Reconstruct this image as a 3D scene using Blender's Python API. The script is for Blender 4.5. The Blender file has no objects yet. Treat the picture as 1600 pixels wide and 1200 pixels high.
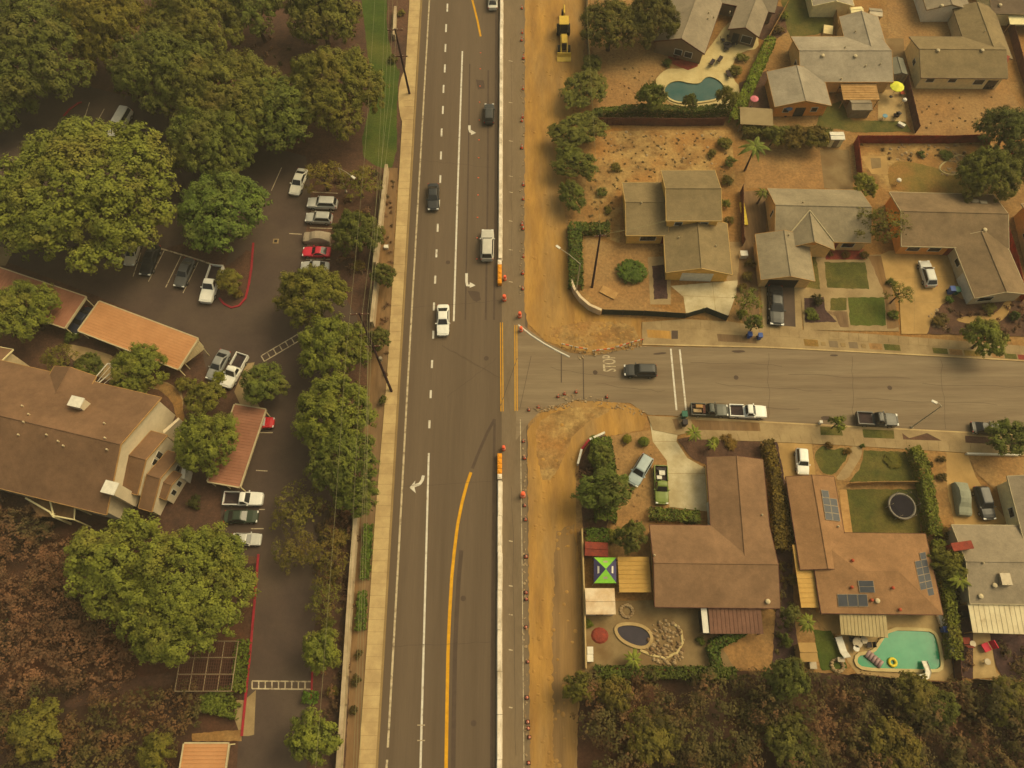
import bpy, bmesh, math, random
import numpy as np
from mathutils import Vector, Matrix
from mathutils.geometry import delaunay_2d_cdt
R = math.radians
scene = bpy.context.scene
COL = scene.collection

# ------------------------------------------------------------------ camera
FPX, TILT, CAMH = 1150.0, R(24.0), 100.0
cam_d = bpy.data.cameras.new('camera')
cam_d.sensor_width = 36.0
cam_d.lens = 36.0 * FPX / 1600.0
cam_d.clip_end = 6000.0
cam_d.clip_start = 0.5
cam = bpy.data.objects.new('camera', cam_d)
cam.location = (0, 0, CAMH)
cam.rotation_euler = (TILT, 0, 0)
COL.objects.link(cam)
scene.camera = cam
scene.render.resolution_x, scene.render.resolution_y = 1024, 768

# ------------------------------------------------------------------ light
SUN_EL, SUN_AZ = R(52), R(62)        # azimuth clockwise from +Y (picture-up)
world = bpy.data.worlds.new('World')
scene.world = world
world.use_nodes = True
nt = world.node_tree
nt.nodes.clear()
sky = nt.nodes.new('ShaderNodeTexSky')
sky.sky_type = 'NISHITA'
sky.sun_disc = False
sky.sun_elevation = SUN_EL
sky.sun_rotation = SUN_AZ
sky.dust_density = 8.0
sky.air_density = 1.0
smoke = nt.nodes.new('ShaderNodeMix')      # wildfire smoke: whole sky turned amber
smoke.data_type = 'RGBA'
smoke.blend_type = 'MULTIPLY'
smoke.inputs[0].default_value = 1.0
smoke.inputs[7].default_value = (0.96, 0.87, 0.53, 1)
bg = nt.nodes.new('ShaderNodeBackground')
bg.inputs[1].default_value = 0.15
wo = nt.nodes.new('ShaderNodeOutputWorld')
nt.links.new(sky.outputs[0], smoke.inputs[6])
nt.links.new(smoke.outputs[2], bg.inputs[0])
nt.links.new(bg.outputs[0], wo.inputs[0])
sun_d = bpy.data.lights.new('sun', 'SUN')
sun_d.energy = 1.0
sun_d.angle = R(34)
sun_d.color = (1.0, 0.91, 0.62)
sun = bpy.data.objects.new('sun', sun_d)
sv = Vector((math.sin(SUN_AZ) * math.cos(SUN_EL), math.cos(SUN_AZ) * math.cos(SUN_EL), math.sin(SUN_EL)))
sun.rotation_euler = sv.to_track_quat('Z', 'Y').to_euler()
sun.location = sv * 200
COL.objects.link(sun)
vs = scene.view_settings
vs.view_transform = 'Standard'
vs.look = 'None'
vs.gamma = 1.0
vs.exposure = 0.04
scene.cycles.max_bounces = 5
scene.cycles.diffuse_bounces = 2
scene.cycles.glossy_bounces = 2
scene.cycles.transmission_bounces = 3
scene.cycles.volume_bounces = 0
scene.cycles.caustics_reflective = False
scene.cycles.caustics_refractive = False
scene.cycles.use_denoising = True

# ------------------------------------------------------------------ survey: picture point -> place on the plane z
CT, ST = math.cos(TILT), math.sin(TILT)
def G(x, y, z=0.0):
    dx, dy = (x - 800.0) / FPX, (600.0 - y) / FPX
    wy, wz = dy * CT + ST, dy * ST - CT
    t = (z - CAMH) / wz
    return Vector((dx * t, wy * t, z))
def ppm(x, y, z=0.0):
    p = G(x, y, z)
    depth = p.y * ST + (CAMH - p.z) * CT
    return FPX / depth

# ------------------------------------------------------------------ colour and materials
ILL = (0.93, 0.83, 0.60)
VEIL = (0.010, 0.008, 0.003)
def s2l(v):
    v /= 255.0
    return v / 12.92 if v <= 0.04045 else ((v + 0.055) / 1.055) ** 2.4
def P(r, g, b):
    """real surface colour from how it looks in this amber light"""
    return tuple(min(0.85, max(0.004, (s2l(c) - w) / i)) for c, i, w in zip((r, g, b), ILL, VEIL))
MATS = {}
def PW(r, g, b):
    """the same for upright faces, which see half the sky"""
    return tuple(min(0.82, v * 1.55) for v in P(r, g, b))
def nmat(name, c1, c2=None, scale=1.0, rough=0.9, c3=None, scale3=0.08, fine=0.12, fscale=9.0, stretch=(1, 1, 1),
         coords='pos', bump=0.0, tint=False, lo=0.35, hi=0.65, metal=0.0, spec=0.25, lo3=0.45, hi3=0.7, mid=0.05, mscale=1.9):
    if name in MATS: return MATS[name]
    m = bpy.data.materials.new(name)
    m.use_nodes = True
    t = m.node_tree
    N, L = t.nodes, t.links
    b = N['Principled BSDF']
    b.inputs['Roughness'].default_value = rough
    b.inputs['Metallic'].default_value = metal
    b.inputs['Specular IOR Level'].default_value = spec
    c2 = c2 or c1
    if coords == 'pos':
        g = N.new('ShaderNodeNewGeometry'); src = g.outputs['Position']
    else:
        g = N.new('ShaderNodeTexCoord'); src = g.outputs['Object']
    mp = N.new('ShaderNodeMapping')
    mp.inputs['Scale'].default_value = stretch
    L.new(src, mp.inputs[0])
    def noise(sc, det, rgh=0.6, inp=None):
        n = N.new('ShaderNodeTexNoise')
        n.inputs['Scale'].default_value = sc
        n.inputs['Detail'].default_value = det
        n.inputs['Roughness'].default_value = rgh
        L.new(inp or mp.outputs[0], n.inputs['Vector'])
        return n.outputs['Fac']
    def ramp(fac, a, bb):
        r = N.new('ShaderNodeMapRange')
        r.inputs[1].default_value = a; r.inputs[2].default_value = bb
        L.new(fac, r.inputs[0])
        return r.outputs[0]
    def mix(fac, A, B, mode='MIX'):
        x = N.new('ShaderNodeMix'); x.data_type = 'RGBA'; x.blend_type = mode
        if hasattr(fac, 'links'): L.new(fac, x.inputs[0])
        else: x.inputs[0].default_value = fac
        for s, v in ((6, A), (7, B)):
            if hasattr(v, 'links'): L.new(v, x.inputs[s])
            else: x.inputs[s].default_value = (*v, 1)
        return x.outputs[2]
    col = mix(ramp(noise(scale, 5), lo, hi), c1, c2)
    if c3: col = mix(ramp(noise(scale3, 4), lo3, hi3), col, c3)
    if fine:
        f = noise(fscale, 3, 0.7)
        r = N.new('ShaderNodeMapRange')
        r.inputs[1].default_value = 0.25; r.inputs[2].default_value = 0.75
        r.inputs[3].default_value = 1 - fine; r.inputs[4].default_value = 1 + fine
        L.new(f, r.inputs[0])
        cc = N.new('ShaderNodeCombineColor')
        for i in range(3): L.new(r.outputs[0], cc.inputs[i])
        col = mix(1.0, col, cc.outputs[0], 'MULTIPLY')
    if mid:
        f = noise(mscale, 3, 0.65)
        r = N.new('ShaderNodeMapRange')
        r.inputs[1].default_value = 0.3; r.inputs[2].default_value = 0.7
        r.inputs[3].default_value = 1 - mid; r.inputs[4].default_value = 1 + mid
        L.new(f, r.inputs[0])
        cc = N.new('ShaderNodeCombineColor')
        for i in range(3): L.new(r.outputs[0], cc.inputs[i])
        col = mix(1.0, col, cc.outputs[0], 'MULTIPLY')
    if tint:
        oi = N.new('ShaderNodeObjectInfo')
        col = mix(1.0, col, oi.outputs['Color'], 'MULTIPLY')
    L.new(col, b.inputs['Base Color'])
    if bump:
        bn = N.new('ShaderNodeBump')
        bn.inputs['Strength'].default_value = bump
        bn.inputs['Distance'].default_value = 0.08
        L.new(noise(fscale * 0.6, 4, 0.7), bn.inputs['Height'])
        L.new(bn.outputs[0], b.inputs['Normal'])
    MATS[name] = m
    return m
def plain(name, c, rough=0.6, **k):
    return nmat(name, c, tuple(v * 0.86 for v in c), scale=1.7, rough=rough, fine=k.pop('fine', 0.05), **k)

M = {}
M['soil_tan'] = nmat('soil_tan', P(150, 114, 62), P(128, 92, 47), 0.35, c3=P(140, 94, 40), scale3=0.06, fine=0.22, fscale=3.0, bump=0.5, mid=0.2)
M['soil_orange'] = nmat('soil_orange', P(152, 110, 58), P(134, 97, 52), 0.5, c3=P(148, 114, 64), fine=0.2, fscale=3.0, bump=0.5, mid=0.2)
M['soil_work'] = nmat('soil_work', P(174, 126, 55), P(140, 100, 46), 0.6, c3=P(146, 112, 62), scale3=0.2, fine=0.16, fscale=2.0, stretch=(1, 0.2, 1), bump=0.6, lo=0.36, hi=0.64, mid=0.14, mscale=1.2)
M['soil_pale'] = nmat('soil_pale', P(166, 130, 70), P(122, 88, 44), 0.35, c3=P(152, 104, 48), scale3=0.16, fine=0.2, fscale=2.4, bump=0.6, mid=0.2)
M['soil_brown'] = nmat('soil_brown', P(124, 95, 58), P(110, 83, 51), 0.5, c3=P(120, 86, 44), scale3=0.15, fine=0.15, fscale=2.0, stretch=(1, 0.15, 1), bump=0.5, mid=0.2)
M['mulch'] = nmat('mulch', P(88, 62, 40), P(72, 52, 36), 0.6, c3=P(102, 70, 44), fine=0.28, fscale=4.0, bump=0.7, mid=0.2)
M['mulch_dark'] = nmat('mulch_dark', P(80, 56, 42), P(64, 46, 36), 0.8, fine=0.3, fscale=4.0, bump=0.7, mid=0.2)
M['canyon'] = nmat('canyon_soil', P(74, 52, 32), P(60, 44, 28), 0.4, c3=P(98, 62, 36), scale3=0.1, fine=0.3, fscale=3.0, bump=0.8, mid=0.2)
M['lawn'] = nmat('lawn', P(86, 80, 30), P(72, 70, 26), 0.7, c3=P(112, 92, 40), scale3=0.16, fine=0.25, fscale=7.0, bump=0.8, mid=0.18, mscale=2.4)
M['lawn_bright'] = nmat('lawn_bright', P(72, 82, 24), P(58, 70, 20), 0.25, c3=P(92, 88, 32), scale3=0.1, fine=0.22, fscale=6.0, bump=0.8, mid=0.18, mscale=2.4)
M['lawn_dry'] = nmat('lawn_dry', P(132, 102, 44), P(110, 92, 38), 0.5, c3=P(140, 96, 44), scale3=0.15, fine=0.22, fscale=6.0, bump=0.6, mid=0.18, mscale=2.4)
M['asphalt'] = nmat('asphalt_main', P(98, 79, 54), P(91, 73, 49), 0.5, c3=P(106, 86, 59), scale3=0.09, fine=0.07, fscale=8.0, stretch=(1, 0.04, 1), bump=0.15)
M['asphalt_old'] = nmat('asphalt_old', P(132, 110, 75), P(118, 96, 65), 0.7, c3=P(106, 86, 58), scale3=0.3, fine=0.1, fscale=6.0, stretch=(0.07, 1, 1), bump=0.2, lo3=0.5, hi3=0.8, mid=0.06)
M['asphalt_shoulder'] = nmat('asphalt_shoulder', P(118, 97, 66), P(106, 86, 57), 0.4, c3=P(128, 104, 68), fine=0.09, fscale=6.0, stretch=(1, 0.2, 1), bump=0.2, mid=0.06)
M['asphalt_lot'] = nmat('asphalt_lot', P(84, 66, 48), P(76, 60, 44), 0.3, c3=P(92, 74, 52), scale3=0.09, fine=0.08, fscale=7.0, bump=0.15, mid=0.06)
M['asphalt_patch'] = nmat('asphalt_patch', P(86, 68, 48), P(78, 62, 44), 0.8, fine=0.1)
M['concrete'] = nmat('concrete', P(184, 152, 94), P(172, 140, 86), 0.4, c3=P(160, 128, 78), scale3=0.2, fine=0.07, fscale=6.0)
M['concrete_b'] = nmat('concrete_side', P(156, 128, 80), P(144, 116, 72), 0.4, c3=P(132, 106, 64), scale3=0.2, fine=0.08, fscale=6.0)
M['concrete_warm'] = nmat('concrete_warm', P(176, 136, 74), P(160, 122, 64), 0.4, c3=P(146, 112, 60), scale3=0.15, fine=0.06)
M['concrete_pale'] = nmat('concrete_pale', P(192, 170, 120), P(178, 155, 106), 0.5, c3=P(162, 138, 90), scale3=0.25, fine=0.08)
M['gutter'] = nmat('gutter', P(146, 116, 66), P(132, 104, 60), 0.4, fine=0.1)
M['deck_cream'] = nmat('deck_cream', P(192, 166, 104), P(178, 150, 90), 0.5, fine=0.07)
M['deck_tan'] = nmat('deck_tan', P(176, 144, 88), P(158, 126, 74), 0.5, c3=P(146, 116, 66), scale3=0.3, fine=0.08)
M['patio_brown'] = nmat('patio_brown', P(136, 110, 66), P(122, 96, 56), 0.5, c3=P(112, 84, 46), scale3=0.2, fine=0.1)
M['white_paint'] = nmat('white_paint', P(208, 192, 156), P(192, 174, 138), 1.2, fine=0.1, fscale=5, c3=P(140, 118, 86), scale3=1.6, lo3=0.56, hi3=0.72)
M['worn_paint'] = nmat('worn_paint', P(192, 168, 122), P(168, 144, 100), 1.2, fine=0.12, fscale=5, c3=P(120, 98, 68), scale3=1.8, lo3=0.5, hi3=0.68)
M['yellow_paint'] = nmat('yellow_paint', P(206, 146, 26), P(188, 130, 26), 1.2, fine=0.1, fscale=5)
M['red_paint'] = nmat('red_kerb_paint', P(158, 46, 44), P(130, 44, 40), 1.2, fine=0.12)
M['barrier'] = nmat('barrier_concrete', P(228, 206, 166), P(212, 188, 146), 0.9, c3=P(176, 152, 112), scale3=0.6, fine=0.07)
M['cushion'] = plain('cushion_plastic', P(226, 142, 22), 0.45)
M['cone'] = nmat('cone_plastic', P(240, 100, 56), P(226, 88, 48), 2.0, rough=0.5, fine=0.05)
M['white'] = plain('white_trim', P(214, 198, 160), 0.6)
M['cream'] = plain('cream_wall', PW(196, 168, 112), 0.85)
M['yellow_wall'] = plain('yellow_stucco', PW(190, 140, 62), 0.85)
M['orange_wall'] = plain('orange_stucco', PW(190, 122, 54), 0.85)
M['tan_wall'] = plain('tan_stucco', PW(178, 138, 78), 0.85)
M['grey_wall'] = plain('grey_siding', PW(160, 138, 96), 0.8)
M['apt_wall'] = nmat('apartment_siding', PW(172, 152, 112), PW(162, 142, 104), 0.6, fine=0.05, rough=0.8)
M['pink_wall'] = plain('pink_stucco', PW(206, 162, 104), 0.85)
M['trim_cream'] = plain('cream_trim', P(186, 162, 112), 0.7)
M['trim_gold'] = plain('gold_trim', P(196, 152, 78), 0.7)
M['brick'] = nmat('red_brick', P(142, 64, 40), P(118, 56, 38), 2.0, fine=0.2, fscale=6)
M['wood_red'] = nmat('red_fence_wood', P(142, 56, 32), P(112, 46, 30), 1.2, fine=0.2, fscale=5, rough=0.85)
M['wood_brown'] = nmat('brown_fence_wood', P(104, 66, 44), P(84, 54, 38), 1.0, fine=0.2, fscale=5, rough=0.85)
M['wood_tan'] = nmat('tan_wood', P(176, 132, 72), P(154, 112, 58), 1.0, fine=0.12, fscale=5, rough=0.85)
M['wood_grey'] = nmat('grey_wood', P(140, 118, 80), P(122, 100, 66), 1.0, fine=0.15, fscale=5, rough=0.85)
M['pole_wood'] = nmat('pole_wood', P(66, 44, 34), P(52, 36, 28), 1.0, fine=0.2, rough=0.9)
M['metal_grey'] = plain('grey_metal', P(150, 132, 98), 0.45, metal=0.3)
M['metal_dark'] = plain('dark_metal', P(52, 44, 36), 0.5, metal=0.3)
M['lamp_metal'] = plain('lamp_metal', P(176, 156, 116), 0.5)
M['wire'] = plain('wire_cable', P(128, 116, 70), 0.6)
M['glass'] = nmat('window_glass', (0.02, 0.02, 0.022), (0.03, 0.03, 0.032), 0.8, rough=0.12, fine=0, spec=0.5)
M['black'] = plain('black_rubber', (0.018, 0.017, 0.016), 0.8)
M['rim'] = plain('wheel_rim', (0.35, 0.34, 0.33), 0.35, metal=0.7)
M['lamp_red'] = plain('tail_lamp', (0.45, 0.02, 0.015), 0.3)
M['lamp_white'] = plain('head_lamp', (0.75, 0.74, 0.7), 0.2)
M['bedliner'] = nmat('bed_liner', P(70, 54, 42), P(54, 44, 36), 1.5, rough=0.9)
M['solar'] = nmat('solar_cell', (0.045, 0.05, 0.07), (0.035, 0.04, 0.055), 0.8, rough=0.4, fine=0.05, spec=0.3)
M['haul'] = nmat('haul_soil', P(132, 100, 56), P(118, 88, 50), 0.7, c3=P(146, 108, 54), scale3=0.2, fine=0.14, fscale=2.0, stretch=(1, 0.08, 1), bump=0.5, mid=0.12)
M['roof_vent'] = plain('vent_cap', P(196, 170, 118), 0.6)
M['vent_red'] = plain('vent_terracotta', P(170, 72, 38), 0.7)
M['foliage'] = nmat('foliage', (0.172, 0.182, 0.032), (0.088, 0.100, 0.024), 0.7, rough=0.75, c3=(0.16, 0.135, 0.036), scale3=0.18, fine=0.22, fscale=2.0, tint=True, spec=0.2, lo3=0.5, hi3=0.75, mid=0)
M['scrub'] = nmat('scrub_leaves', P(92, 78, 36), P(68, 60, 30), 0.35, rough=0.8, c3=P(106, 74, 42), scale3=0.22, fine=0.4, fscale=2.2, spec=0.15, lo3=0.48, hi3=0.62)
M['scrub_red'] = nmat('scrub_dry_leaves', P(126, 86, 52), P(92, 68, 42), 0.4, rough=0.85, c3=P(74, 66, 34), scale3=0.16, fine=0.4, fscale=2.2, spec=0.15, lo3=0.5, hi3=0.66)
M['bark'] = nmat('bark', P(86, 62, 44), P(66, 48, 36), 2.0, fine=0.3, coords='obj')
M['rock'] = nmat('garden_rock', P(164, 136, 90), P(128, 100, 62), 0.9, fine=0.15)
M['paint'] = nmat('car_paint', (1, 1, 1), (0.93, 0.93, 0.93), 1.2, rough=0.35, fine=0.02, tint=True, spec=0.4, coords='obj')
M['tinted'] = nmat('tinted_plain', (1, 1, 1), (0.86, 0.86, 0.86), 1.6, rough=0.7, fine=0.06, tint=True)
def shingle(name, c, k=0.84):
    c1 = P(*c)
    return nmat('shingle_' + name, c1, tuple(v * k for v in c1), 0.5, rough=0.95, c3=tuple(v * 1.18 for v in c1), scale3=0.22,
                fine=0.12, fscale=5.0, bump=0.35, mid=0.10, mscale=1.4)

# ------------------------------------------------------------------ mesh helpers
def link(name, me, parent=None, loc=(0, 0, 0)):
    o = bpy.data.objects.new(name, me)
    COL.objects.link(o)
    o.location = loc
    if parent is not None: o.parent = parent
    return o
def tag(o, label=None, cat=None, group=None, kind=None):
    if label: o['label'] = label
    if cat: o['category'] = cat
    if group: o['group'] = group
    if kind: o['kind'] = kind
    return o
def empty(name, loc, label=None, cat=None, group=None):
    o = link(name, None, None, loc)
    o.empty_display_size = 0.5
    return tag(o, label, cat, group)
class MB:
    def __init__(s, origin=(0, 0, 0)):
        s.v, s.f, s.o = [], [], Vector(origin)
    def add(s, vs, fs):
        n = len(s.v)
        s.v += [tuple(Vector(v) - s.o) for v in vs]
        s.f += [tuple(i + n for i in f) for f in fs]
        return s
    def face(s, *vs): return s.add(vs, [tuple(range(len(vs)))])
    def box(s, c, size, rz=0.0, ry=0.0):
        hx, hy, hz = (q / 2 for q in size)
        m = Matrix.Rotation(rz, 3, 'Z') @ Matrix.Rotation(ry, 3, 'Y')
        c = Vector(c)
        vs = [c + m @ Vector((x, y, z)) for z in (-hz, hz) for x, y in ((-hx, -hy), (hx, -hy), (hx, hy), (-hx, hy))]
        return s.add(vs, [(3, 2, 1, 0), (4, 5, 6, 7), (0, 1, 5, 4), (1, 2, 6, 5), (2, 3, 7, 6), (3, 0, 4, 7)])
    def prism(s, pts, z0, z1):
        """closed solid over a ground polygon (world xy)"""
        a = sum(p[0] * q[1] - q[0] * p[1] for p, q in zip(pts, pts[1:] + pts[:1]))
        if a < 0: pts = pts[::-1]
        n = len(pts)
        vs = [(p[0], p[1], z0) for p in pts] + [(p[0], p[1], z1) for p in pts]
        return s.add(vs, [tuple(range(n, 2 * n)), tuple(range(n - 1, -1, -1))] + [(i, (i + 1) % n, n + (i + 1) % n, n + i) for i in range(n)])
    def tube(s, pts, r, n=6, caps=True):
        pts = [Vector(p) for p in pts]
        rs = r if isinstance(r, (list, tuple)) else [r] * len(pts)
        vs, fs = [], []
        for i, p in enumerate(pts):
            d = (pts[min(i + 1, len(pts) - 1)] - pts[max(i - 1, 0)]).normalized()
            a = d.cross(Vector((0, 0, 1)) if abs(d.z) < 0.9 else Vector((1, 0, 0))).normalized()
            b = d.cross(a)
            for k in range(n):
                t = 2 * math.pi * k / n
                vs.append(p + (a * math.cos(t) + b * math.sin(t)) * rs[i])
        for i in range(len(pts) - 1):
            for k in range(n):
                fs.append((i * n + k, i * n + (k + 1) % n, (i + 1) * n + (k + 1) % n, (i + 1) * n + k))
        if caps:
            fs.append(tuple(range(n - 1, -1, -1)))
            fs.append(tuple((len(pts) - 1) * n + k for k in range(n)))
        return s.add(vs, fs)
    def lathe(s, c, prof, n=12, sx=1, sy=1):
        c = Vector(c)
        vs, fs = [], []
        for r, z in prof:
            for k in range(n):
                t = 2 * math.pi * k / n
                vs.append(c + Vector((r * sx * math.cos(t), r * sy * math.sin(t), z)))
        for i in range(len(prof) - 1):
            for k in range(n):
                fs.append((i * n + k, i * n + (k + 1) % n, (i + 1) * n + (k + 1) % n, (i + 1) * n + k))
        fs.append(tuple((len(prof) - 1) * n + k for k in range(n)))
        fs.append(tuple(range(n - 1, -1, -1)))
        return s.add(vs, fs)
    def mesh(s, name, mat, smooth=False):
        me = bpy.data.meshes.new(name)
        me.from_pydata(s.v, [], s.f)
        if mat is not None: me.materials.append(M[mat] if isinstance(mat, str) else mat)
        if smooth: me.polygons.foreach_set('use_smooth', [True] * len(me.polygons))
        me.update()
        return me
    def build(s, name, mat, parent=None, smooth=False, loc=None):
        if loc is None: loc = (0, 0, 0) if parent is not None else s.o
        return link(name, s.mesh(name, mat, smooth), parent, loc)

LAYERS = []
def layer_z(w, base=0):
    """4 mm above every earlier sheet that this one may touch"""
    x0, x1 = min(p.x for p in w), max(p.x for p in w)
    y0, y1 = min(p.y for p in w), max(p.y for p in w)
    lv = base
    for a0, a1, b0, b1, l in LAYERS:
        if x0 < a1 and a0 < x1 and y0 < b1 and b0 < y1: lv = max(lv, l + 1)
    LAYERS.append((x0, x1, y0, y1, lv))
    return 0.004 * lv
def smooth_poly(pts, it=2):
    for _ in range(it):
        q = []
        for a, b in zip(pts, pts[1:] + pts[:1]):
            q += [(a[0] * .75 + b[0] * .25, a[1] * .75 + b[1] * .25), (a[0] * .25 + b[0] * .75, a[1] * .25 + b[1] * .75)]
        pts = q
    return pts
def sheet(name, pts, mat, z=None, kind='structure', parent=None, sm=0, jit=0.0, label=None):
    if sm: pts = smooth_poly(pts, sm)
    if not jit and isinstance(mat, str) and mat.startswith(('lawn', 'soil', 'mulch', 'canyon')) and z is None: jit = 0.8
    if jit:
        rng = random.Random(len(pts) * 7 + int(pts[0][0]))
        q = []
        for a, b in zip(pts, pts[1:] + pts[:1]):
            L = math.hypot(b[0] - a[0], b[1] - a[1]); n = max(1, int(L / 5))
            for i in range(n):
                t = i / n
                q.append((a[0] + (b[0] - a[0]) * t + rng.uniform(-jit, jit), a[1] + (b[1] - a[1]) * t + rng.uniform(-jit, jit)))
        pts = q
    w = [G(x, y, 0) for x, y in pts]
    if z is None: z = layer_z(w)
    a = sum(p.x * q.y - q.x * p.y for p, q in zip(w, w[1:] + w[:1]))
    if a < 0: w = w[::-1]
    r = delaunay_2d_cdt([Vector((p.x, p.y)) for p in w], [], [list(range(len(w)))], 1, 1e-5)
    me = bpy.data.meshes.new(name)
    tri = []
    for f in r[2]:
        a, b, c = (r[0][i] for i in f)
        tri.append(tuple(f) if (b - a).cross(c - a) > 0 else tuple(f[::-1]))
    me.from_pydata([(v.x, v.y, z) for v in r[0]], [], tri)
    me.update()
    me.materials.append(M[mat] if isinstance(mat, str) else mat)
    o = link(name, me, parent)
    if parent is None: tag(o, label, kind=kind)
    return o
def strip_pts(pts, w):
    """left and right offset of a world polyline"""
    L, Rr = [], []
    for i, p in enumerate(pts):
        d = pts[min(i + 1, len(pts) - 1)] - pts[max(i - 1, 0)]
        n = Vector((-d.y, d.x, 0)).normalized() * (w / 2)
        L.append(p + n); Rr.append(p - n)
    return L, Rr
def stripe(name, px, w, mat, parent, z=None):
    pts = [G(x, y, 0) for x, y in px]
    if z is None: z = layer_z(pts)
    L, Rr = strip_pts(pts, w)
    mb = MB()
    for i in range(len(pts) - 1):
        q = [Rr[i], Rr[i + 1], L[i + 1], L[i]]
        mb.face(*[(p.x, p.y, z) for p in q])
    o = mb.build(name, mat, parent)
    return o
def kerb(name, px, w, h, mat, parent=None, closed=False):
    pts = [G(x, y, 0) for x, y in px]
    L, Rr = strip_pts(pts, w)
    mb = MB()
    n = len(pts)
    for i in range(n):
        mb.add([(L[i].x, L[i].y, -0.05), (L[i].x, L[i].y, h), (Rr[i].x, Rr[i].y, h), (Rr[i].x, Rr[i].y, -0.05)], [])
    for i in range(n - 1):
        a, b = 4 * i, 4 * i + 4
        mb.f += [(a, b, b + 1, a + 1), (a + 1, b + 1, b + 2, a + 2), (a + 2, b + 2, b + 3, a + 3)]
    mb.f += [(0, 1, 2, 3), (4 * n - 1, 4 * n - 2, 4 * n - 3, 4 * n - 4)]
    o = mb.build(name, mat, parent)
    if parent is None: tag(o, kind='structure')
    return o
# ================================================================== ground, roads, pavements
def lerp(a, b, t): return (a[0] + (b[0] - a[0]) * t, a[1] + (b[1] - a[1]) * t)
def ext(p, q, k0=0.0, k1=0.0):
    """line p-q continued by shares of its length"""
    return lerp(p, q, -k0), lerp(p, q, 1 + k1)
mb = MB(); S = 1500
mb.face((-S, -S, -0.03), (S, -S, -0.03), (S, S, -0.03), (-S, S, -0.03))
tag(mb.build('ground', 'soil_tan'), kind='structure')
sheet('mulch_ground', [(-900, -700), (640, -700), (655, 0), (620, 300), (590, 700), (575, 1200), (560, 1900), (-900, 1900)], 'mulch')
sheet('slope_ground', [(-700, 790), (60, 800), (230, 830), (330, 880), (400, 880), (390, 1010), (372, 1160), (280, 1200), (270, 1700), (-700, 1700)], 'canyon')
sheet('canyon_ground', [(895, 1060), (930, 1042), (1150, 1048), (1300, 1052), (1480, 1068), (1650, 1064), (2300, 1080), (2300, 1900), (910, 1900)], 'canyon')
# ---- left estate drive
lot = sheet('parking_drive', [(-300, 90), (120, 130), (255, 165), (430, 232), (478, 244), (486, 300), (476, 380), (520, 430), (560, 500), (520, 600), (500, 700), (520, 790),
      (505, 900), (488, 1000), (487, 1090), (478, 1210), (470, 1500), (355, 1500), (372, 1165), (404, 870), (345, 866), (345, 762), (416, 640), (392, 590), (330, 606),
      (318, 560), (314, 532), (150, 462), (0, 405), (-300, 320)], 'asphalt_lot')
sheet('lawn_strip', [(541, -260), (632, -260), (634, 0), (612, 30), (606, 60), (626, 104), (620, 150), (620, 262), (590, 262), (560, 240), (585, 140), (570, 60)], 'lawn_bright', sm=1)
sheet('planting_bed_north', [(612, -100), (640, -100), (634, 60), (622, 112), (606, 60), (604, 20)], 'mulch', jit=1)
sheet('planting_bed_wall', [(601, 262), (622, 262), (604, 600), (584, 850), (562, 1300), (535, 1300), (556, 850), (580, 500)], 'soil_brown')
sheet('garden_path', [(95, 540), (120, 538), (190, 560), (200, 590), (282, 600), (288, 640), (277, 640), (262, 612), (205, 600), (150, 590), (110, 560)], 'concrete_b', sm=1)
sheet('entry_path', [(232, 600), (262, 596), (284, 618), (288, 650), (300, 720), (290, 722), (276, 650), (268, 624), (250, 610)], 'soil_tan', sm=1)
sheet('loading_pad', [(-10, 383), (22, 390), (9, 415), (-10, 415)], 'concrete_b')
sheet('bay_pad', [(385, 568), (398, 566), (386, 600), (408, 640), (376, 634), (366, 612)], 'concrete_b')
sheet('kerb_walk', [(368, 1094), (382, 1094), (400, 1078), (397, 1148), (388, 1150), (376, 1150), (366, 1122)], 'concrete_b')
sheet('service_path', [(300, 1146), (376, 1140), (378, 1158), (300, 1158)], 'soil_tan')
sheet('hillside_trail', [(95, 1095), (150, 1072), (270, 1045), (270, 1070), (190, 1082), (110, 1112)], 'mulch', sm=2, jit=3)
isl = sheet('planter_island', [(345, 413), (357, 416), (395, 382), (392, 430), (384, 468), (368, 480), (348, 472), (342, 455), (350, 425)], 'mulch', sm=1)
sheet('stall_head_bed', [(255, 390), (300, 376), (360, 390), (350, 420), (338, 414), (258, 392)], 'mulch')
kerb('island_kerb', [(396, 380), (393, 420), (389, 445), (384, 466), (374, 478), (362, 481), (350, 475), (343, 466)], 0.3, 0.16, 'red_paint')
kerb('stall_kerb', [(252, 389), (300, 403), (336, 415), (349, 415), (352, 422)], 0.22, 0.15, 'worn_paint')
kerb('red_kerb_south', [(404, 866), (399, 930), (392, 1010), (385, 1080), (378, 1150)], 0.28, 0.16, 'red_paint')
kerb('red_kerb_bed', [(488, 1048), (487, 1085), (485, 1092)], 0.22, 0.16, 'red_paint')
# stall lines of the estate drive
for a, b in [((257, 391), (232, 440)), ((283, 400), (259, 449)), ((310, 409), (286, 458)), ((337, 417), (330, 430)), ((220, 395), (208, 432)),
             ((440, 262), (424, 298)), ((404, 676), (426, 676)), ((400, 735), (418, 736)), ((405, 796), (414, 796)), ((392, 826), (412, 826)), ((452, 365), (472, 366)),
             ((140, 160), (132, 185)), ((163, 170), (150, 194)), ((488, 300), (528, 302)), ((486, 330), (522, 331)), ((484, 356), (520, 357)), ((480, 383), (518, 383)), ((478, 405), (516, 405))]:
    stripe('stall_line', [a, b], 0.14, 'worn_paint', lot)
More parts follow.
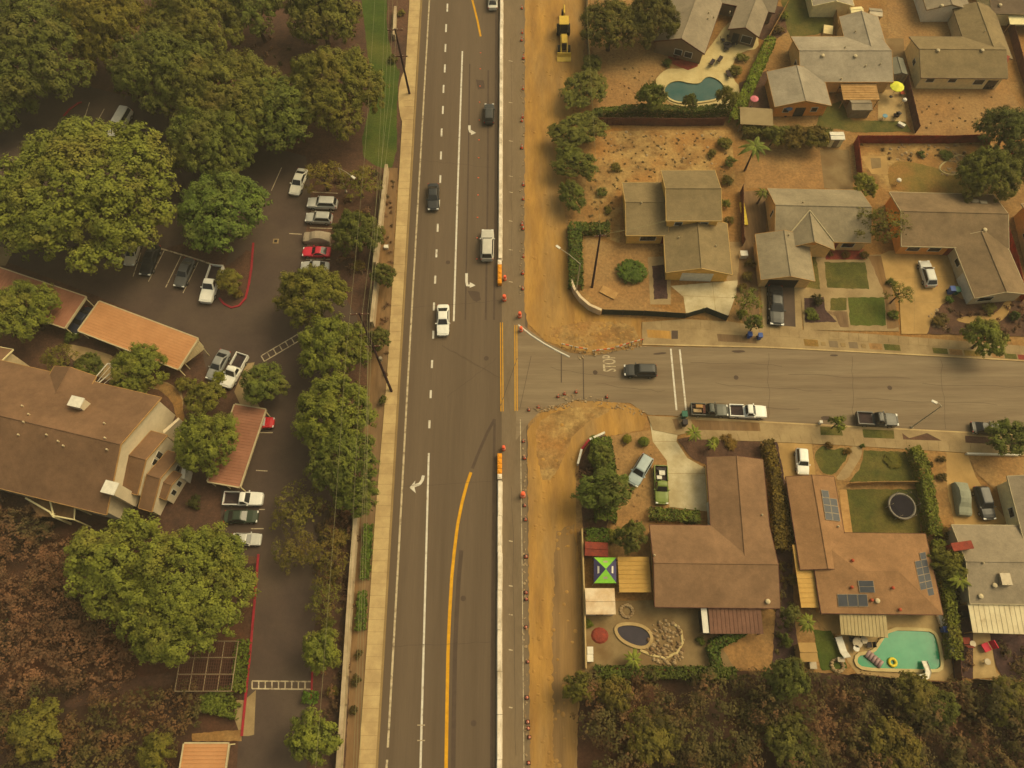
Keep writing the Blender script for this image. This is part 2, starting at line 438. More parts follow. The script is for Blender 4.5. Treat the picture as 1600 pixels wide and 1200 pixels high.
# ladder-shaped speed hump paint
def ladder(a, b, w_px, n):
    d = Vector((b[0] - a[0], b[1] - a[1])); nn = Vector((-d.y, d.x)).normalized() * w_px
    for s in (0, 1):
        stripe('hump_line', [(a[0] + nn.x * s, a[1] + nn.y * s), (b[0] + nn.x * s, b[1] + nn.y * s)], 0.16, 'worn_paint', lot)
    for i in range(n + 1):
        p = lerp(a, b, i / n)
        stripe('hump_bar', [p, (p[0] + nn.x, p[1] + nn.y)], 0.16, 'worn_paint', lot)
ladder((394, 1064), (487, 1065), 12, 9)
ladder((408, 556), (474, 517), 10, 7)
mb = MB(); c = G(431, 377, 0)
mb.box((c.x, c.y, 0.03), (0.9, 0.9, 0.06)); o = mb.build('drain_frame', 'concrete_b', lot)
MB().box((c.x, c.y, 0.05), (0.5, 0.5, 0.06)).build('drain_grate', 'metal_dark', lot)

# ---- main road
def road_x(y, x0, x1):      # straight edge given at picture rows 0 and 1200
    return x0 + (x1 - x0) * y / 1200.0
road = sheet('main_road', [(690, -800), (835, -800), (826, 0), (824, 600), (832, 1200), (838, 1900), (549, 1900), (590, 1200), (660, 0)], 'asphalt')
sheet('road_shoulder', [(786, -800), (836, -800), (822, 0), (820, 480), (822, 660), (829, 1200), (835, 1900), (783, 1900), (783, 1200), (784, 600), (785, 0)], 'asphalt_shoulder')
dirt_n = sheet('excavation_north', [(822, -500), (925, -500), (914, 0), (912, 100), (892, 190), (882, 300), (886, 400), (893, 450), (918, 484), (945, 494), (1002, 497), (1004, 538),
        (960, 545), (926, 551), (886, 545), (850, 531), (826, 508), (819, 480), (820, 200)], 'soil_work', jit=1.2)
dirt_s = sheet('excavation_south', [(824, 672), (846, 645), (900, 628), (960, 626), (1000, 640), (1010, 656), (1004, 672), (950, 682), (914, 702), (899, 735), (900, 830), (908, 910),
        (910, 1050), (902, 1130), (905, 1500), (838, 1500), (828, 1200)], 'soil_work', jit=1.2)
side = sheet('side_street', [(806, 500), (822, 512), (852, 534), (888, 551), (928, 556), (1003, 541), (1200, 544), (1400, 554), (1600, 565), (2100, 600), (2100, 715), (1600, 680),
        (1480, 674), (1200, 660), (1060, 650), (1012, 648), (985, 630), (900, 625), (845, 641), (820, 668), (806, 690)], 'asphalt_old', jit=0.5)
sheet('dirt_spill_north', [(850, 520), (905, 500), (990, 505), (1000, 534), (950, 540), (890, 540)], 'soil_pale', jit=1.5, sm=1)
sheet('dirt_spill_south', [(836, 664), (870, 640), (930, 634), (960, 640), (900, 670), (880, 720), (852, 760), (840, 720)], 'soil_pale', jit=1.5, sm=1)
sheet('haul_track', [(868, 830), (897, 820), (905, 910), (906, 1050), (898, 1200), (898, 1500), (868, 1500), (866, 1200), (862, 1000)], 'haul', jit=2.2)
# lane paint
stripe('edge_line', [(682, -200), (671, 0), (654, 300), (637, 600), (621, 900), (606, 1168)], 0.26, 'worn_paint', road)
stripe('edge_line', [(605, 1187), (604, 1200), (585, 1550)], 0.26, 'worn_paint', road)
for x, y in [(700, -20), (699, 12), (697, 44), (696, 75), (695, 107), (693, 139), (692, 172), (690, 207), (689, 243), (688, 280), (686, 318), (684, 356), (682, 396), (680, 437), (678, 479), (677, 523), (675, 569), (673, 616), (671, 663)]:
    stripe('lane_dash', [(x + 0.25, y - 6.2), (x - 0.25, y + 6.2)], 0.30, 'white_paint', road)
stripe('lane_line', [(670, 708), (665, 900), (657, 1200), (650, 1450)], 0.26, 'white_paint', road)
for y in (1133, 1157):
    stripe('lane_tick', [(652, y), (664, y)], 0.12, 'worn_paint', road)
stripe('lane_line', [(722.5, 80), (715, 300), (709, 502)], 0.28, 'white_paint', road)
yl = [(736, 738), (730, 755), (722, 785), (715, 820), (710, 860), (706, 900), (702.5, 960), (700, 1020), (698.5, 1100), (697, 1200), (695, 1450)]
stripe('yellow_line', yl, 0.42, 'yellow_paint', road)
stripe('yellow_line', [(728, -40), (738, 0), (746, 32), (751, 57)], 0.36, 'yellow_paint', road)
stripe('covered_marking', [(773, 655), (762, 675), (750, 702), (738, 732)], 0.42, 'asphalt_patch', road)
stripe('covered_marking', [(x + 11, y) for x, y in yl[4:]], 0.55, 'asphalt_patch', road)
stripe('covered_marking', [(773, 655), (771, 760), (769, 1000), (767, 1450)], 0.35, 'asphalt_patch', road)
stripe('covered_marking', [(763, 110), (762, 300), (759, 500)], 0.3, 'asphalt_patch', road)
stripe('covered_marking', [(775, 0), (774, 300), (772, 500)], 0.3, 'asphalt_patch', road)
stripe('covered_marking', [(734, 100), (731, 300), (727, 500)], 0.22, 'asphalt_patch', road)
sheet('tar_patch', [(731, 454), (749, 456), (751, 468), (744, 472), (736, 466)], 'asphalt_patch', parent=road, jit=0.6)
sheet('tar_patch', [(744, 124), (756, 126), (757, 138), (747, 140)], 'asphalt_patch', parent=road, jit=0.6)
for xs in ((783.5, 504, 784.5, 643), (806, 508, 806.5, 642)):
    for k in (-0.16, 0.16):
        a, b = G(xs[0], xs[1]), G(xs[2], xs[3])
        mbx = MB(); L, Rr = strip_pts([a + Vector((k, 0, 0)), b + Vector((k, 0, 0))], 0.13)
        z = layer_z([a, b], 7)
        mbx.face(*[(p.x, p.y, z) for p in (Rr[0], Rr[1], L[1], L[0])]); mbx.build('yellow_line', 'yellow_paint', road)
def arrow(px, head, name):
    stripe('arrow_stem', px, 0.42, 'white_paint', road)
    sheet('arrow_head', head, 'white_paint', parent=road)
arrow([(729, 427), (729, 440), (730, 446), (735, 446)], [(734, 441), (743, 446), (734, 450)], 'a')
arrow([(733.5, 196), (733.5, 202), (735, 206), (738, 207)], [(736, 203), (744, 208), (736, 211)], 'b')
arrow([(661.5, 743), (660, 750), (656, 756), (648, 759)], [(649, 751), (640, 762), (650, 771), (648, 763), (648, 758)], 'c')
stripe('edge_line', [(813, 655), (816, 900), (819, 1230)], 0.10, 'worn_paint', road)
for y in (95, 160, 220, 275, 300, 345, 390, 440, 845, 915, 960, 1015, 1105):
    stripe('survey_mark', [(795, y), (801, y + 1)], 0.14, 'worn_paint', road)
# side street paint and joints
for a, b in [((1048, 545), (1057, 641)), ((1062, 546), (1072, 641))]:
    stripe('crosswalk_line', [a, b], 0.26, 'white_paint', side)
for a, b in [((877, 552), (877, 598)), ((911, 556), (912, 624))]:
    stripe('pavement_joint', [a, b], 0.16, 'asphalt_patch', side)
for a, b in [((808, 560), (780, 640)), ((830, 556), (812, 640))]:
    stripe('pavement_joint', [a, b], 0.07, 'asphalt_patch', side)
for pts in ([(1140, 548), (1160, 547), (1166, 550), (1150, 552)], [(1296, 554), (1310, 554), (1308, 557), (1298, 557)], [(1020, 552), (1040, 550), (1042, 553), (1022, 555)],
            [(1282, 650), (1300, 651), (1298, 657), (1284, 657)]):
    sheet('oil_stain', pts, 'asphalt_patch', parent=side, sm=1)
cu = bpy.data.curves.new('stop_legend', 'FONT')
cu.body = 'STOP'; cu.align_x = 'CENTER'; cu.align_y = 'CENTER'; cu.size = 1.0; cu.offset = 0.012
cu.materials.append(M['worn_paint'])
st = bpy.data.objects.new('stop_legend', cu); COL.objects.link(st)
p = G(953, 568); st.location = (p.x, p.y, layer_z([p - Vector((2, 2, 0)), p + Vector((2, 2, 0))])); st.rotation_euler = (0, 0, R(90)); st.scale = (1.15, 2.7, 1); st.parent = side

# ---- pavements built of slabs
def pavement(name, top, bot, mat, step=1.5, h=0.12, base='gutter'):
    """band between two picture polylines; one slab per step"""
    A = [G(x, y) for x, y in top]; B = [G(x, y) for x, y in bot]
    def at(pl, t):
        d = [0]
        for a, b in zip(pl, pl[1:]): d.append(d[-1] + (b - a).length)
        s = t * d[-1]
        for i in range(len(pl) - 1):
            if s <= d[i + 1] or i == len(pl) - 2:
                k = (s - d[i]) / max(1e-6, d[i + 1] - d[i]); return pl[i].lerp(pl[i + 1], k)
    ln = sum((b - a).length for a, b in zip(A, A[1:]))
    n = max(2, int(ln / step))
    poly = A + B[::-1]
    root = MB().prism([(p.x, p.y) for p in poly], -0.02, h - 0.025).build(name, base)
    tag(root, kind='structure')
    rng = random.Random(n)
    for i in range(n):
        g = 0.018 / step
        q = [at(A, (i + g) / n), at(A, (i + 1 - g) / n), at(B, (i + 1 - g) / n), at(B, (i + g) / n)]
        MB().prism([(p.x, p.y) for p in q], h - 0.04, h + rng.uniform(-0.004, 0.004)).build('slab', mat, root)
    return root
kl = lambda y: road_x(y, 660, 590)
sw_r = [(kl(y) - 3, y) for y in (-150, 0, 200, 400, 600, 800, 1000, 1200, 1330)]
sw_l = [(643, -150), (640, 0), (628, 200), (616, 400), (604, 600), (587, 800), (574, 1000), (560, 1200), (551, 1330)]
pavement('west_pavement', sw_l, sw_r, 'concrete', 1.5)
sheet('pavement_bulge', [(636, 100), (624, 130), (622, 160), (627, 190), (632, 190), (634, 100)], 'concrete', z=0.11, sm=1)
kerb('west_kerb', [(kl(y) - 1.2, y) for y in (-150, 0, 300, 600, 900, 1200, 1330)], 0.28, 0.135, 'gutter')
pavement('north_pavement', [(1003, 504), (1070, 499), (1140, 503), (1200, 512), (1400, 525), (1600, 541), (1750, 551)],
         [(1003, 513), (1070, 513), (1140, 518), (1200, 525), (1400, 537), (1600, 553), (1750, 563)], 'concrete_b', 1.5)
MB().prism([(p.x, p.y) for p in [G(*q) for q in [(1003, 513), (1070, 513), (1140, 518), (1200, 525), (1400, 537), (1600, 553), (1750, 563), (1750, 574), (1600, 563), (1400, 552), (1200, 542), (1003, 538)]]], -0.02, 0.10).build('north_verge', 'concrete_b')
tag(bpy.data.objects['north_verge'], kind='structure')
kerb('north_kerb', [(1003, 538.5), (1200, 543), (1400, 553), (1600, 564), (1750, 574)], 0.22, 0.125, 'concrete')
pavement('south_pavement', [(1085, 674), (1187, 677), (1280, 682), (1400, 688), (1480, 692), (1600, 699), (1750, 708)],
         [(1090, 687), (1187, 690), (1300, 695), (1400, 701), (1480, 706), (1600, 713), (1750, 722)], 'concrete_b', 1.5)
MB().prism([(p.x, p.y) for p in [G(*q) for q in [(1012, 650), (1060, 652), (1200, 661), (1480, 675), (1600, 681), (1750, 690), (1750, 708), (1600, 699), (1480, 692), (1280, 682), (1085, 674), (1060, 680), (1020, 672)]]], -0.02, 0.10).build('south_verge', 'concrete_b')
tag(bpy.data.objects['south_verge'], kind='structure')
kerb('south_kerb', [(1060, 651), (1200, 660), (1480, 674.5), (1600, 680.5), (1750, 690)], 0.22, 0.125, 'concrete')
def verge(pts, mat, z=0.108): return sheet('verge_bed', pts, mat, z=z)
for x0, x1, m_ in [(1255, 1277, 'lawn_dry'), (1294, 1308, 'asphalt_shoulder'), (1325, 1339, 'asphalt_shoulder'), (1357, 1377, 'soil_orange'), (1380, 1405, 'lawn'),
                   (1456, 1479, 'lawn'), (1482, 1502, 'soil_orange'), (1505, 1530, 'lawn_dry'), (1548, 1566, 'soil_orange'), (1568, 1587, 'lawn'), (1589, 1612, 'brick'),
                   (1120, 1180, 'soil_brown'), (1010, 1047, 'soil_work')]:
    yt = lambda x: 513 + 12 * (x - 1003) / 197 if x < 1200 else 525 + 12 * (x - 1200) / 200 if x < 1400 else 537 + 16 * (x - 1400) / 200
    yb = lambda x: yt(x) + 13 - (x - 1200) * 0.008
    verge([(x0, yt(x0) + 2), (x1, yt(x1) + 2), (x1 + 2, yb(x1)), (x0 + 2, yb(x0))], m_)
for x0 in (1279, 1310, 1342):
    MB().prism([(q.x, q.y) for q in [G(x0 + 3, yt(x0) + 5), G(x0 + 10, yt(x0) + 5.4), G(x0 + 11, yt(x0) + 11), G(x0 + 4, yt(x0) + 10.6)]], 0.1, 0.14).build('stepping_stone', 'gutter', bpy.data.objects['north_verge'])
verge([(1049, 517), (1059, 517), (1059, 530), (1049, 530)], 'asphalt_patch')
for pts, m_ in [([(1079, 656), (1186, 661), (1188, 674), (1086, 672)], 'soil_brown'), ([(1281, 667), (1313, 668), (1317, 681), (1282, 680)], 'lawn'),
                ([(1347, 671), (1396, 673), (1397, 686), (1349, 684)], 'lawn'), ([(1409, 677), (1420, 685), (1448, 677), (1471, 689), (1411, 687)], 'mulch'),
                ([(1507, 681), (1620, 690), (1620, 698), (1508, 692)], 'mulch'), ([(1050, 655), (1058, 655), (1066, 670), (1056, 672)], 'soil_brown')]:
    verge(pts, m_)

# ---- yards, driveways, patios east of the road
sheet('corner_yard', [(905, 205), (930, 195), (1145, 200), (1160, 300), (1150, 440), (1135, 502), (1070, 496), (940, 487), (912, 470), (892, 440), (888, 370), (900, 300)], 'soil_tan', jit=0.5)
sheet('back_yard_speckled', [(922, 205), (1142, 203), (1150, 292), (1120, 268), (1030, 268), (1028, 286), (972, 288), (968, 380), (930, 365), (915, 300)], 'soil_pale')
sheet('front_yard_corner', [(915, 370), (968, 385), (1045, 375), (1016, 408), (1016, 478), (1068, 492), (945, 484), (912, 455)], 'soil_orange')
sheet('pool_yard', [(918, -120), (1060, -120), (1055, 60), (1040, 100), (1020, 128), (1008, 172), (934, 182), (926, 90)], 'soil_orange', jit=0.6)
sheet('pool_yard_deck', [(1022, 127), (1034, 113), (1045, 107), (1062, 108), (1082, 104), (1098, 88), (1118, 62), (1134, 38), (1158, 28), (1184, 55), (1186, 76), (1162, 80), (1150, 90), (1143, 105), (1146, 125), (1156, 135), (1153, 157), (1135, 174), (1100, 172), (1060, 166), (1040, 157), (1033, 142)], 'deck_cream', sm=1)
sheet('terrace_brick', [(1040, 82), (1050, 76), (1092, 92), (1090, 104), (1075, 110), (1050, 100)], 'brick')
sheet('drive_walk', [(1130, 378), (1156, 378), (1160, 440), (1136, 445)], 'concrete_b')
d4 = sheet('corner_driveway', [(1048, 447), (1158, 438), (1150, 460), (1137, 496), (1105, 488), (1072, 492), (1068, 464)], 'concrete_pale')
for a, b in [((1113, 442), (1118, 486)), ((1060, 462), (1148, 466))]: stripe('joint', [a, b], 0.05, 'gutter', d4)
sheet('planter_path', [(1012, 402), (1048, 400), (1048, 476), (1016, 476)], 'concrete_b')
sheet('planter_bed', [(1019, 416), (1041, 414), (1043, 467), (1022, 468)], 'mulch_dark')
sheet('side_yard', [(1158, 300), (1200, 296), (1196, 370), (1182, 372), (1186, 500), (1160, 500), (1150, 460), (1158, 380)], 'soil_brown')
d5 = sheet('middle_driveway', [(1188, 440), (1250, 440), (1254, 520), (1192, 514)], 'concrete_b')
sheet('drive_pad', [(1198, 448), (1241, 450), (1243, 511), (1198, 507)], 'asphalt_lot')
sheet('middle_front_yard', [(1246, 400), (1384, 398), (1405, 518), (1256, 516)], 'concrete_b')
sheet('front_lawn', [(1288, 410), (1352, 410), (1358, 452), (1292, 450)], 'lawn')
sheet('front_lawn', [(1297, 466), (1322, 466), (1322, 485), (1297, 485)], 'lawn')
sheet('front_lawn', [(1325, 465), (1382, 465), (1384, 509), (1328, 509)], 'lawn_bright')
sheet('front_bed', [(1256, 466), (1286, 464), (1290, 485), (1308, 503), (1258, 505)], 'mulch_dark')
sheet('front_bed', [(1264, 402), (1275, 402), (1282, 452), (1258, 450)], 'lawn')
sheet('front_bed', [(1356, 400), (1382, 400), (1406, 512), (1386, 514), (1382, 460)], 'soil_brown')
sheet('brick_edging', [(1286, 386), (1350, 390), (1352, 406), (1290, 406)], 'brick')
sheet('brick_steps', [(1290, 487), (1323, 487), (1326, 511), (1312, 511), (1305, 494)], 'soil_brown')
d6 = sheet('east_driveway', [(1376, 398), (1390, 392), (1484, 386), (1492, 450), (1480, 476), (1462, 486), (1450, 522), (1408, 522), (1405, 466), (1384, 436)], 'concrete_warm')
for a, b in [((1430, 395), (1428, 520)), ((1384, 436), (1486, 432)), ((1404, 470), (1470, 474))]: stripe('joint', [a, b], 0.05, 'gutter', d6)
sheet('east_front_bed', [(1463, 484), (1490, 462), (1520, 474), (1590, 470), (1700, 480), (1700, 530), (1600, 526), (1448, 522)], 'mulch')
sheet('curved_walk', [(1492, 499), (1510, 494), (1545, 494), (1562, 484), (1570, 470), (1582, 470), (1576, 490), (1562, 504), (1530, 508), (1500, 504)], 'concrete_warm', sm=1)
sheet('middle_back_yard', [(1170, 232), (1283, 234), (1289, 294), (1162, 294)], 'soil_orange')
sheet('gravel_pad', [(1281, 234), (1326, 234), (1334, 300), (1288, 294)], 'patio_brown')
sheet('east_back_yard', [(1338, 222), (1552, 224), (1600, 306), (1392, 304), (1340, 262)], 'soil_pale')
sheet('east_back_lawn', [(1390, 254), (1420, 252), (1460, 262), (1500, 274), (1530, 286), (1530, 302), (1396, 302), (1386, 280)], 'lawn_dry', sm=1)
sheet('garden_slab', [(1345, 244), (1385, 244), (1388, 272), (1362, 272)], 'concrete_warm')
sheet('garden_slab_bed', [(1360, 247), (1376, 247), (1377, 262), (1362, 264)], 'patio_brown')
sheet('upper_lawn', [(1213, -40), (1300, -40), (1302, 48), (1262, 56), (1238, 62), (1228, 44)], 'lawn')
sheet('upper_dirt_yard', [(1384, -60), (1470, -60), (1484, 58), (1418, 60), (1400, 92), (1388, 60)], 'soil_orange')
sheet('dry_lawn', [(1412, 132), (1572, 130), (1610, 190), (1600, 204), (1532, 214), (1428, 210)], 'soil_orange', jit=0.5)
sheet('side_patio', [(1372, 140), (1412, 140), (1416, 190), (1372, 188)], 'deck_tan')
sheet('side_lawn', [(1284, 166), (1314, 158), (1330, 188), (1414, 190), (1424, 206), (1338, 207), (1276, 196)], 'lawn')
sheet('upper_side_yard', [(1378, 60), (1412, 60), (1416, 140), (1382, 140)], 'patio_brown')
sheet('left_side_yard', [(1155, 130), (1200, 110), (1208, 170), (1160, 192)], 'mulch')
sheet('red_side_yard', [(1196, 8), (1224, 10), (1230, 50), (1204, 66), (1186, 60)], 'mulch')
# south row
sheet('south_corner_yard', [(912, 690), (950, 682), (1016, 672), (1048, 700), (1046, 800), (1100, 808), (1020, 840), (914, 850), (902, 740)], 'soil_orange', jit=0.5)
sheet('south_corner_bed', [(904, 720), (925, 688), (946, 680), (962, 720), (946, 840), (912, 840)], 'mulch')
d8 = sheet('south_driveway', [(1015, 656), (1062, 654), (1057, 690), (1074, 716), (1106, 734), (1112, 800), (1046, 792), (1042, 720), (1020, 690)], 'concrete_pale')
for a, b in [((1018, 690), (1060, 690)), ((1044, 740), (1108, 740))]: stripe('joint', [a, b], 0.05, 'gutter', d8)
sheet('south_verge_bed', [(1058, 686), (1085, 682), (1188, 690), (1190, 716), (1105, 728), (1078, 714)], 'mulch')
d9 = sheet('tan_driveway', [(1210, 690), (1268, 693), (1276, 752), (1216, 752)], 'concrete_warm')
sheet('front_garden', [(1268, 694), (1440, 702), (1446, 756), (1276, 752)], 'soil_tan')
sheet('heart_lawn', [(1276, 702), (1288, 696), (1300, 704), (1318, 698), (1326, 708), (1318, 724), (1302, 742), (1288, 742), (1278, 728), (1272, 714)], 'lawn', sm=1)
sheet('front_path', [(1328, 697), (1346, 698), (1347, 712), (1334, 732), (1324, 750), (1304, 750), (1314, 736), (1328, 716)], 'concrete_b', sm=1)
sheet('south_lawn', [(1350, 704), (1412, 706), (1436, 752), (1326, 753), (1344, 732)], 'lawn')
sheet('court_lawn', [(1318, 765), (1432, 764), (1440, 834), (1328, 834)], 'lawn')
sheet('court_walk', [(1311, 765), (1323, 765), (1332, 832), (1319, 833)], 'wood_tan')
d10 = sheet('last_driveway', [(1476, 706), (1511, 708), (1524, 744), (1548, 784), (1578, 818), (1490, 820), (1478, 770)], 'concrete_warm')
sheet('last_front_bed', [(1440, 702), (1478, 706), (1480, 770), (1492, 820), (1450, 824), (1444, 760)], 'soil_tan')
sheet('last_front_lawn', [(1513, 712), (1700, 720), (1700, 748), (1572, 748), (1562, 772), (1540, 752), (1526, 740)], 'soil_orange', sm=1)
sheet('rear_patio', [(914, 940), (1150, 935), (1152, 1046), (914, 1052)], 'patio_brown')
sheet('rear_soil', [(1112, 985), (1235, 975), (1240, 1045), (1150, 1048)], 'soil_orange')
sheet('between_yard', [(1196, 690), (1214, 690), (1236, 800), (1240, 950), (1250, 1040), (1206, 1040), (1216, 900)], 'mulch_dark')
sheet('pool_terrace', [(1306, 975), (1330, 945), (1470, 955), (1479, 1000), (1489, 1050), (1478, 1064), (1342, 1056), (1326, 1036), (1308, 1000)], 'deck_tan')
sheet('tan_terrace', [(1262, 952), (1312, 952), (1314, 992), (1294, 988)], 'concrete_warm')
sheet('dark_turf', [(1272, 984), (1298, 986), (1308, 1002), (1324, 1044), (1284, 1048), (1276, 1020)], 'lawn_bright')
sheet('last_side_yard', [(1460, 830), (1500, 820), (1520, 985), (1520, 1060), (1490, 1060), (1478, 960)], 'mulch_dark')
sheet('last_patio', [(1520, 985), (1546, 990), (1556, 1050), (1566, 1058), (1520, 1060)], 'deck_tan')
sheet('last_rear_bed', [(1546, 990), (1640, 990), (1640, 1066), (1566, 1058), (1556, 1040)], 'mulch_dark')

# ---- wear on the road surfaces: sealed cracks, manholes, patches
rc = random.Random(21)
def crack(parent, a, b, n=9, w=.05, amp=2.0):
    pts = [lerp(a, b, i / n) for i in range(n + 1)]
    pts = [(x + rc.uniform(-amp, amp), y + rc.uniform(-amp, amp)) for x, y in pts]
    stripe('sealed_crack', pts, w, 'asphalt_patch', parent)
for a, b in [((1080, 566), (1220, 572)), ((1230, 585), (1420, 592)), ((1440, 600), (1640, 606)), ((1120, 600), (1300, 612)), ((1340, 622), (1560, 632)), ((1200, 552), (1202, 655)), ((1330, 556), (1334, 664)), ((1470, 560), (1478, 670)),
             ((860, 575), (960, 590)), ((930, 600), (1040, 612)), ((1090, 630), (1250, 640))]:
    crack(side, a, b)
for a, b in [((640, 480), (780, 470)), ((655, 250), (770, 262)), ((625, 760), (770, 752)), ((612, 1010), (770, 1003)), ((690, 540), (780, 590)), ((700, 620), (775, 560)), ((798, 60), (800, 400)), ((800, 760), (806, 1180))]:
    crack(road, a, b, 12, .045, 1.2)
for a, b in [((430, 560), (500, 620)), ((420, 700), (470, 880)), ((400, 960), (470, 1000)), ((250, 470), (400, 520)), ((300, 300), (420, 420)), ((430, 480), (450, 300))]:
    crack(lot, a, b, 10, .05, 2.0)
def manhole(x, y, parent, r=.36):
    p = G(x, y); z = layer_z([p - Vector((1, 1, 0)), p + Vector((1, 1, 0))])
    MB().lathe((p.x, p.y, z - .05), [(r, 0), (r, .052)], 16).build('manhole_cover', 'asphalt_patch', parent)
for x, y in ((1150, 590), (1390, 606), (930, 582)): manhole(x, y, side)
for x, y in ((740, 1130), (724, 935), (700, 410), (760, 560)): manhole(x, y, road)

kerb('red_kerb_north', [(100, 182), (108, 172), (122, 162), (128, 160)], 0.3, 0.16, 'red_paint')
# ================================================================== buildings
class Wing:
    """one rectangular block: A-B is one eave side (picture points at eave height), D fixes the depth"""
    def __init__(s, A, B, D, ze, pitch=0.38, ridge='x', kind='gable', over=0.4, z0=0.0):
        a, b, d = G(*A, ze), G(*B, ze), G(*D, ze)
        s.u = (b - a).normalized(); s.L = (b - a).length
        v = Vector((-s.u.y, s.u.x, 0))
        w = (d - a).dot(v)
        s.v = v if w > 0 else -v
        s.W = abs(w); s.a = a; s.ze, s.pitch, s.ridge, s.kind, s.over, s.z0 = ze, pitch, ridge, kind, over, z0
        half = (s.W if ridge == 'x' else s.L) / 2
        s.zr = ze + pitch * half if kind not in ('flat',) else ze
    def pt(s, x, y, z): 
        p = s.a + s.u * x + s.v * y
        return Vector((p.x, p.y, z))
    def zroof(s, x, y):
        if s.kind == 'flat': return s.ze
        t = (y if s.ridge == 'x' else x); T = (s.W if s.ridge == 'x' else s.L)
        z = s.ze + s.pitch * min(t, T - t)
        if s.kind == 'hip':
            q = (x if s.ridge == 'x' else y); Q = (s.L if s.ridge == 'x' else s.W)
            z = min(z, s.ze + s.pitch * min(q, Q - q))
        return z
    def roof_poly(s):
        """list of roof faces as (x,y) loops"""
        L, W = s.L, s.W
        if s.kind == 'flat': return [[(0, 0), (L, 0), (L, W), (0, W)]]
        if s.ridge == 'x':
            h = min(W / 2, L / 2 - 0.01) if s.kind == 'hip' else 0
            r0, r1 = (h, W / 2), (L - h, W / 2)
            f = [[(0, 0), (L, 0), r1, r0], [(L, W), (0, W), r0, r1]]
            if s.kind == 'hip': f += [[(0, W), (0, 0), r0], [(L, 0), (L, W), r1]]
        else:
            h = min(L / 2, W / 2 - 0.01) if s.kind == 'hip' else 0
            r0, r1 = (L / 2, h), (L / 2, W - h)
            f = [[(0, W), (0, 0), r0, r1], [(L, 0), (L, W), r1, r0]]
            if s.kind == 'hip': f += [[(0, 0), (L, 0), r0], [(L, W), (0, W), r1]]
        return f
    def add_roof(s, mb, th=0.16):
        for f in s.roof_poly():
            top = [s.pt(x, y, s.zroof(x, y)) for x, y in f]
            n = (top[1] - top[0]).cross(top[2] - top[0])
            if n.z < 0: top = top[::-1]
            bot = [p - Vector((0, 0, th)) for p in top]
            k = len(top)
            mb.add(top + bot, [tuple(range(k)), tuple(range(2 * k - 1, k - 1, -1))] + [(i + k, (i + 1) % k + k, (i + 1) % k, i) for i in range(k)])
    def add_wall(s, mb, th=0.17):
        o, L, W = s.over, s.L, s.W
        loop = [(o, o), (L - o, o), (L - o, W - o), (o, W - o)]
        if s.kind == 'gable':
            if s.ridge == 'x': loop = [(o, o), (L - o, o), (L - o, W / 2), (L - o, W - o), (o, W - o), (o, W / 2)]
            else: loop = [(o, o), (L / 2, o), (L - o, o), (L - o, W - o), (L / 2, W - o), (o, W - o)]
        n = len(loop)
        vs = [s.pt(x, y, s.z0) for x, y in loop] + [s.pt(x, y, s.zroof(x, y) - th) for x, y in loop]
        mb.add(vs, [(i, (i + 1) % n, n + (i + 1) % n, n + i) for i in range(n)])
    def fascia(s, mb, w=0.07, h=0.22):
        """boards round the roof edge, just proud of it"""
        L, W = s.L, s.W
        e = [(0, 0), (L, 0), (L, W), (0, W)]
        if s.kind == 'gable':
            e = [(0, 0), (L, 0), (L, W / 2), (L, W), (0, W), (0, W / 2)] if s.ridge == 'x' else [(0, 0), (L / 2, 0), (L, 0), (L, W), (L / 2, W), (0, W)]
        for p, q in zip(e, e[1:] + e[:1]):
            c = Vector((L / 2, W / 2, 0))
            d = Vector((q[0] - p[0], q[1] - p[1], 0)).normalized(); nrm = Vector((d.y, -d.x, 0)) * w
            a = s.pt(*p, s.zroof(*p)); b = s.pt(*q, s.zroof(*q))
            nw = s.u * nrm.x + s.v * nrm.y
            a2, b2 = a + nw, b + nw
            dz, up = Vector((0, 0, -h)), Vector((0, 0, 0.015))
            mb.add([a + up, b + up, b2 + up, a2 + up, a + dz, b + dz, b2 + dz, a2 + dz],
                   [(0, 1, 2, 3), (7, 6, 5, 4), (3, 2, 6, 7), (0, 4, 5, 1), (0, 3, 7, 4), (1, 5, 6, 2)])
    def wall_frame(s, side, t):
        """centre, along, outward for a wall: n(ear y=0) f(ar y=W) l(x=0) r(x=L)"""
        o = s.over
        if side == 'n': return s.pt(s.L * t, o, 0), s.u, -s.v
        if side == 'f': return s.pt(s.L * t, s.W - o, 0), s.u, s.v
        if side == 'l': return s.pt(o, s.W * t, 0), s.v, -s.u
        return s.pt(s.L - o, s.W * t, 0), s.v, s.u
def panel_on(root, org, name, c, al, out, z, w, h, mat, t=0.06, sub=None, submat=None):
    """a flat piece set into a wall, proud of it"""
    mb = MB(org)
    def slab(w, h, o0, o1):
        q = [c + al * (sx * w / 2) + out * oo + Vector((0, 0, z + sz * h / 2)) for oo in (o0, o1) for sx, sz in ((-1, -1), (1, -1), (1, 1), (-1, 1))]
        return q, [(0, 1, 2, 3), (7, 6, 5, 4), (0, 4, 5, 1), (1, 5, 6, 2), (2, 6, 7, 3), (3, 7, 4, 0)]
    mb.add(*slab(w, h, -0.05, t))
    o = mb.build(name, mat, root)
    if sub:
        m2 = MB(org); m2.add(*slab(w - 0.18, h - 0.18, t - 0.03, t + 0.012)); m2.build(sub, submat, o)
    return o
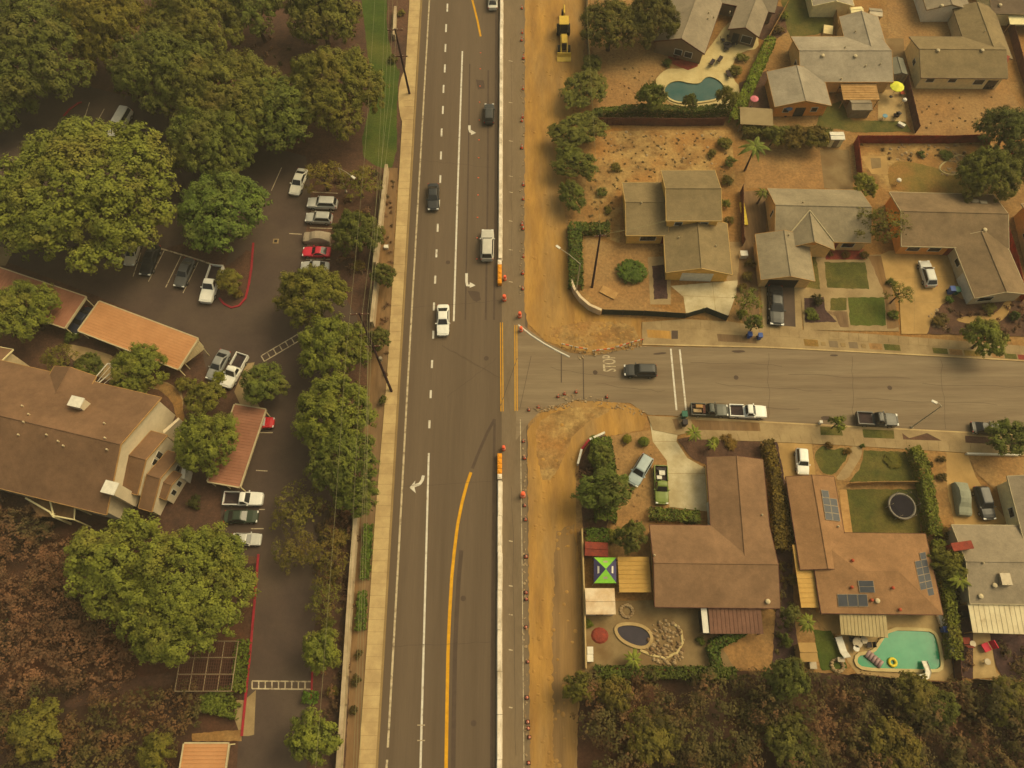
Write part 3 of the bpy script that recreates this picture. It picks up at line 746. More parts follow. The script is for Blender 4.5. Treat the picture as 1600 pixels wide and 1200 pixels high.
def house(name, label, wings, roof_mat, wall_mat, trim='cream', cat='house', wins=(), doors=(), vents=(), group=None, chims=(), extra=None):
    org = wings[0].pt(wings[0].L / 2, wings[0].W / 2, 0)
    root = empty(name, org, label, cat, group)
    for i, w in enumerate(wings):
        mb = MB(org); w.add_wall(mb)
        wm = wall_mat if not isinstance(wall_mat, (list, tuple)) else wall_mat[i]
        mb.build('wall', wm, root)
        mb = MB(org); w.add_roof(mb)
        rm = roof_mat if not isinstance(roof_mat, (list, tuple)) else roof_mat[i]
        ro = mb.build('roof', rm, root)
        if trim:
            mb = MB(org); w.fascia(mb); mb.build('fascia', trim, ro)
        if w.kind == 'gable':
            r = [w.pt(0, w.W / 2, w.zr + 0.01), w.pt(w.L, w.W / 2, w.zr + 0.01)] if w.ridge == 'x' else [w.pt(w.L / 2, 0, w.zr + 0.01), w.pt(w.L / 2, w.W, w.zr + 0.01)]
            mb = MB(org); mb.tube(r, 0.09, 6); mb.build('ridge_cap', rm, ro)
    for wi, side, t, z, w_, h_ in wins:
        c, al, out = wings[wi].wall_frame(side, t)
        panel_on(root, org, 'window', c, al, out, z, w_, h_, 'white', 0.05, 'pane', 'glass')
    for wi, side, t, w_, h_, nm, mt in doors:
        c, al, out = wings[wi].wall_frame(side, t)
        panel_on(root, org, nm, c, al, out, h_ / 2, w_, h_, mt, 0.05)
    for x, y, wi, kind in vents:
        w = wings[wi]
        # find the height on that wing's roof under the picture point
        z = w.ze + 0.5
        for _ in range(6):
            p = G(x, y, z); r = p - w.a
            z = w.zroof(min(max(r.dot(w.u), 0), w.L), min(max(r.dot(w.v), 0), w.W))
        mb = MB(org)
        if kind == 'pipe': mb.lathe((p.x, p.y, z - 0.1), [(0.13, 0), (0.13, 0.4), (0.05, 0.5)], 8); mb.build('roof_vent', 'roof_vent', root)
        elif kind == 'cap': mb.lathe((p.x, p.y, z - 0.1), [(0.2, 0), (0.2, 0.22), (0.34, 0.26), (0.3, 0.42), (0.1, 0.5)], 10); mb.build('roof_vent', 'roof_vent', root)
        elif kind == 'red': mb.lathe((p.x, p.y, z - 0.1), [(0.12, 0), (0.12, 0.25), (0.21, 0.3), (0.22, 0.4), (0.14, 0.5), (0.04, 0.54)], 10); mb.build('roof_vent', 'vent_red', root)
        elif kind == 'unit':
            mb.box((p.x, p.y, z + 0.25), (1.3, 1.5, 0.9)); mb.build('cooling_unit', 'metal_grey', root)
        elif kind == 'skylight':
            mb.box((p.x, p.y, z + 0.08), (1.1, 0.6, 0.26)); mb.build('skylight', 'metal_grey', root)
    for x, y, ztop, sx, sy, rz, mt, capm in chims:
        p = G(x, y, ztop)
        MB(org).box((p.x, p.y, ztop / 2 + 1.0), (sx, sy, ztop - 2.0), rz).build('chimney', mt, root)
        MB(org).box((p.x, p.y, ztop + 0.06), (sx + 0.16, sy + 0.16, 0.14), rz).build('chimney_cap', capm, root)
    if extra: extra(root, org)
    return root
def rect_at(A, B, D, z):
    w = Wing(A, B, D, z, 0, 'x', 'flat'); return w
def cover(name, label, A, B, D, z, mat, cat='patio cover', slope=0.25, post='wood_tan', rib=0.0, ribmat=None, axis='v', th=0.10, npost=2):
    """open roof on posts, ribbed along one axis if asked"""
    w = rect_at(A, B, D, z)
    org = w.pt(w.L / 2, w.W / 2, 0)
    root = empty(name, org, label, cat)
    def zz(y): return z - slope * (y / w.W)
    mb = MB(org)
    c = [w.pt(0, 0, zz(0)), w.pt(w.L, 0, zz(0)), w.pt(w.L, w.W, zz(w.W)), w.pt(0, w.W, zz(w.W))]
    if (c[1] - c[0]).cross(c[2] - c[0]).z < 0: c = c[::-1]
    bt = [p - Vector((0, 0, th)) for p in c]
    mb.add(c + bt, [(0, 1, 2, 3), (7, 6, 5, 4)] + [(i + 4, (i + 1) % 4 + 4, (i + 1) % 4, i) for i in range(4)])
    ro = mb.build('roof_panel', mat, root)
    if rib:
        mb = MB(org)
        T = w.L if axis == 'v' else w.W
        n = int(T / rib)
        for i in range(1, n):
            t = T * i / n
            p, q = ((t, 0.02), (t, w.W - 0.02)) if axis == 'v' else ((0.02, t), (w.L - 0.02, t))
            mb.tube([w.pt(*p, zz(p[1]) + 0.01), w.pt(*q, zz(q[1]) + 0.01)], 0.045, 4, caps=False)
        o = mb.build('ribs', ribmat or mat, ro); o['kind'] = 'stuff'
    for i in range(npost):
        for y in (0.12, w.W - 0.12):
            x = 0.12 + (w.L - 0.24) * i / (npost - 1)
            p = w.pt(x, y, 0)
            MB(org).box((p.x, p.y, (zz(y) - 0.1) / 2), (0.12, 0.12, zz(y) - 0.1), math.atan2(w.u.y, w.u.x)).build('post', post, root)
    return root, w, org

SH_GREY = shingle('taupe', (138, 119, 86)); SH_GREY2 = shingle('grey', (149, 131, 98)); SH_OLIVE = shingle('olive', (128, 106, 66))
SH_BROWN = shingle('brown', (128, 95, 60)); SH_APT = shingle('umber', (116, 85, 54)); SH_TERRA = shingle('terracotta', (144, 104, 62), 0.82)
SH_WEATHER = shingle('weathered', (124, 99, 64), 0.74); SH_TAN = shingle('tan', (140, 121, 85)); SH_DARK = shingle('slate', (104, 84, 58))

# ---- yellow corner house, upper storey block first
W1 = Wing((1033, 266), (1117, 266), (1033, 345), 5.2, 0.32, 'x')
W2 = Wing((972, 285), (1036, 285), (972, 368), 2.8, 0.30, 'x')
W3 = Wing((1036, 346), (1136, 349), (1046, 426), 2.75, 0.30, 'y')
house('house', 'yellow two storey house with brown roofs on the street corner', [W1, W2, W3], SH_OLIVE, 'yellow_wall', 'trim_gold',
      wins=[(0, 'f', 0.25, 3.9, 1.3, 1.0), (0, 'f', 0.72, 3.9, 1.3, 1.0), (1, 'f', 0.55, 1.5, 2.6, 1.3), (1, 'l', 0.5, 1.5, 1.6, 1.1)],
      doors=[(2, 'f', 0.5, 4.9, 2.2, 'garage_door', 'white'), (1, 'f', 0.95, 0.9, 2.0, 'front_door', 'brick')],
      vents=[(1060, 372, 2, 'pipe'), (1118, 385, 2, 'pipe'), (1002, 318, 1, 'pipe')])
# ---- middle house
V1 = Wing((1199, 294), (1344, 297), (1205, 376), 2.8, 0.44, 'x')
V2 = Wing((1218, 330), (1294, 332), (1222, 388), 2.75, 0.52, 'y')
V3 = Wing((1180, 366), (1262, 368), (1185, 437), 2.7, 0.30, 'y')
def v_flash(root, org):
    r = V2.pt(V2.L / 2, 0, 0) - V1.a
    xc, hf = r.dot(V1.u), V2.L / 2
    ya = V1.W - (V2.zr - V1.ze) / V1.pitch
    for sg in (-1, 1):
        MB(org).tube([V1.pt(xc, ya, V2.zr + .04), V1.pt(xc + sg * hf, V1.W - .05, V1.ze + .06)], 0.11, 6).build('flashing', 'trim_cream', root)
    c, al, out = V2.wall_frame('f', 0.45)
    panel_on(root, org, 'gable_vent', c, al, out, 3.6, 2.2, 0.35, 'orange_wall')
house('house', 'green grey roofed house with a white V shaped flashing on its roof', [V1, V2, V3], SH_TAN, 'tan_wall', 'wood_tan',
      wins=[(0, 'l', 0.45, 2.2, 0.6, 1.6), (0, 'f', 0.8, 1.5, 2.0, 1.2)], doors=[(2, 'f', 0.45, 4.6, 2.2, 'garage_door', 'metal_dark'), (0, 'f', 0.66, 1.0, 2.0, 'front_door', 'brick')],
      vents=[(1232, 368, 2, 'pipe'), (1254, 317, 0, 'pipe')], extra=v_flash)
# ---- weathered house
E1 = Wing((1390, 300), (1552, 304), (1394, 384), 2.8, 0.36, 'x')
E2 = Wing((1486, 372), (1566, 366), (1508, 467), 2.75, 0.30, 'y')
house('house', 'house with weathered brown shingles and a pale L shaped front, on the wide tan driveway', [E1, E2], SH_WEATHER, ['orange_wall', 'grey_wall'], 'trim_cream',
      wins=[(0, 'f', 0.15, 1.6, 2.0, 1.2), (0, 'f', 0.35, 1.6, 2.0, 1.2), (1, 'l', 0.35, 1.6, 1.4, 1.1), (1, 'f', 0.3, 1.5, 2.4, 1.2)],
      doors=[(1, 'l', 0.75, 4.6, 2.1, 'garage_door', 'white'), (0, 'f', 0.5, 1.0, 2.0, 'front_door', 'brick')],
      vents=[(1538, 360, 1, 'cap'), (1523, 315, 0, 'skylight'), (1536, 317, 0, 'skylight')], chims=[(1534, 292, 4.6, 0.8, 1.3, R(-35), 'brick', 'white')])
X1 = Wing((1596, 318), (1690, 324), (1606, 404), 2.9, 0.36, 'x')
house('house', 'tan walled house cut by the picture edge, east of the weathered shingle house', [X1], SH_BROWN, 'tan_wall', 'trim_cream', wins=[(0, 'l', 0.5, 1.6, 1.2, 1.0)])
# ---- upper row
U1 = Wing((1022, 64), (1101, 84), (1080, -18), 2.8, 0.42, 'y')
U2 = Wing((1138, 45), (1186, 58), (1192, -30), 2.8, 0.42, 'y')
U3 = Wing((1080, -66), (1222, -40), (1072, -6), 2.8, 0.42, 'x')
house('house', 'grey roofed house angled around the cream terrace of the kidney pool', [U1, U2, U3], SH_GREY, nmat('taupe_siding', P(132, 106, 70), P(122, 98, 64), 0.6, fine=0.05), 'wood_brown', wins=[(0, 'n', 0.5, 1.4, 1.5, 1.3), (0, 'n', 0.7, 1.4, 1.5, 1.3), (1, 'n', 0.65, 1.3, 2.0, 1.6), (1, 'r', 0.3, 1.5, 1.6, 1.0)],
      doors=[(1, 'n', 0.3, 1.2, 2.0, 'patio_door', 'glass')], vents=[(1083, 13, 2, 'cap'), (1107, 21, 0, 'pipe'), (1115, 28, 0, 'pipe'), (1106, 30, 0, 'pipe'), (1140, 20, 2, 'pipe'), (1160, 20, 2, 'pipe')])
N1 = Wing((1236, 57), (1376, 57), (1246, 128), 2.8, 0.32, 'x')
N2 = Wing((1311, 26), (1372, 26), (1320, 92), 2.8, 0.34, 'y')
N3 = Wing((1198, 112), (1284, 110), (1207, 167), 2.75, 0.26, 'y')
house('house', 'pale taupe roofed house with three wings and an orange gable end wall', [N1, N2, N3], SH_GREY2, ['tan_wall', 'tan_wall', 'orange_wall'], 'wood_tan',
      wins=[(0, 'l', 0.5, 1.6, 1.4, 1.0), (2, 'f', 0.25, 1.5, 1.2, 1.1), (2, 'f', 0.75, 1.5, 1.2, 1.1), (0, 'f', 0.5, 1.5, 1.6, 1.2)], doors=[(2, 'f', 0.5, 1.8, 2.0, 'patio_door', 'glass')],
      vents=[(1285, 88, 0, 'cap'), (1336, 89, 0, 'cap'), (1352, 104, 0, 'pipe'), (1375, 101, 0, 'pipe'), (1320, 75, 0, 'pipe'), (1336, 50, 1, 'pipe'), (1314, 124, 0, 'pipe')])
O1 = Wing((1421, 57), (1552, 58), (1437, 121), 2.9, 0.33, 'x')
O2 = Wing((1489, 12), (1552, 12), (1499, 92), 2.9, 0.33, 'y')
house('house', 'taupe roofed house with pale pink walls above the big dry yard', [O1, O2], SH_OLIVE, ['pink_wall', 'grey_wall'], 'wood_grey',
      wins=[(0, 'f', 0.14, 1.9, 1.5, 0.9), (0, 'f', 0.4, 1.9, 1.5, 0.9), (0, 'f', 0.72, 1.6, 1.9, 1.2), (0, 'l', 0.5, 1.7, 1.2, 1.0)], doors=[(0, 'f', 0.88, 1.8, 2.0, 'patio_door', 'glass')],
      vents=[(1465, 80, 0, 'cap'), (1534, 80, 0, 'cap'), (1538, 50, 1, 'pipe')], chims=[(1572, 92, 3.6, 0.7, 1.5, R(-30), 'brick', 'brick')])
house('house', 'narrow grey roofed house at the top edge behind the green lawn', [Wing((1254, -60), (1316, -60), (1259, 9), 2.8, 0.28, 'y')], SH_GREY2, 'cream', 'cream')
house('house', 'taupe roofed house with a white side wall at the top edge', [Wing((1424, -60), (1490, -60), (1434, 15), 3.0, 0.28, 'y')], SH_GREY, 'white', 'wood_grey', vents=[(1471, 10, 0, 'cap')])
house('house', 'slate brown roofed house in the top corner beyond the brown fence', [Wing((1520, -70), (1680, -66), (1530, 20), 2.9, 0.28, 'x')], SH_DARK, 'cream', 'wood_grey', vents=[(1562, 9, 0, 'cap')])
# ---- south row
S1 = Wing((1015, 820), (1202, 822), (1015, 948), 2.8, 0.26, 'x')
S2 = Wing((1104, 714), (1192, 718), (1110, 884), 2.8, 0.26, 'y')
house('house', 'brown roofed L shaped house beside the pop-up canopy and the dark little pool', [S1, S2], SH_BROWN, 'tan_wall', 'wood_brown',
      wins=[(1, 'l', 0.25, 1.5, 1.5, 1.1), (0, 'f', 0.2, 1.5, 1.6, 1.2)], doors=[(1, 'l', 0.55, 4.8, 2.1, 'garage_door', 'white')],
      vents=[(1199, 940, 0, 'cap'), (1022, 868, 0, 'pipe'), (1190, 805, 1, 'pipe')])
Q1 = Wing((1264, 832), (1446, 834), (1272, 958), 2.8, 0.24, 'x', 'hip')
Q2 = Wing((1228, 745), (1303, 745), (1238, 890), 2.8, 0.24, 'y', 'gable')
house('house', 'orange brown tiled house with solar panels beside the turquoise pool', [Q1, Q2], SH_TERRA, 'tan_wall', 'wood_brown',
      wins=[(1, 'r', 0.3, 1.5, 1.5, 1.1), (0, 'n', 0.3, 1.5, 2.2, 1.2)], doors=[(1, 'n', 0.5, 4.8, 2.1, 'garage_door', 'white'), (0, 'f', 0.8, 2.4, 2.0, 'patio_door', 'glass')],
      vents=[(1330, 918, 0, 'red'), (1394, 919, 0, 'red'), (1405, 953, 0, 'red'), (1331, 876, 0, 'red'), (1370, 939, 0, 'cap'), (1309, 823, 1, 'pipe'), (1361, 938, 0, 'red')])
Z1 = Wing((1487, 820), (1680, 822), (1506, 943), 2.8, 0.26, 'x')
Z2 = Wing((1574, 744), (1670, 746), (1592, 850), 3.3, 0.26, 'y')
house('house', 'taupe roofed house with a red brick chimney at the picture edge', [Z1, Z2], SH_GREY, ['grey_wall', 'cream'], 'trim_cream', wins=[(0, 'l', 0.6, 1.5, 1.2, 1.0), (1, 'l', 0.5, 1.7, 1.4, 1.1)],
      doors=[(0, 'n', 0.35, 4.8, 2.1, 'garage_door', 'white')], vents=[(1567, 906, 0, 'unit'), (1553, 915, 0, 'cap'), (1531, 932, 0, 'cap'), (1535, 880, 0, 'pipe')],
      chims=[(1503, 853, 4.6, 2.6, 0.9, R(8), 'brick', 'brick')])

# ---- solar panels on the orange roof: each module a part of its array
def solar(label, wing, A, B, D, nx, ny, skip=()):
    def on(x, y):
        z = wing.ze + 0.5
        for _ in range(8):
            p = G(x, y, z); r = p - wing.a
            z = wing.zroof(min(max(r.dot(wing.u), 0), wing.L), min(max(r.dot(wing.v), 0), wing.W)) + 0.13
        return G(x, y, z)
    a, b, d = on(*A), on(*B), on(*D)
    n = (b - a).cross(d - a).normalized()
    if n.z < 0: n = -n
    root = empty('solar_array', a, label, 'solar panels', 'solar panels on the orange roof')
    for i in range(nx):
        for j in range(ny):
            if (i, j) in skip: continue
            g = 0.02
            q = [a + (b - a) * ((i + s) / nx) + (d - a) * ((j + t) / ny) for s, t in ((g, g), (1 - g, g), (1 - g, 1 - g), (g, 1 - g))]
            if (q[1] - q[0]).cross(q[2] - q[0]).z < 0: q = q[::-1]
            mb = MB(a); mb.add(q + [p - n * 0.09 for p in q], [(0, 1, 2, 3), (7, 6, 5, 4)] + [(k + 4, (k + 1) % 4 + 4, (k + 1) % 4, k) for k in range(4)])
            o = mb.build('panel', 'metal_grey', root)
            q2 = [p + (sum(q, Vector()) / 4 - p) * 0.06 + n * 0.006 for p in q]
            MB(a).face(*q2).build('cells', 'solar', o)
solar('grey solar panels on the garage wing facing the courtyard lawn', Q2, (1283, 765), (1306, 768), (1290, 812), 2, 4, {(1, 0)})
solar('small pair of solar panels in the middle of the orange roof', Q1, (1340, 907), (1365, 907), (1343, 926), 1, 2)
solar('row of solar panels just above the beige patio cover', Q1, (1308, 928), (1355, 928), (1310, 948), 3, 1)
solar('column of solar panels down the hip beside the hedge', Q1, (1427, 866), (1446, 862), (1441, 934), 2, 6, {(0, 0), (0, 5)})

# ---- patio covers, awnings, sheds
cover('patio_cover', 'beige ribbed patio cover over the pool terrace of the orange tiled house', (1311, 951), (1384, 956), (1314, 991), 2.5, nmat('cover_beige', P(170, 146, 94), P(158, 134, 84), 0.6, fine=0.05), rib=0.45)
cover('side_roof', 'flat yellow tan lean-to roof along the side of the orange tiled house', (1238, 851), (1265, 851), (1246, 949), 2.5, nmat('cover_tan', P(190, 146, 72), P(178, 134, 64), 0.6, fine=0.05), rib=0.6, axis='h')
cover('patio_cover', 'white stained patio cover behind the house with the brick chimney', (1512, 941), (1600, 944), (1522, 988), 2.5, nmat('cover_white', P(206, 184, 132), P(192, 168, 118), 0.5, c3=P(150, 124, 82), scale3=0.5, fine=0.06, lo3=0.6, hi3=0.75), rib=0.6)
cover('patio_cover', 'tan patio cover panel between canopy tent and brown roof', (965, 870), (1014, 870), (966, 925), 2.5, nmat('cover_gold', P(184, 140, 68), P(172, 130, 60), 0.6, fine=0.05), rib=0.5, axis='h')
cover('porch_roof', 'dark brown porch roof behind the brown L shaped house', (1106, 944), (1188, 944), (1110, 990), 2.4, shingle('porch', (112, 78, 54)), rib=0.5, post='wood_brown')
cover('patio_cover', 'golden beige patio cover below the taupe house with orange gable', (1313, 130), (1369, 130), (1316, 154), 2.4, 'wood_tan', rib=0.5, axis='h')
cover('lean_to_roof', 'low grey lean-to roof beside the green slanting hedge', (1156, 167), (1207, 170), (1160, 192), 2.3, nmat('cover_grey', P(146, 122, 78), P(136, 112, 70), 0.6, fine=0.06), post='wood_grey')
cover('patio_cover', 'cream patio cover in the top corner beyond the brown fence', (1574, 20), (1680, 22), (1578, 36), 2.4, 'cream')
cover('trash_roof', 'slim pale roofed enclosure at the end of the orange carport', (311, 534), (320, 545), (290, 572), 2.2, nmat('cover_pale', P(150, 128, 84), P(138, 116, 74), 0.6), rib=0.35, axis='h', post='cream')
def shed(name, label, A, B, D, ze, roof, wall, ridge='x', pitch=0.3, kind='gable', cat='shed', door='f'):
    house(name, label, [Wing(A, B, D, ze, pitch, ridge, kind, over=0.12)], roof, wall, None, cat, doors=[(0, door, 0.5, 0.9, 1.7, 'door', 'wood_grey')])
shed('shed', 'small grey shed in front of the golden patio cover', (1327, 155), (1359, 155), (1330, 172), 2.0, SH_GREY, 'wood_grey')
shed('shed', 'grey metal shed in the narrow yard beside the yellow parasol', (1390, 91), (1411, 91), (1392, 116), 2.0, nmat('shed_metal', P(124, 116, 88), P(114, 106, 80), 0.6), 'metal_grey', 'y')
shed('shed', 'white flat roofed shed against the dirt strip wall', (914, 919), (960, 919), (914, 960), 2.2, nmat('shed_white', P(214, 186, 138), P(196, 160, 108), 0.45, c3=P(172, 130, 82), scale3=0.3, fine=0.05), 'white', 'x', 0.05)
shed('shed', 'red brown roofed shed under the hedge above the canopy tent', (914, 846), (950, 848), (915, 868), 2.1, 'brick', 'wood_brown', 'x', 0.2)
shed('shed', 'small tan roofed shed beside the dark green turf', (1247, 1004), (1274, 1004), (1250, 1034), 2.1, 'concrete_warm', 'wood_tan', 'x', 0.1)
shed('shed', 'pale shed with a white roof on the gravel pad behind the red fence', (1296, 206), (1318, 206), (1298, 218), 2.0, 'white', 'cream', 'x', 0.1)
shed('porch_box', 'slim white panelled box on the edge of the dark brown porch', (1095, 950), (1104, 950), (1097, 989), 2.2, 'white', 'metal_dark', 'y', 0.02, 'flat', 'cupboard')
shed('shed', 'low pale shed at the top of the taupe three winged house', (1326, 12), (1346, 10), (1327, 22), 2.0, 'cream', 'cream', 'x', 0.2)
shed('shed', 'grey metal shed on the black edged pad at the top', (1358, 12), (1378, 14), (1360, 24), 2.0, 'metal_grey', 'metal_grey', 'x', 0.2)

# ---- apartment house of the estate
A1 = Wing((-150, 528), (252, 621), (-220, 708), 6.0, 0.46, 'x')
A2 = Wing((236, 673), (261, 680), (204, 770), 4.5, 0.46, 'x', over=0.15)
A3 = Wing((262, 704), (282, 710), (238, 800), 2.9, 0.46, 'x', over=0.15)
A4 = Wing((271, 736), (283, 741), (259, 781), 2.6, 0.4, 'x', over=0.1)
A5 = Wing((85, 572), (150, 588), (60, 640), 6.2, 0.40, 'y')
def apt_extra(root, org):
    # deck rail and stair on the north face, balconies on the south face
    for pts in ([(120, 593), (142, 598), (168, 568), (190, 570)], [(150, 602), (176, 580), (190, 583)]):
        w = [G(x, y, 3.4) for x, y in pts]
        MB(org).tube(w, 0.09, 6).build('stair_rail', 'white', root)
        for p in w: MB(org).tube([(p.x, p.y, 0), p], 0.07, 5).build('rail_post', 'white', root)
        w2 = [p - Vector((0, 0, 0.9)) for p in w]
        MB(org).tube(w2, 0.05, 5).build('stair_rail', 'white', root)
    for pts in ([(78, 782), (84, 806), (116, 812), (117, 792)], [(40, 778), (78, 800), (84, 808)]):
        w = [G(x, y, 4.2) for x, y in pts]
        MB(org).tube(w, 0.12, 6).build('balcony_rail', 'cream', root)
        for p in w: MB(org).tube([(p.x, p.y, 0), p], 0.1, 5).build('balcony_post', 'cream', root)
    p = [G(x, y, 3.0) for x, y in ((40, 776), (118, 790), (116, 812), (60, 806))]
    MB(org).prism([(q.x, q.y) for q in p], 2.9, 3.05).build('balcony_floor', 'soil_brown', root)
    # low parapet fin beside the gable wall, bay boxes at the foot
    MB(org).prism([(q.x, q.y) for q in (G(260, 678, 2), G(284, 657, 2), G(286, 660, 2), G(262, 682, 2))], 0, 3.2).build('wing_wall', 'apt_wall', root)
    MB(org).prism([(q.x, q.y) for q in (G(290, 734, 1), G(297, 735, 1), G(293, 752, 1), G(287, 750, 1))], 0, 2.2).build('porch_wall', 'white', root)
    for x, y in ((36, 635), (46, 648), (38, 660), (74, 680), (92, 690), (100, 697), (164, 662), (165, 685), (168, 703), (30, 680)):
        z = 7.2
        for _ in range(6):
            q = G(x, y, z); r = q - A1.a
            z = A1.zroof(min(max(r.dot(A1.u), 0), A1.L), min(max(r.dot(A1.v), 0), A1.W))
        MB(org).lathe((q.x, q.y, z - 0.1), [(0.12, 0), (0.12, 0.45), (0.05, 0.5)], 7).build('roof_vent', 'roof_vent', root)
rz_apt = math.atan2(A1.u.y, A1.u.x)
house('apartment_house', 'large brown roofed apartment house with stepped grey gables and white chimneys', [A1, A2, A3, A4, A5], SH_APT, 'apt_wall', 'wood_tan', 'apartment house',
      wins=[(1, 'r', 0.32, 3.8, 1.0, 1.5), (1, 'r', 0.45, 3.8, 1.0, 1.5), (3, 'r', 0.3, 1.6, 0.8, 1.3), (3, 'r', 0.65, 1.6, 0.8, 1.3), (2, 'r', 0.2, 1.6, 0.9, 1.2), (0, 'f', 0.7, 4.6, 1.6, 1.3), (0, 'f', 0.55, 4.6, 1.6, 1.3)],
      chims=[(119, 628, 9.3, 1.7, 1.3, rz_apt, 'apt_wall', 'white'), (172, 762, 8.2, 1.7, 1.5, rz_apt, 'apt_wall', 'white')], extra=apt_extra)
house('apartment_house', 'grey gabled end of a second apartment house at the west edge', [Wing((-120, 520), (20, 546), (-130, 590), 5.0, 0.42, 'x')], SH_APT, 'grey_wall', 'cream', 'apartment house')

# ---- carports
CT_ORANGE = nmat('carport_orange', P(186, 130, 76), P(176, 121, 69), 0.5, fine=0.04, fscale=4, rough=0.7)
CT_RUST = nmat('carport_rust', P(156, 104, 70), P(140, 92, 60), 0.5, fine=0.06, fscale=4, rough=0.75)
def carport(label, A, B, D, mat, axis, post='cream', n=4):
    root, w, org = cover('carport', label, A, B, D, 2.6, mat, 'carport', slope=0.12, post=post, rib=0.42, axis=axis, th=0.14, npost=n)
    mb = MB(org); w.ze = 2.66; w.fascia(mb, 0.16, 0.34); mb.build('gutter_trim', 'trim_cream', root)
carport('rust red carport at the west edge under a green tree', (-90, 388), (134, 464), (-118, 436), CT_RUST, 'v', n=5)
carport('bright orange carport standing alone in the estate drive', (155, 471), (309, 529), (126, 518), CT_ORANGE, 'h', n=4)
carport('rust brown carport running north to south beside the red car', (367, 632), (415, 640), (341, 755), CT_RUST, 'h', n=3)
carport('pale orange carport at the bottom edge below the lattice arbour', (288, 1162), (357, 1162), (278, 1225), CT_ORANGE, 'h', n=2)

# ---- lattice arbour
def arbour():
    A, B, D = (286, 1002), (372, 1002), (270, 1080)
    w = rect_at(A, B, D, 2.5); org = w.pt(w.L / 2, w.W / 2, 0)
    root = empty('lattice_arbour', org, 'brown timber lattice arbour beside the clipped hedge and the red kerb', 'arbour')
    for i in range(5):
        x = w.L * i / 4
        MB(org).tube([w.pt(x, 0, 2.45), w.pt(x, w.W, 2.45)], 0.07, 4).build('beam', 'wood_grey', root)
        for y in (0, w.W): MB(org).tube([w.pt(x, y, 0), w.pt(x, y, 2.4)], 0.07, 4).build('post', 'wood_brown', root)
    for j in range(4):
        y = w.W * j / 3
        MB(org).tube([w.pt(0, y, 2.55), w.pt(w.L, y, 2.55)], 0.07, 4).build('beam', 'wood_grey', root)
    mb = MB(org)
    for i in range(1, 24): mb.tube([w.pt(w.L * i / 24, 0, 2.6), w.pt(w.L * i / 24, w.W, 2.6)], 0.02, 4)
    for j in range(1, 16): mb.tube([w.pt(0, w.W * j / 16, 2.63), w.pt(w.L, w.W * j / 16, 2.63)], 0.02, 4)
    mb.build('lattice', 'wood_brown', root)['kind'] = 'stuff'
arbour()

# ---- swimming pools
def water(name, c1, c2):
    m = nmat(name, c1, c2, 0.35, rough=0.12, fine=0.05, fscale=2.0, spec=0.3, bump=0.05); return m
def pool(label, pts, mat, coping, cw=0.35, sm=2):
    q = smooth_poly(pts, sm) if sm else pts
    w = [G(x, y) for x, y in q]
    c = sum(w, Vector()) / len(w)
    root = empty('swimming_pool', c, label, 'swimming pool')
    MB(c).prism([(p.x, p.y) for p in w], -0.02, 0.05).build('water', mat, root)
    mb = MB(c); n = len(w); inner = w; outer = []
    area = sum(p.x * r.y - r.x * p.y for p, r in zip(w, w[1:] + w[:1]))
    for i in range(n):
        d = (w[(i + 1) % n] - w[i - 1]).normalized(); nn = Vector((d.y, -d.x, 0)) * (1 if area > 0 else -1)
        outer.append(w[i] + nn * cw)
    for i in range(n):
        j = (i + 1) % n
        a, b, c2, d2 = inner[i], inner[j], outer[j], outer[i]
        h = Vector((0, 0, 0.24))
        mb.add([a + h, b + h, c2 + h, d2 + h, a, b, c2, d2], [(0, 1, 2, 3), (0, 4, 5, 1), (2, 6, 7, 3)] if area < 0 else [(3, 2, 1, 0), (1, 5, 4, 0), (3, 7, 6, 2)])
    mb.build('coping', coping, root)
    return root
pool('teal kidney shaped swimming pool in a cream terrace', [(1037, 142), (1044, 131), (1060, 127), (1078, 132), (1094, 132), (1101, 122), (1112, 121), (1126, 129), (1133, 140), (1130, 151), (1110, 158), (1080, 161), (1056, 160), (1042, 152)],
     water('water_teal', P(42, 76, 64), P(66, 86, 70)), 'deck_cream')
pool('turquoise green swimming pool with a yellow ring float behind the orange tiled house', [(1388, 985), (1440, 986), (1456, 988), (1463, 1000), (1469, 1034), (1467, 1045), (1450, 1046), (1400, 1045), (1348, 1043), (1338, 1036), (1340, 1025), (1352, 1023), (1366, 1020), (1374, 1008)],
     water('water_green', P(34, 122, 74), P(58, 134, 82)), 'deck_cream', 0.4, 1)
pool('small dark drained pool with a rock pile beside it', [(962, 982), (974, 977), (996, 978), (1012, 986), (1017, 999), (1008, 1010), (990, 1008), (970, 997)],
     nmat('pool_cover_dark', P(56, 46, 46), P(48, 40, 40), 0.8, rough=0.4, fine=0.06), 'deck_tan', 0.4)
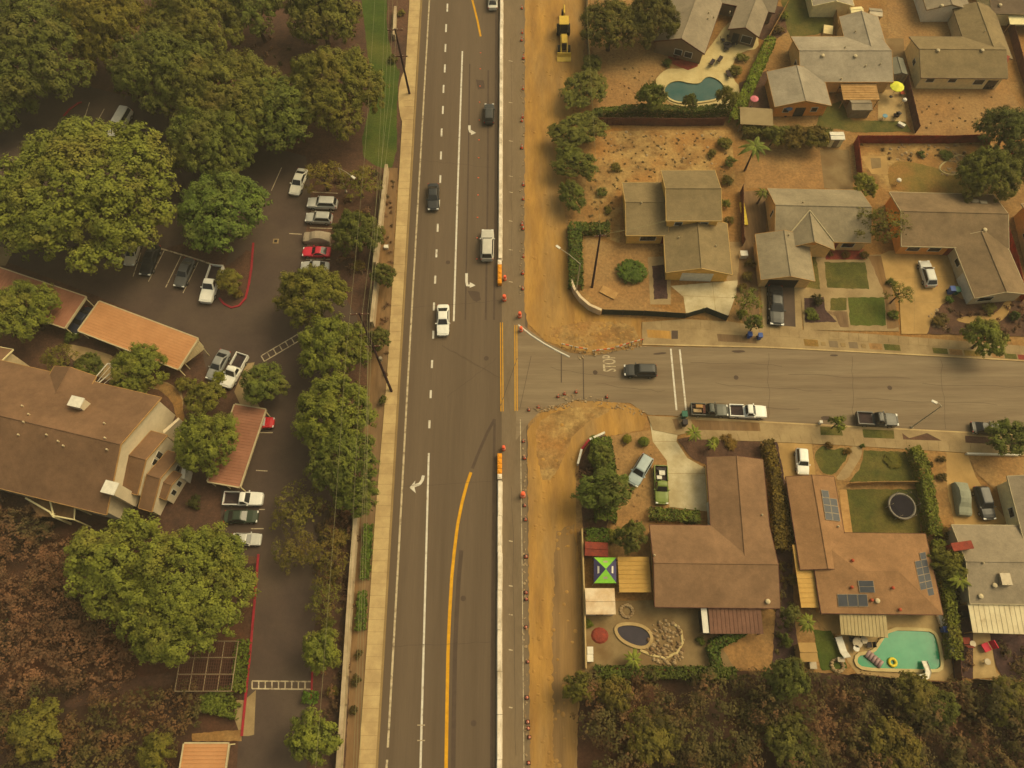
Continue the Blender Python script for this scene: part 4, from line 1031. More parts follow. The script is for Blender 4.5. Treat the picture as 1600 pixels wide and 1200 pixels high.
# ================================================================== vehicles
CAR_TYPES = {
    # L, W, roof z, greenhouse base x0,x1, roof x0,x1 (shares of L, front +), belt z, hood drop
    'sedan':  (4.7, 1.82, 1.45, -.38, .20, -.20, .04, .93, .12),
    'coupe':  (4.5, 1.82, 1.33, -.40, .16, -.18, .00, .88, .10),
    'hatch':  (4.2, 1.78, 1.52, -.48, .22, -.36, .06, .95, .12),
    'suv':    (4.7, 1.90, 1.75, -.485, .20, -.42, .07, 1.05, .10),
    'van':    (5.0, 1.95, 1.85, -.49, .30, -.45, .14, 1.05, .12),
    'pickup': (5.6, 1.95, 1.82, -.08, .20, -.04, .09, 1.08, .06),
}
def loft(mb, rings, close=True):
    n = len(rings[0]); vs = [p for r in rings for p in r]; fs = []
    for i in range(len(rings) - 1):
        for k in range(n):
            fs.append((i * n + k, i * n + (k + 1) % n, (i + 1) * n + (k + 1) % n, (i + 1) * n + k))
    fs.append(tuple(range(n - 1, -1, -1))); fs.append(tuple((len(rings) - 1) * n + k for k in range(n)))
    mb.add(vs, fs)
def car_meshes(kind):
    L, W, zr, b0, b1, r0, r1, zb, drop = CAR_TYPES[kind]
    hw = W / 2
    parts = {}
    xs = [-.5, -.488, -.45, -.36, -.2, 0, .12, .24, .36, .45, .485, .5]
    wf = [.80, .90, .97, 1, 1, 1, 1, 1, .985, .93, .86, .74]
    rear_low = 0.0 if kind in ('suv', 'hatch', 'van') else 0.03
    def top(x):
        z = zb
        if x > b1 - .04: z -= drop * ((x - (b1 - .04)) / (.5 - b1 + .04)) ** 1.4 + (0.16 if x > .48 else 0.05 if x > .44 else 0)
        if x < -.44: z -= 0.10 if x < -.49 else rear_low
        if kind == 'pickup' and -.49 < x < -.09: z -= 0.42
        return z
    if kind == 'pickup':
        xs = [-.5, -.488, -.487, -.36, -.2, -.105, -.10, .05, .24, .36, .45, .485, .5]
        wf = [.94, .97, .985, 1, 1, 1, 1, 1, 1, .985, .95, .88, .78]
    mb = MB(); rings = []
    for x, f in zip(xs, wf):
        z = top(x); w = hw * f; zl = 0.24 if abs(x) < .44 else 0.34
        half = [(w * .90, zl), (w * .985, zl + .14), (w, z * .62), (w * .975, z - .10), (w * .90, z - .015), (w * .5, z + .02)]
        rings.append([(x * L, y, zz) for y, zz in half] + [(x * L, -y, zz) for y, zz in half[::-1]])
    loft(mb, rings)
    # greenhouse shell in body colour
    wb, wt = hw * .90, hw * .70
    def gh(x, t):       # half width
        return wb + (wt - wb) * t
    ring = []
    zt = zr - .05
    lv = [(b0, b1, wb, zb - .03), (b0 + (r0 - b0) * .5, b1 + (r1 - b1) * .5, wb + (wt - wb) * .45, zb + (zt - zb) * .52), (r0, r1, wt, zt), (r0 + .02, r1 - .02, wt * .86, zr), (r0 + .08, r1 - .06, wt * .4, zr + .02)]
    rr = []
    for x0, x1, w, z in lv:
        e = 0.10
        rr.append([(x0 * L + e, -w, z), (x1 * L - e, -w, z), (x1 * L, -w + e * 1.6, z), (x1 * L, w - e * 1.6, z), (x1 * L - e, w, z), (x0 * L + e, w, z), (x0 * L, w - e * 1.6, z), (x0 * L, -w + e * 1.6, z)])
    loft(mb, rr)
    parts['body'] = mb.mesh('car_body_' + kind, 'paint')
    # panes, proud of the shell
    def pane(pts, out):
        o = Vector(out).normalized() * .03
        m = MB(); m.face(*[Vector(p) + o for p in pts]); return m
    def face_pts(xb, xt, s):
        """front (s=1) or rear pane between belt and roof"""
        q = []
        for t, k in ((.10, .86), (.94, .90)):
            x = (xb + (xt - xb) * t) * L; w = (wb + (wt - wb) * t) * k; z = zb + (zt - zb) * t
            q.append((x, w, z))
        a, b = q
        return [(a[0], -a[1], a[2]), (a[0], a[1], a[2]), (b[0], b[1], b[2]), (b[0], -b[1], b[2])]
    parts['windscreen'] = pane(face_pts(b1, r1, 1), (zr - zb, 0, (b1 - r1) * L)).mesh('windscreen_' + kind, 'glass')
    rp = pane(face_pts(b0, r0, -1)[::-1], (-(zr - zb), 0, (r0 - b0) * L))
    parts['rear_window'] = rp.mesh('rear_window_' + kind, 'glass')
    for s, nm in ((1, 'side_window_a'), (-1, 'side_window_b')):
        q = []
        for t, ins in ((.12, .14), (.90, .10)):
            w = (wb + (wt - wb) * t) + .0; z = zb + (zt - zb) * t
            xa = (b0 + (r0 - b0) * t) * L + ins * 1.4; xe = (b1 + (r1 - b1) * t) * L - ins * 1.6
            q.append((xa, xe, w, z))
        (xa, xe, w, z), (xc, xd, w2, z2) = q
        pts = [(xa, s * w, z), (xe, s * w, z), (xd, s * w2, z2), (xc, s * w2, z2)]
        parts[nm] = pane(pts if s < 0 else pts[::-1], (0, s * (zt - zb), wb - wt)).mesh('side_window_' + kind, 'glass')
    m = MB(); m.tube([(0, -.11, 0), (0, .11, 0)], .33, 14); parts['tyre'] = m.mesh('tyre', 'black')
    m = MB(); m.tube([(0, -.115, 0), (0, .125, 0)], .2, 10); parts['rim'] = m.mesh('rim', 'rim')
    m = MB(); m.box((0, 0, 0), (.22, .34, .15)); parts['headlight'] = m.mesh('headlight', 'lamp_white')
    m = MB(); m.box((0, 0, 0), (.12, .24, .22)); parts['taillight'] = m.mesh('taillight', 'lamp_red')
    m = MB(); m.box((0, 0, 0), (.14, .2, .15)); parts['mirror'] = m.mesh('mirror', 'paint')
    if kind == 'pickup':
        m = MB()
        x0, x1, h = -.497 * L, -.108 * L, .0
        zf, ztp = zb - .44, zb
        for s in (-1, 1): m.box(((x0 + x1) / 2, s * (hw - .07), (zf + ztp) / 2 - .02), (x1 - x0, .12, ztp - zf + .1))
        m.box((x0 + .06, 0, (zf + ztp) / 2 - .02), (.10, W - .26, ztp - zf + .08))
        parts['bed_side'] = m.mesh('bed_side', 'paint')
        m = MB(); m.box(((x0 + x1) / 2, 0, zf + .05), (x1 - x0 - .14, W - .28, .08)); parts['bed_liner'] = m.mesh('bed_liner', 'bedliner')
    return parts
CAR_CACHE = {}
def car(kind, front, rear, col, label, cat='car', group=None, zref=0.7, wscale=1.0):
    if kind not in CAR_CACHE: CAR_CACHE[kind] = car_meshes(kind)
    mm = CAR_CACHE[kind]
    L, W, zr, b0, b1, r0, r1, zb, drop = CAR_TYPES[kind]
    a, b = G(*front, zref), G(*rear, zref)
    c = (a + b) / 2
    root = empty({'pickup': 'pickup_truck', 'suv': 'suv', 'van': 'van'}.get(kind, 'car'), (c.x, c.y, 0.05), label, cat, group)
    ln = (a - b).length
    root.rotation_euler = (0, 0, math.atan2(a.y - b.y, a.x - b.x))
    k = ln / L
    root.scale = (k, 0.5 + 0.5 * k if wscale == 1.0 else wscale, min(1.1, 0.4 + 0.6 * k))
    def put(name, me, loc=(0, 0, 0), parent=root):
        o = link(name, me, parent, loc); o.color = (*col, 1); return o
    put('body', mm['body']); put('windscreen', mm['windscreen']); put('rear_window', mm['rear_window'])
    put('side_window', mm['side_window_a']); put('side_window', mm['side_window_b'])
    for sx in (-.30, .31):
        for s in (-1, 1):
            t = put('tyre', mm['tyre'], (sx * L, s * (W / 2 - .10), .33))
            r = put('rim', mm['rim'], (0, 0.01 * s, 0), t)
    for s in (-1, 1):
        put('headlight', mm['headlight'], (.475 * L, s * W * .36, zb - drop - .16)); put('taillight', mm['taillight'], (-.485 * L, s * W * .40, zb - .18))
        put('mirror', mm['mirror'], ((b1 - .05) * L, s * (W / 2 + .05), zb + .05))
    if kind == 'pickup':
        put('bed_side', mm['bed_side']); put('bed_liner', mm['bed_liner'])
    return root
BLK, GRY, SIL, WHT, RED = (.02, .02, .022), (.12, .12, .115), (.42, .41, .38), (.80, .79, .74), (.52, .02, .03)
# traffic
car('sedan', (677, 328), (677, 288), (.035, .036, .04), 'dark grey sedan driving beside the lane dashes on the main road')
car('suv', (764.5, 163), (764, 193), (.05, .05, .05), 'dark suv in the turn lane next to the white barrier')
car('sedan', (770, -14), (770, 14), (.6, .58, .52), 'pale car cut off at the top edge of the main road')
car('suv', (762, 360), (761, 407), (.52, .49, .43), 'silver estate car beside the yellow crash cushion')
car('sedan', (692, 524), (692.5, 477), WHT, 'white sedan driving on the main road before the junction')
car('suv', (975, 579), (1026, 580), (.04, .04, .042), 'dark suv waiting beside the STOP lettering')
p8 = car('pickup', (1137, 642), (1079, 640), (.05, .055, .045), 'dark pickup with loaded bed parked behind the white pickup', 'pickup')
car('pickup', (1197, 644), (1139, 642), WHT, 'white pickup parked at the kerb by the crosswalk', 'pickup')
car('pickup', (1402, 657), (1338, 654), (.06, .058, .055), 'dark grey pickup parked at the kerb beside a grass verge', 'pickup')
car('sedan', (1562, 670), (1518, 667), BLK, 'black car half hidden under the verge tree at the kerb')
# private drives
car('sedan', (1214, 508), (1211, 447), (.022, .023, .026), 'black sedan nose out on the dark driveway pad', zref=.7)
car('hatch', (1443, 408), (1455, 448), (.5, .49, .46), 'silver hatchback on the wide tan driveway')
car('suv', (987, 757), (1013, 713), (.36, .43, .45), 'light blue estate car parked on the corner house dirt yard')
gp = car('pickup', (1034, 788), (1032, 728), (.16, .21, .035), 'lime green pickup on the pale driveway', 'pickup')
car('suv', (1255, 741), (1252, 701), WHT, 'white suv on the tan driveway of the orange tiled house')
car('suv', (1546, 812), (1530, 760), (.035, .035, .04), 'dark suv beside the covered car on the last driveway')
# estate drive
car('sedan', (459, 304), (474, 265), (.74, .71, .62), 'white sedan parked askew at the north end of the bay row')
car('suv', (481, 317), (527, 319), (.60, .58, .53), 'silver suv, topmost of the estate bay row')
car('suv', (478, 340), (519, 342), (.42, .41, .38), 'grey silver suv with open sunroof in the estate bay row')
car('coupe', (473, 393), (516, 394), (.60, .03, .06), 'bright red coupe in the estate bay row')
car('sedan', (470, 416), (514, 417), (.45, .44, .42), 'silver sedan half under the yellow green tree below the red coupe')
car('sedan', (226, 430), (243, 384), BLK, 'black sedan at the tree end of the short stall row')
car('sedan', (279, 448), (297, 405), (.10, .10, .10), 'charcoal sedan between painted lines in the short stall row')
car('pickup', (321, 473), (340, 416), (.78, .76, .70), 'white pickup beside the red kerbed planter island', 'pickup')
car('sedan', (201, 414), (213, 376), (.5, .45, .36), 'tan car almost hidden under the largest tree')
car('sedan', (329, 593), (353, 548), (.26, .26, .25), 'grey sedan at the end of the orange carport')
car('pickup', (352, 605), (380, 554), (.78, .76, .70), 'white pickup with dark bed next to the grey sedan by the orange carport', 'pickup')
car('sedan', (428, 660), (386, 660), RED, 'red car poking out from under the rust brown carport')
car('pickup', (411, 780), (350, 779), (.78, .76, .72), 'white pickup parked just below the rust brown carport', 'pickup')
car('sedan', (403, 807), (351, 807), (.035, .05, .03), 'dark green sedan parked next to the big green tree')
car('sedan', (408, 843), (362, 842), (.55, .54, .5), 'pale sedan mostly under the big green tree')
car('van', (176, 214), (200, 172), (.78, .75, .66), 'white camper van in the gap between the tree crowns', 'van', wscale=1.15)
car('sedan', (112, 520), (142, 482), (.02, .025, .045), 'dark blue car in the gap between two carports')
def load(root, label_parts):
    for nm, mt, c, s in label_parts:
        MB().box(c, s).build(nm, mt, root)
load(p8, [('cargo', 'wood_tan', (-1.6, 0.35, 1.1), (1.0, .5, .5)), ('cargo', 'rock', (-1.9, -.35, 1.05), (1.2, .5, .4)), ('cargo', 'wood_brown', (-.9, -.1, 1.05), (.4, 1.3, .5))])
load(gp, [('spare_wheel', 'white', (-1.7, .1, 1.0), (.7, .8, .3)), ('cargo', 'white', (-.95, -.3, 1.0), (.5, .7, .4)), ('tool_box', 'metal_dark', (-2.2, 0, 1.1), (.35, 1.3, .3))])
# covered cars
def covered(front, rear, col, label):
    a, b = G(*front, .7), G(*rear, .7); c = (a + b) / 2; ln = (a - b).length
    root = empty('covered_car', (c.x, c.y, 0.05), label, 'covered car'); root.rotation_euler = (0, 0, math.atan2(a.y - b.y, a.x - b.x))
    mb = MB(); rings = []
    for x, z, w in [(-.5, .75, .86), (-.49, .95, .94), (-.44, 1.12, 1), (-.30, 1.45, 1), (-.18, 1.62, 1), (.02, 1.62, 1), (.14, 1.45, 1), (.26, 1.1, 1), (.42, .98, .97), (.485, .85, .9), (.5, .6, .82)]:
        hw = .96 * w; h = [(hw, .12), (hw * .99, .5), (hw * .94, min(z, 1.0) - .06), (hw * .74 if z > 1.2 else hw * .85, z - .05), (hw * .35, z + .01)]
        rings.append([(x * ln, y, zz) for y, zz in h] + [(x * ln, -y, zz) for y, zz in h[::-1]])
    loft(mb, rings)
    o = mb.build('cover_sheet', 'tinted', root); o.color = (*col, 1)
    for s in (-1, 1):
        for sx in (-.3, .31): MB().tube([(sx * ln, s * .72, .3), (sx * ln, s * .9, .3)], .31, 12).build('tyre', 'black', root)
covered((1508, 806), (1500, 754), P(140, 134, 100), 'car under a grey green cover beside the dark suv on the last driveway')
covered((474, 371), (516, 372), P(158, 136, 100), 'car under a tan cover next to the bright red coupe')
# ================================================================== vegetation
def quads_mesh(name, C, N, S, rng, mat):
    """one leaf card per centre C with normal N and size S (numpy arrays)"""
    n = len(C)
    t = rng.normal(size=(n, 3)); t -= (t * N).sum(1)[:, None] * N; t /= np.linalg.norm(t, axis=1)[:, None] + 1e-9
    b = np.cross(N, t)
    asp = rng.uniform(.55, 1.0, n)[:, None]
    S = S[:, None]
    fold = N * S * rng.uniform(-.25, .25, n)[:, None]
    V = np.stack([C - t * S, C - b * S * asp + fold, C + t * S, C + b * S * asp + fold], 1).reshape(-1, 3)
    me = bpy.data.meshes.new(name)
    me.vertices.add(4 * n); me.loops.add(4 * n); me.polygons.add(n)
    me.vertices.foreach_set('co', V.astype(np.float32).ravel())
    me.loops.foreach_set('vertex_index', np.arange(4 * n, dtype=np.int32))
    me.polygons.foreach_set('loop_start', np.arange(0, 4 * n, 4, dtype=np.int32))
    me.polygons.foreach_set('loop_total', np.full(n, 4, dtype=np.int32))
    me.materials.append(M[mat]); me.update()
    return me
def unit(v): return v / (np.linalg.norm(v, axis=1)[:, None] + 1e-9)
def leafy(lobes, rng, clump, per, leaf, inner=0.25, dens=1.0):
    """lobes: rows (x,y,z,r). clumps on the lobe surfaces, leaves round each clump"""
    Cs, Ns, Ss = [], [], []
    L = np.asarray(lobes)
    for x, y, z, r in L:
        n = max(4, int(dens * 4 * math.pi * r * r / (clump * clump * 2.4)))
        d = unit(rng.normal(size=(n, 3))); d[:, 2] = np.where(d[:, 2] < -.35, -d[:, 2], d[:, 2])
        cc = np.array([x, y, z]) + d * r * rng.uniform(.82, 1.06, n)[:, None]
        # drop clumps buried in other lobes
        keep = np.ones(n, bool)
        dist = np.linalg.norm(cc[:, None] - L[None, :, :3], axis=2) / L[None, :, 3]
        keep &= (dist < .78).sum(1) == 0
        cc, d = cc[keep], d[keep]
        if not len(cc): continue
        m = len(cc) * per
        off = rng.normal(size=(m, 3)); off = unit(off) * (rng.uniform(0, 1, m) ** .5 * clump * .62)[:, None]; off[:, 2] *= .75
        nn = unit(np.repeat(d, per, 0) * .9 + off / clump * 1.1 + rng.normal(size=(m, 3)) * .26 + np.array([0, 0, .4]))
        Cs.append(np.repeat(cc, per, 0) + off); Ns.append(nn); Ss.append(rng.uniform(.6, 1.15, m) * leaf)
        k = int(m * inner)
        if k:
            q = unit(rng.normal(size=(k, 3))) * (rng.uniform(.1, .8, k) * r)[:, None] + np.array([x, y, z])
            Cs.append(q); Ns.append(unit(rng.normal(size=(k, 3)))); Ss.append(rng.uniform(.9, 1.5, k) * leaf * 1.3)
    return np.concatenate(Cs), np.concatenate(Ns), np.concatenate(Ss)
def dome_lobes(R_, H, n, rng, lr=(.26, .40), flat=1.0):
    """lobes over a dome of radius R_, thickness H, centred on z=0"""
    out = [(0, 0, 0, R_ * .45)]
    i = 0
    while len(out) < n and i < 4000:
        i += 1
        a, rr = rng.uniform(0, 2 * math.pi), math.sqrt(rng.uniform(0, 1))
        r = R_ * rng.uniform(*lr)
        k = max(0.1, (R_ - r * .8)) * rr * rng.uniform(.85, 1.08)
        z = H * .5 * (math.sqrt(max(0, 1 - rr * rr)) * rng.uniform(.5, 1.0) - .42 * rng.uniform(.6, 1.2)) 
        p = (k * math.cos(a), k * math.sin(a), z, r * .85)
        if all((p[0] - q[0]) ** 2 + (p[1] - q[1]) ** 2 + (p[2] - q[2]) ** 2 > (.48 * max(r, q[3])) ** 2 for q in out[1:]): out.append(p)
    return out
CROWNS = {}
def crown_set(key, R_, H, n, clump, per, leaf, variants, seed, lr=(.26, .40), mat='foliage', inner=.25, dens=1.0):
    res = []
    for v in range(variants):
        rng = np.random.default_rng(seed + v)
        C, N_, S_ = leafy(dome_lobes(R_, H, n, rng, lr), rng, clump, per, leaf, inner, dens)
        res.append(quads_mesh('crown_' + key, C, N_, S_, rng, mat))

    CROWNS[key] = (R_, H, res)
crown_set('big', 11.0, 10.0, 100, .95, 28, .165, 4, 11, (.13, .25), inner=.3, dens=1.2)
crown_set('mid', 6.0, 6.5, 58, .78, 26, .15, 5, 21, (.17, .31), inner=.3, dens=1.2)
crown_set('small', 3.2, 4.0, 30, .58, 22, .125, 3, 31, (.22, .38), inner=.3, dens=1.2)
crown_set('shrub', 1.4, 1.8, 16, .40, 14, .10, 3, 41, (.3, .45), inner=.35, dens=1.15)
crown_set('airy', 4.0, 4.5, 30, .7, 11, .13, 3, 51, (.18, .3), inner=.15, dens=.95)
for v in range(2):
    rng_ = np.random.default_rng(61 + v)
    C_, N2, S2 = leafy([(0, 0, 0, 1.25), (.25, .1, .1, 1.1), (-.2, -.2, .05, 1.12)], rng_, .30, 14, .085, .3, 1.3)
    CROWNS.setdefault('ball', (1.4, 2.5, []))[2].append(quads_mesh('crown_ball', C_, N2, S2, rng_, 'foliage'))
def trunk_mesh(seed):
    rng = random.Random(seed)
    mb = MB(); mb.tube([(0, 0, 0), (.03, .02, .2), (-.02, .03, .42), (.02, 0, .62)], [.05, .036, .03, .022], 9)
    for k in range(6):
        a = k * 1.05 + rng.uniform(-.3, .3); z = rng.uniform(.3, .5)
        e = rng.uniform(.22, .36)
        mb.tube([(0, 0, z), (math.cos(a) * e * .5, math.sin(a) * e * .5, z + .14), (math.cos(a) * e, math.sin(a) * e, z + rng.uniform(.2, .34))], [.02, .013, .005], 6)
    return mb.mesh('trunk', 'bark', True)
TRUNKS = [trunk_mesh(s) for s in range(3)]
TN = [0]
def tree(x, y, r, h, col, label, key=None, cat='tree', group=None, name='tree', squash=1.0):
    """x,y picture point of the crown's middle, r its half width in picture pixels, h height in metres"""
    TN[0] += 1; i = TN[0]
    zc = h * .6
    p = G(x, y, zc); rw = 1.1 * r / ppm(x, y, zc)
    if key is None: key = 'big' if rw > 8 else 'mid' if rw > 4.2 else 'small' if rw > 1.9 else 'shrub'
    R0, H0, ms = CROWNS[key]
    root = empty(name, (p.x, p.y, 0), label, cat, group)
    c = link('crown', ms[i % len(ms)], root, (0, 0, zc))
    c.rotation_euler = (0, 0, i * 2.4); s = rw / R0
    c.scale = (s, s * squash, min(1.5 * s, max(.6 * s, h * .8 / H0)))
    c.color = (*col, 1)
    t = link('trunk', TRUNKS[i % 3], root); t.scale = (rw * 1.2 + .5, rw * 1.2 + .5, h); t.rotation_euler = (0, 0, i)
    return root
def shrub(x, y, r, h, col, label, cat='shrub', group=None, squash=1.0, name='shrub'):
    TN[0] += 1; i = TN[0]
    p = G(x, y, h * .45); rw = r / ppm(x, y, h * .45)
    key = 'ball' if ('ball' in label or 'round' in label) else 'shrub' if rw < 2.2 else 'small'
    R0, H0, ms = CROWNS[key]
    o = link(name, ms[i % len(ms)], None, (p.x, p.y, h * .42)); o.color = (*col, 1)
    o.scale = (rw / R0, rw / R0 * squash, h / H0 * 1.0); o.rotation_euler = (0, 0, i * 1.7)
    return tag(o, label, cat, group)
OLV, GRN, LIM, DRK, YEL, RST, BRN = (1.0, .92, .75), (.9, .98, .8), (1.15, 1.18, .8), (.74, .75, .65), (1.35, 1.18, .6), (1.15, .72, .60), (.95, .74, .62)
OG = (1.1, .98, .7)
# -- north west grove
tree(50, 75, 105, 15, (.82, .84, .72), 'dark olive tree filling the top left corner')
tree(165, 40, 72, 15, (1.25, 1.0, .7), 'yellowish olive tree second from the left at the top edge')
tree(255, 105, 80, 14, (.85, .88, .75), 'olive tree right of the camper van gap')
tree(300, 40, 72, 14, OLV, 'olive tree in the middle of the top edge grove')
tree(355, 150, 88, 14, OLV, 'broad olive tree in the centre of the north grove')
tree(330, 220, 72, 13, GRN, 'darker green tree over the drive above the round tree')
tree(440, 175, 66, 12, GRN, 'dark tree between the two broad olive crowns of the grove')
tree(520, 140, 80, 14, (1.12, 1.0, .75), 'large olive tree reaching over the bright green lawn strip')
tree(500, 18, 58, 12, OLV, 'olive tree at the top edge beside the lawn strip')
tree(395, 12, 52, 12, GRN, 'dark tree at the top edge above the brown clearing')
tree(128, 296, 142, 16, LIM, 'largest light green tree overhanging the short stall row')
tree(352, 330, 72, 11, (.8, 1.05, .8), 'round green tree in the middle of the estate drive')
tree(2, 325, 60, 12, OLV, 'olive tree cut by the west edge above the loading pad')
tree(-10, 145, 60, 11, GRN, 'dark tree at the west edge between grove and largest tree')
# -- along the estate drive
tree(485, 462, 54, 10, OG, 'yellow olive tree covering the bay row below the red coupe')
tree(520, 545, 56, 10, LIM, 'light green tree west of the utility pole')
tree(525, 648, 64, 11, LIM, 'broad green tree under the wires at the junction level')
tree(535, 720, 56, 11, GRN, 'green tree below the broad tree under the wires')
tree(556, 775, 30, 8, GRN, 'small green tree at the north end of the lower cream wall', squash=1.3)
tree(556, 365, 40, 8, DRK, 'dark green tree between the bay row and the cream wall')
tree(505, 275, 34, 6, (1.2, .85, .65), 'reddish brown shrubby tree behind the white askew sedan', 'airy')
tree(560, 285, 36, 6, (1.1, .9, .6), 'brown green sparse tree at the end of the lawn strip', 'airy')
tree(412, 600, 36, 7, GRN, 'small dark green tree north of the rust brown carport')
tree(322, 688, 50, 9, LIM, 'green tree between apartment house and rust brown carport')
tree(318, 622, 30, 6, OG, 'small olive tree above the entry path')
tree(216, 578, 44, 8, LIM, 'green tree covering the corner of the orange carport')
tree(34, 487, 52, 9, LIM, 'light green tree over the rust red carport')
tree(95, 565, 34, 6, (.9, .75, .5), 'brown tree between the two apartment houses', 'airy')
tree(140, 572, 24, 4, DRK, 'dark rounded tree beside the white stair rail')
tree(180, 880, 80, 12, LIM, 'yellow green tree below the apartment balconies, left of its pair')
tree(290, 925, 105, 13, LIM, 'biggest light green tree of the southern slope')
tree(338, 872, 46, 9, GRN, 'green tree over the pale sedan by the drive')
tree(255, 985, 48, 9, LIM, 'low light green tree at the foot of the biggest slope tree')
tree(470, 795, 50, 5.5, (.85, .68, .62), 'bare reddish brown tree overhanging the drive', 'airy')
tree(508, 868, 44, 5.5, (.9, .66, .58), 'second bare reddish tree, next to the lower cream wall', 'airy')
tree(508, 940, 34, 5, (.85, .74, .62), 'thin brown tree above the ladder shaped road paint', 'airy')
tree(455, 860, 34, 4.5, (.85, .7, .62), 'low bare brown tree spreading over the drive edge', 'airy')
tree(503, 1016, 33, 7, LIM, 'small round lime green tree above the ladder shaped road paint')
tree(490, 1150, 42, 8, LIM, 'lime green tree at the bottom edge beside the lower cream wall')
tree(358, 438, 22, 4, OG, 'small tree in the red kerbed planter island')
tree(598, 430, 20, 5, DRK, 'dark pepper tree breaking through the upper cream wall')
tree(590, 530, 20, 5, DRK, 'dark shrubby tree in front of the utility pole')
# -- east of the road
DK2 = (.85, .80, .62)
tree(912, 138, 32, 4.6, DK2, 'bushy dark tree on the dirt strip edge beside the pool yard', squash=1.5)
tree(902, 205, 34, 4.8, DK2, 'bushy dark tree on the dirt strip edge beside the speckled yard', squash=1.4)
tree(897, 255, 28, 4.5, (.8, .8, .6), 'bushy dark tree, third down the dirt strip edge', squash=1.5)
tree(893, 305, 20, 4, (.75, .8, .6), 'narrow bushy tree, lowest on the dirt strip edge', squash=1.7)
tree(925, 100, 18, 3.5, DK2, 'small bushy tree at the grey board fence')
tree(955, 40, 50, 9, (.75, .62, .45), 'brown green tree above the orange pool yard')
tree(1018, 28, 44, 9, (.68, .58, .45), 'dark brownish tree against the angled house')
tree(1018, 152, 24, 7, GRN, 'green tree at the left end of the kidney pool')
tree(1078, 158, 12, 4, DRK, 'small clipped tree in front of the kidney pool', key='small')
tree(1136, 152, 18, 5, OG, 'small tree at the right end of the kidney pool')
tree(1375, 352, 32, 7, (.95, .80, .55), 'feathery brown green tree between middle and weathered houses', 'airy', squash=1.5)
tree(1545, 272, 48, 9, (.9, .85, .55), 'brown olive tree behind the weathered house')
tree(1575, 205, 44, 9, DRK, 'dark green tree at the end of the red fence')
tree(1598, 262, 26, 7, OLV, 'olive tree at the east edge beside the brown olive one')
tree(1540, 527, 33, 6, LIM, 'bright green tree on the north verge by the curved walk')
tree(1168, 470, 24, 5, LIM, 'yellow green tree between the two north driveways', 'airy')
tree(1180, 505, 16, 4, GRN, 'small green tree beside the blue bins')
tree(1405, 458, 22, 5, LIM, 'thin light green tree at the edge of the wide tan driveway', 'airy')
tree(945, 765, 32, 7, (.75, .88, .75), 'tall dark green tree in the south corner bed', squash=1.6)
tree(938, 712, 20, 4, GRN, 'green tree behind the curved white kerb wall')
tree(985, 838, 26, 6, DRK, 'dark tree against the corner of the brown L shaped roof')
tree(1575, 682, 34, 5.5, GRN, 'green verge tree overhanging the black car')
tree(1310, 660, 14, 4, LIM, 'small light green verge tree beside the dark grey pickup')
tree(1350, 290, 22, 4, YEL, 'yellow flowering bush tree behind the middle house')
tree(1240, 214, 26, 4, (1.0, .62, .45), 'rusty red hedge tree behind the orange gable', squash=.8)
tree(1275, 214, 22, 4, (.95, .7, .5), 'rusty green hedge tree beside the pale shed')
tree(1210, 212, 18, 4, OG, 'olive hedge tree at the left end of the rusty hedge trees')
tree(1480, 880, 24, 5, OG, 'olive tree between the orange tiled house and the brick chimney', squash=1.4)
tree(1232, 960, 18, 5, DRK, 'dark shrubby tree in the gap between the two southern houses')
tree(905, 1075, 26, 5, (.95, .8, .6), 'olive tree on the canyon edge at the end of the white wall')
tree(960, 1085, 30, 5, (.98, .8, .62), 'olive canyon tree behind the rear patio')
tree(1230, 1060, 34, 7, DRK, 'dark green tree behind the small tan shed')
tree(1430, 1085, 34, 5, (.95, .78, .62), 'olive canyon tree behind the turquoise pool')
tree(1470, 1108, 30, 5, (.72, .72, .56), 'green canyon tree below the white diving slide')
tree(1580, 1100, 40, 5, (1.0, .8, .6), 'olive canyon tree at the east edge')
tree(60, 1140, 46, 7, (1.0, .85, .62), 'pale leaved tree on the southern slope at the bottom left')
tree(245, 1175, 30, 6, (1.0, .85, .62), 'pale leaved tree beside the pale orange carport')
tree(1240, 1165, 45, 5, (.7, .62, .5), 'dark brown green canyon tree at the bottom edge')
tree(1020, 1150, 45, 5, (.92, .72, .55), 'brown green canyon tree at the bottom edge near the dirt strip')
tree(1400, 1165, 45, 5, (.95, .72, .55), 'brownish canyon tree at the bottom edge, right of the dark brown green one')

# -- palms and spiky plants
def frond_mesh(seed, n=16, L=2.2, droop=.9):
    rng = random.Random(seed); mb = MB()
    for k in range(n):
        a = 2 * math.pi * k / n + rng.uniform(-.15, .15); e = L * rng.uniform(.8, 1.1); up = rng.uniform(.2, .8)
        d = Vector((math.cos(a), math.sin(a), 0)); s = Vector((-d.y, d.x, 0))
        pts = [d * e * t + Vector((0, 0, e * (up * t - droop * t * t))) for t in (0, .25, .5, .75, 1)]
        for i in range(4):
            w0, w1 = [e * .16 * q for q in ((.3, 1, .9, .6, .05)[i], (.3, 1, .9, .6, .05)[i + 1])]
            for sg in (-1, 1):
                mb.face(pts[i], pts[i + 1], pts[i + 1] + s * w1 * sg - Vector((0, 0, w1 * .5)), pts[i] + s * w0 * sg - Vector((0, 0, w0 * .5)))
    return mb.mesh('fronds', 'foliage')
FR = [frond_mesh(1), frond_mesh(2, 12, 2.0, .7)]
